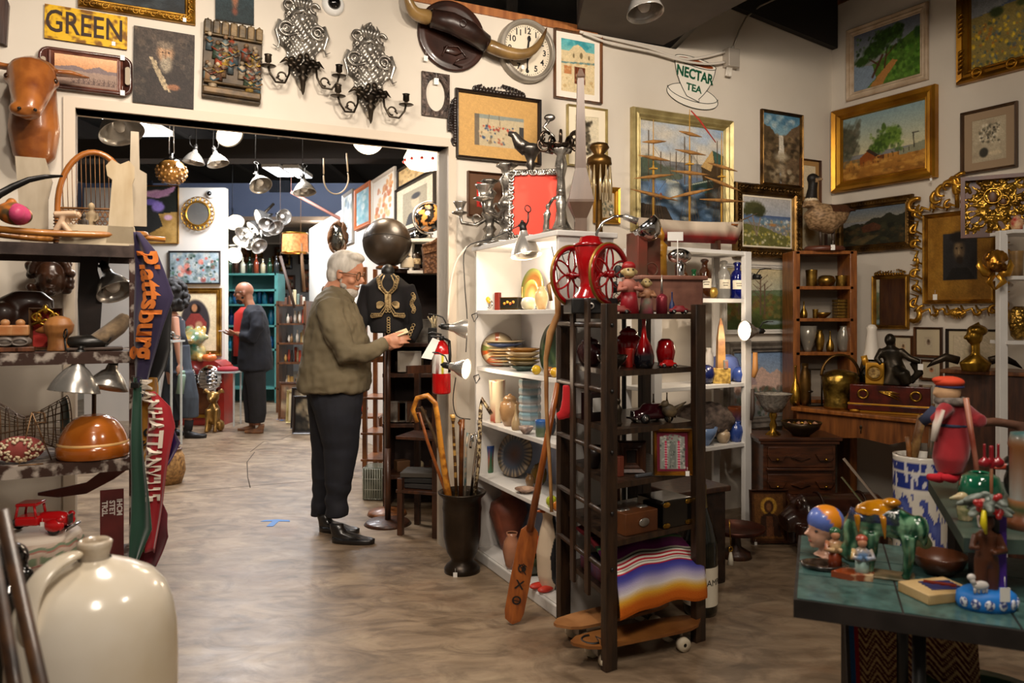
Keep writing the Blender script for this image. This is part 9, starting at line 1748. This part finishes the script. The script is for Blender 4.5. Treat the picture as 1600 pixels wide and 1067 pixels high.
m=M();m.loft([(0,0,0,.028,.02),(0,0,.06,.026,.018),(0,0,.085,.012,.01)],16,p=3);one('green_block','mottled green pointed ceramic block standing by the wooden bowl','ornament',m,mat('4a5234',.3,0,'2c3220',12),TL(1440,2.10))
c=TL(1463,1.86);t=thing('carved_tile','thick cream tile slab with a striped boat painted on top','tile',c,.25);m=M();m.box((0,0,.0125),(.135,.10,.025),bev=.003);m.done('slab',mat('c4a878',.5,0,'a88a58',9,.2),t);m=M();[m.box((.005+.002*k,-.028+.012*k,.0265),(.08,.006,.003),rz=-.15) for k in range(5)];m.done('blue_stripes',mat('2c3468',.4),t);m=M();m.box((.01,0,.029),(.07,.014,.004),rz=-.75);m.done('red_band',mat('6a2010',.3),t)
# folk figure with fruit hat on blue base
c=TL(1541,1.79);t=thing('folk_figurine','clay folk figure of a dark-haired woman in a leafy fruit hat on a blue base','figurine',c,0);t.scale=(1.05,1,1.16);m=M();m.lathe([(.002,0),(.060,0),(.064,.01),(.062,.028),(.05,.036),(.002,.037)],48,sy=.75);m.done('base',mat('1c78d0',.5),t)
m=M();[m.ell((.0635*sin(a),-.0635*.75*cos(a),.016),(.010,.004,.010),12,8,rz=a) for a in (-1.2,-.75,-.3,.15,.6,1.05)];m.done('white_rosettes',mat('d8dce4',.5,0,'3a4a8a',140,cut=(.48,.52)),t);m=M();m.box((.030,.014,.11),(.045,.012,.18),bev=.005);m.done('purple_back',mat('4a2088',.6),t)
m=M();m.loft([(-.012,0,.03,.012,.012),(-.012,0,.08,.014,.014),(0,0,.10,.026,.018)],12);m.loft([(.014,0,.03,.012,.012),(.014,0,.08,.014,.014),(0,0,.10,.026,.018)],12);m.loft([(0,0,.095,.026,.018),(0,0,.125,.02,.015),(0,0,.145,.026,.015),(0,0,.155,.01,.01)],14);m.ell((0,-.002,.172),(.016,.016,.018));m.tube([(-.024,0,.145),(-.038,-.01,.12),(-.028,-.025,.125)],[.008,.007,.006],8);m.tube([(.024,0,.145),(.034,-.012,.115),(.0,-.028,.115)],[.009,.008,.006],8);m.done('body',mat('5a3018',.45,0,'48240f',9),t,vox=.0032,sm=2)
m=M();m.tube([(0,.01,.185),(.022,.006,.165),(.025,.006,.13)],[.012,.012,.006],8);m.done('hair',BLACK,t);m=M();[m.ell((.04*cos(a)*(1-.3*(k % 2)),.03*sin(a),.195+.012*(k % 3)),(.026,.012,.007),8,6,rz=a,ry=.3) for k,a in enumerate([i*.62 for i in range(10)])];m.ell((0,0,.195),(.035,.03,.012));m.done('leaf_hat',mat('3a443c',.5,0,'8a948c',40),t,vox=.003,sm=0)
m=M();rr=random.Random(6);[m.ell((cx+rr.uniform(-.008,.008),-.03+rr.uniform(-.005,.005),cz+rr.uniform(-.006,.008)),.007,8,6) for cx,cz in ((.005,.222),(.008,.192),(-.035,.208)) for _ in range(5)];m.done('red_berries',mat('a01c1c',.2,coat=.5),t);m=M();m.tube([(-.022,-.03,.20),(-.026,-.034,.175),(-.02,-.034,.155)],[.008,.012,.004],8,flat=(1,.6));m.done('yellow_bird',mat('d8c818',.4),t)
m=M();m.ell((-.03,-.03,.052),(.018,.008,.009));m.ell((-.05,-.03,.068),(.009,.006,.007));m.tube([(-.044,-.03,.055),(-.05,-.03,.066)],.006,6);[m.cyl((x,-.03,.05),(x,-.03,.037),.003) for x in (-.042,-.034,-.024,-.017)];m.done('white_dog',mat('d8d4d0',.4,0,'8a4a40',40,cut=(.6,.65)),t);price_tag(t,(.01,-.052,.04),.022)
# things on the raised tier
R2=lambda px,Y: G(px,Y,Z2T)
t=thing('felt_doll','red felt doll with a pointed nose, orange cap and striped scarf','doll',R2(1487,2.28),-.1);s=U(2.28);q=lambda px,py,dy=0: P(px,py,2.28+dy)-t.location
m=M();m.loft([(*q(1484,738),.035,.035),(*q(1485,715),.05,.045),(*q(1490,685),.05,.04),(*q(1492,660),.045,.035),(*q(1490,632),.04,.03)],16);m.tube([q(1500,640),q(1522,655),q(1534,658,-.03)],[.03,.024,.02],10);m.tube([q(1482,636,-.02),q(1470,650,-.04),q(1458,658,-.04)],[.022,.02,.014],10);m.done('suit',mat('a01420',.9,0,'7a0c18',9,.2,sheen=.4),t,vox=.005)
for x in (1470,1490): m=M();m.tube([q(x+6,738),q(x,748,-.02),q(x-14,746,-.04)],[.014,.014,.010],8);m.done('foot',mat('b81828',.9),t)
m=M();m.ell(q(1481,612),(.036,.034,.036));m.tube([q(1466,610),q(1460,617)],[.012,.005],8);m.ell(q(1478,628),(.02,.02,.012));m.done('face',mat('c8a078',.8),t,vox=.004);m=M();m.ell(q(1483,597),(.042,.038,.018));m.ell(q(1474,594),(.03,.025,.012));m.done('cap',mat('c8401c',.8),t);m=M();m.ell(q(1484,604),(.04,.037,.008));m.done('cap_band',mat('1c2450',.8),t)
m=M();m.torus(q(1486,626),.034,.012,20,8,rot=R90X);m.done('fur_collar',mat('8a8078',.95,0,'5a524c',60,.6),t);m=M();m.tube([q(1474,640,-.05),q(1468,665,-.055),q(1464,690,-.055)],[.012,.011,.009],8);m.done('striped_scarf',vcol(.9),t,col=lambda v: H('e0d4c8') if (v.z*90) % 1 > .55 else H('a01828'));m=M();m.tube([q(1466,640,-.03),q(1455,652,-.03),q(1444,660,-.02)],[.018,.018,.015],8);m.ell(q(1490,664,0),(.047,.038,.012));m.done('blue_sleeve',mat('2a3048',.9),t)
pot(lambda px,z,b_: R2(px,2.12),'green_pot','round glossy green ribbed ceramic pot behind the small figures',1532,64,62,Z2T,0,'ball',mat('0c4a34',.12,0,'1c6a4c',8,.1,.6))
m=M();m.tube([(.02,0,0),(.008,0,.12),(-.02,0,.30)],[.007,.007,.008],8);one('wooden_rod','thin reddish wooden rod leaning between the red doll and the green pot','rod',m,mat('7a3020',.35,0,'b88068',8),R2(1520,2.22))
t=thing('acrobat_toy','red jointed wooden acrobat toy on a rod in front of the green pot','toy',R2(1549,2.0));m=M();m.cyl((0,0,0),(0,0,.19),.004);m.lathe([(.02,0),(.02,.006),(.002,.008)],14);m.done('rod',mat('8a5a3c',.5),t);m=M();[m.ell((x,0,zz),(.016,.012,.013)) for x in (-.018,.018) for zz in (.155,)];[m.tube([(x,0,.16),(x,0,.205)],.004,6) for x in (-.018,.018)];m.tube([(0,0,.14),(0,0,.2)],.006,6);m.done('limbs',mat('8a1420',.3,coat=.4),t,vox=.003,sm=1)
m=M();m.lathe([(.002,0),(.035,0),(.036,.01),(.002,.012)],24,sy=.7);one('green_plate','small olive green plate on the raised tier','plate',m,mat('4a5a24',.3,coat=.3),R2(1492,2.28)+Vector((0,-.14,0)))
for k,(px,Y,c1,c2,lab) in enumerate(((1508,2.02,'5a6a44','c8b48c','small pelican-like green and cream ceramic bird on the raised tier'),(1540,1.95,'d8d0c4','a83828','small white ceramic animal with red marks on the raised tier'))): m=M();m.loft([(0,0,0,.018,.015),(0,0,.03,.022,.018),(-.004,0,.05,.012,.010)],12);m.ell((-.008,0,.062),(.016,.013,.013));m.tube([(-.02,0,.062),(-.042,0,.056)],[.008,.004],6);one('ceramic_animal',lab,'figurine',m,mat(c1,.25,0,c2,30,coat=.4),R2(px,Y),vox=.003)
t=thing('painted_drum','painted cylindrical stein with picture panel at the right photo edge','stein',R2(1603,1.95));m=M();m.lathe([(.002,0),(.05,0),(.05,.02),(.042,.03),(.038,.05),(.04,.07),(.036,.075),(.036,.20),(.04,.21),(.034,.24),(.002,.245)],40);m.done('body',vcol(.35,coat=.3),t,col=lambda v: H('6a3c20') if v.z < .03 else H('3a4a2c') if v.z < .06 else H('8a5a34') if v.z < .075 or .2 < v.z < .215 else H('3a5a5a') if v.z > .215 else mix('8a9a9a','5a4030',mnoise.noise(v*40)+.5))


m=M();m.ell((0,0,.05),(.034,.03,.05));m.ell((-.012,-.006,.105),(.03,.027,.027));m.tube([(-.035,-.01,.1),(-.075,-.012,.092)],[.013,.004],8);one('black_bird','black painted bird figure with a red beak at the right edge of the raised tier','figurine',m,vcol(.3,coat=.4),G(1588,2.25,Z2T),vox=.004,col=lambda v: H('a83820') if v.x < -.042 else H('d8b020') if abs(v.z-.115) < .008 and -.03 < v.x < -.012 else H('16140f'))
m=M();m.tube([(-.11,0,.20),(-.03,.01,.205),(.07,0,.19)],[.013,.015,.014],9);m.tube([(.05,.0,.19),(.04,0,.1),(.05,0,0)],[.013,.016,.022],9);one('twig_perch','thick brown branch with a cut end reaching left above the green pot','branch',m,mat('6a4430',.7,0,'4a2c1c',12,.3),G(1572,2.40,Z2T),vox=.006)
m=M();m.prism([(-.05,-.12),(.03,-.14),(.04,.05),(.0,.16),(-.05,.14)],.04);one('carved_bracket','dark carved wooden piece cut by the top left corner of the photo','carving',m,wood('4a2c1c','22120a'),W1.at(W1.t(0),W1.Z(0,25),.045),W1.rz)
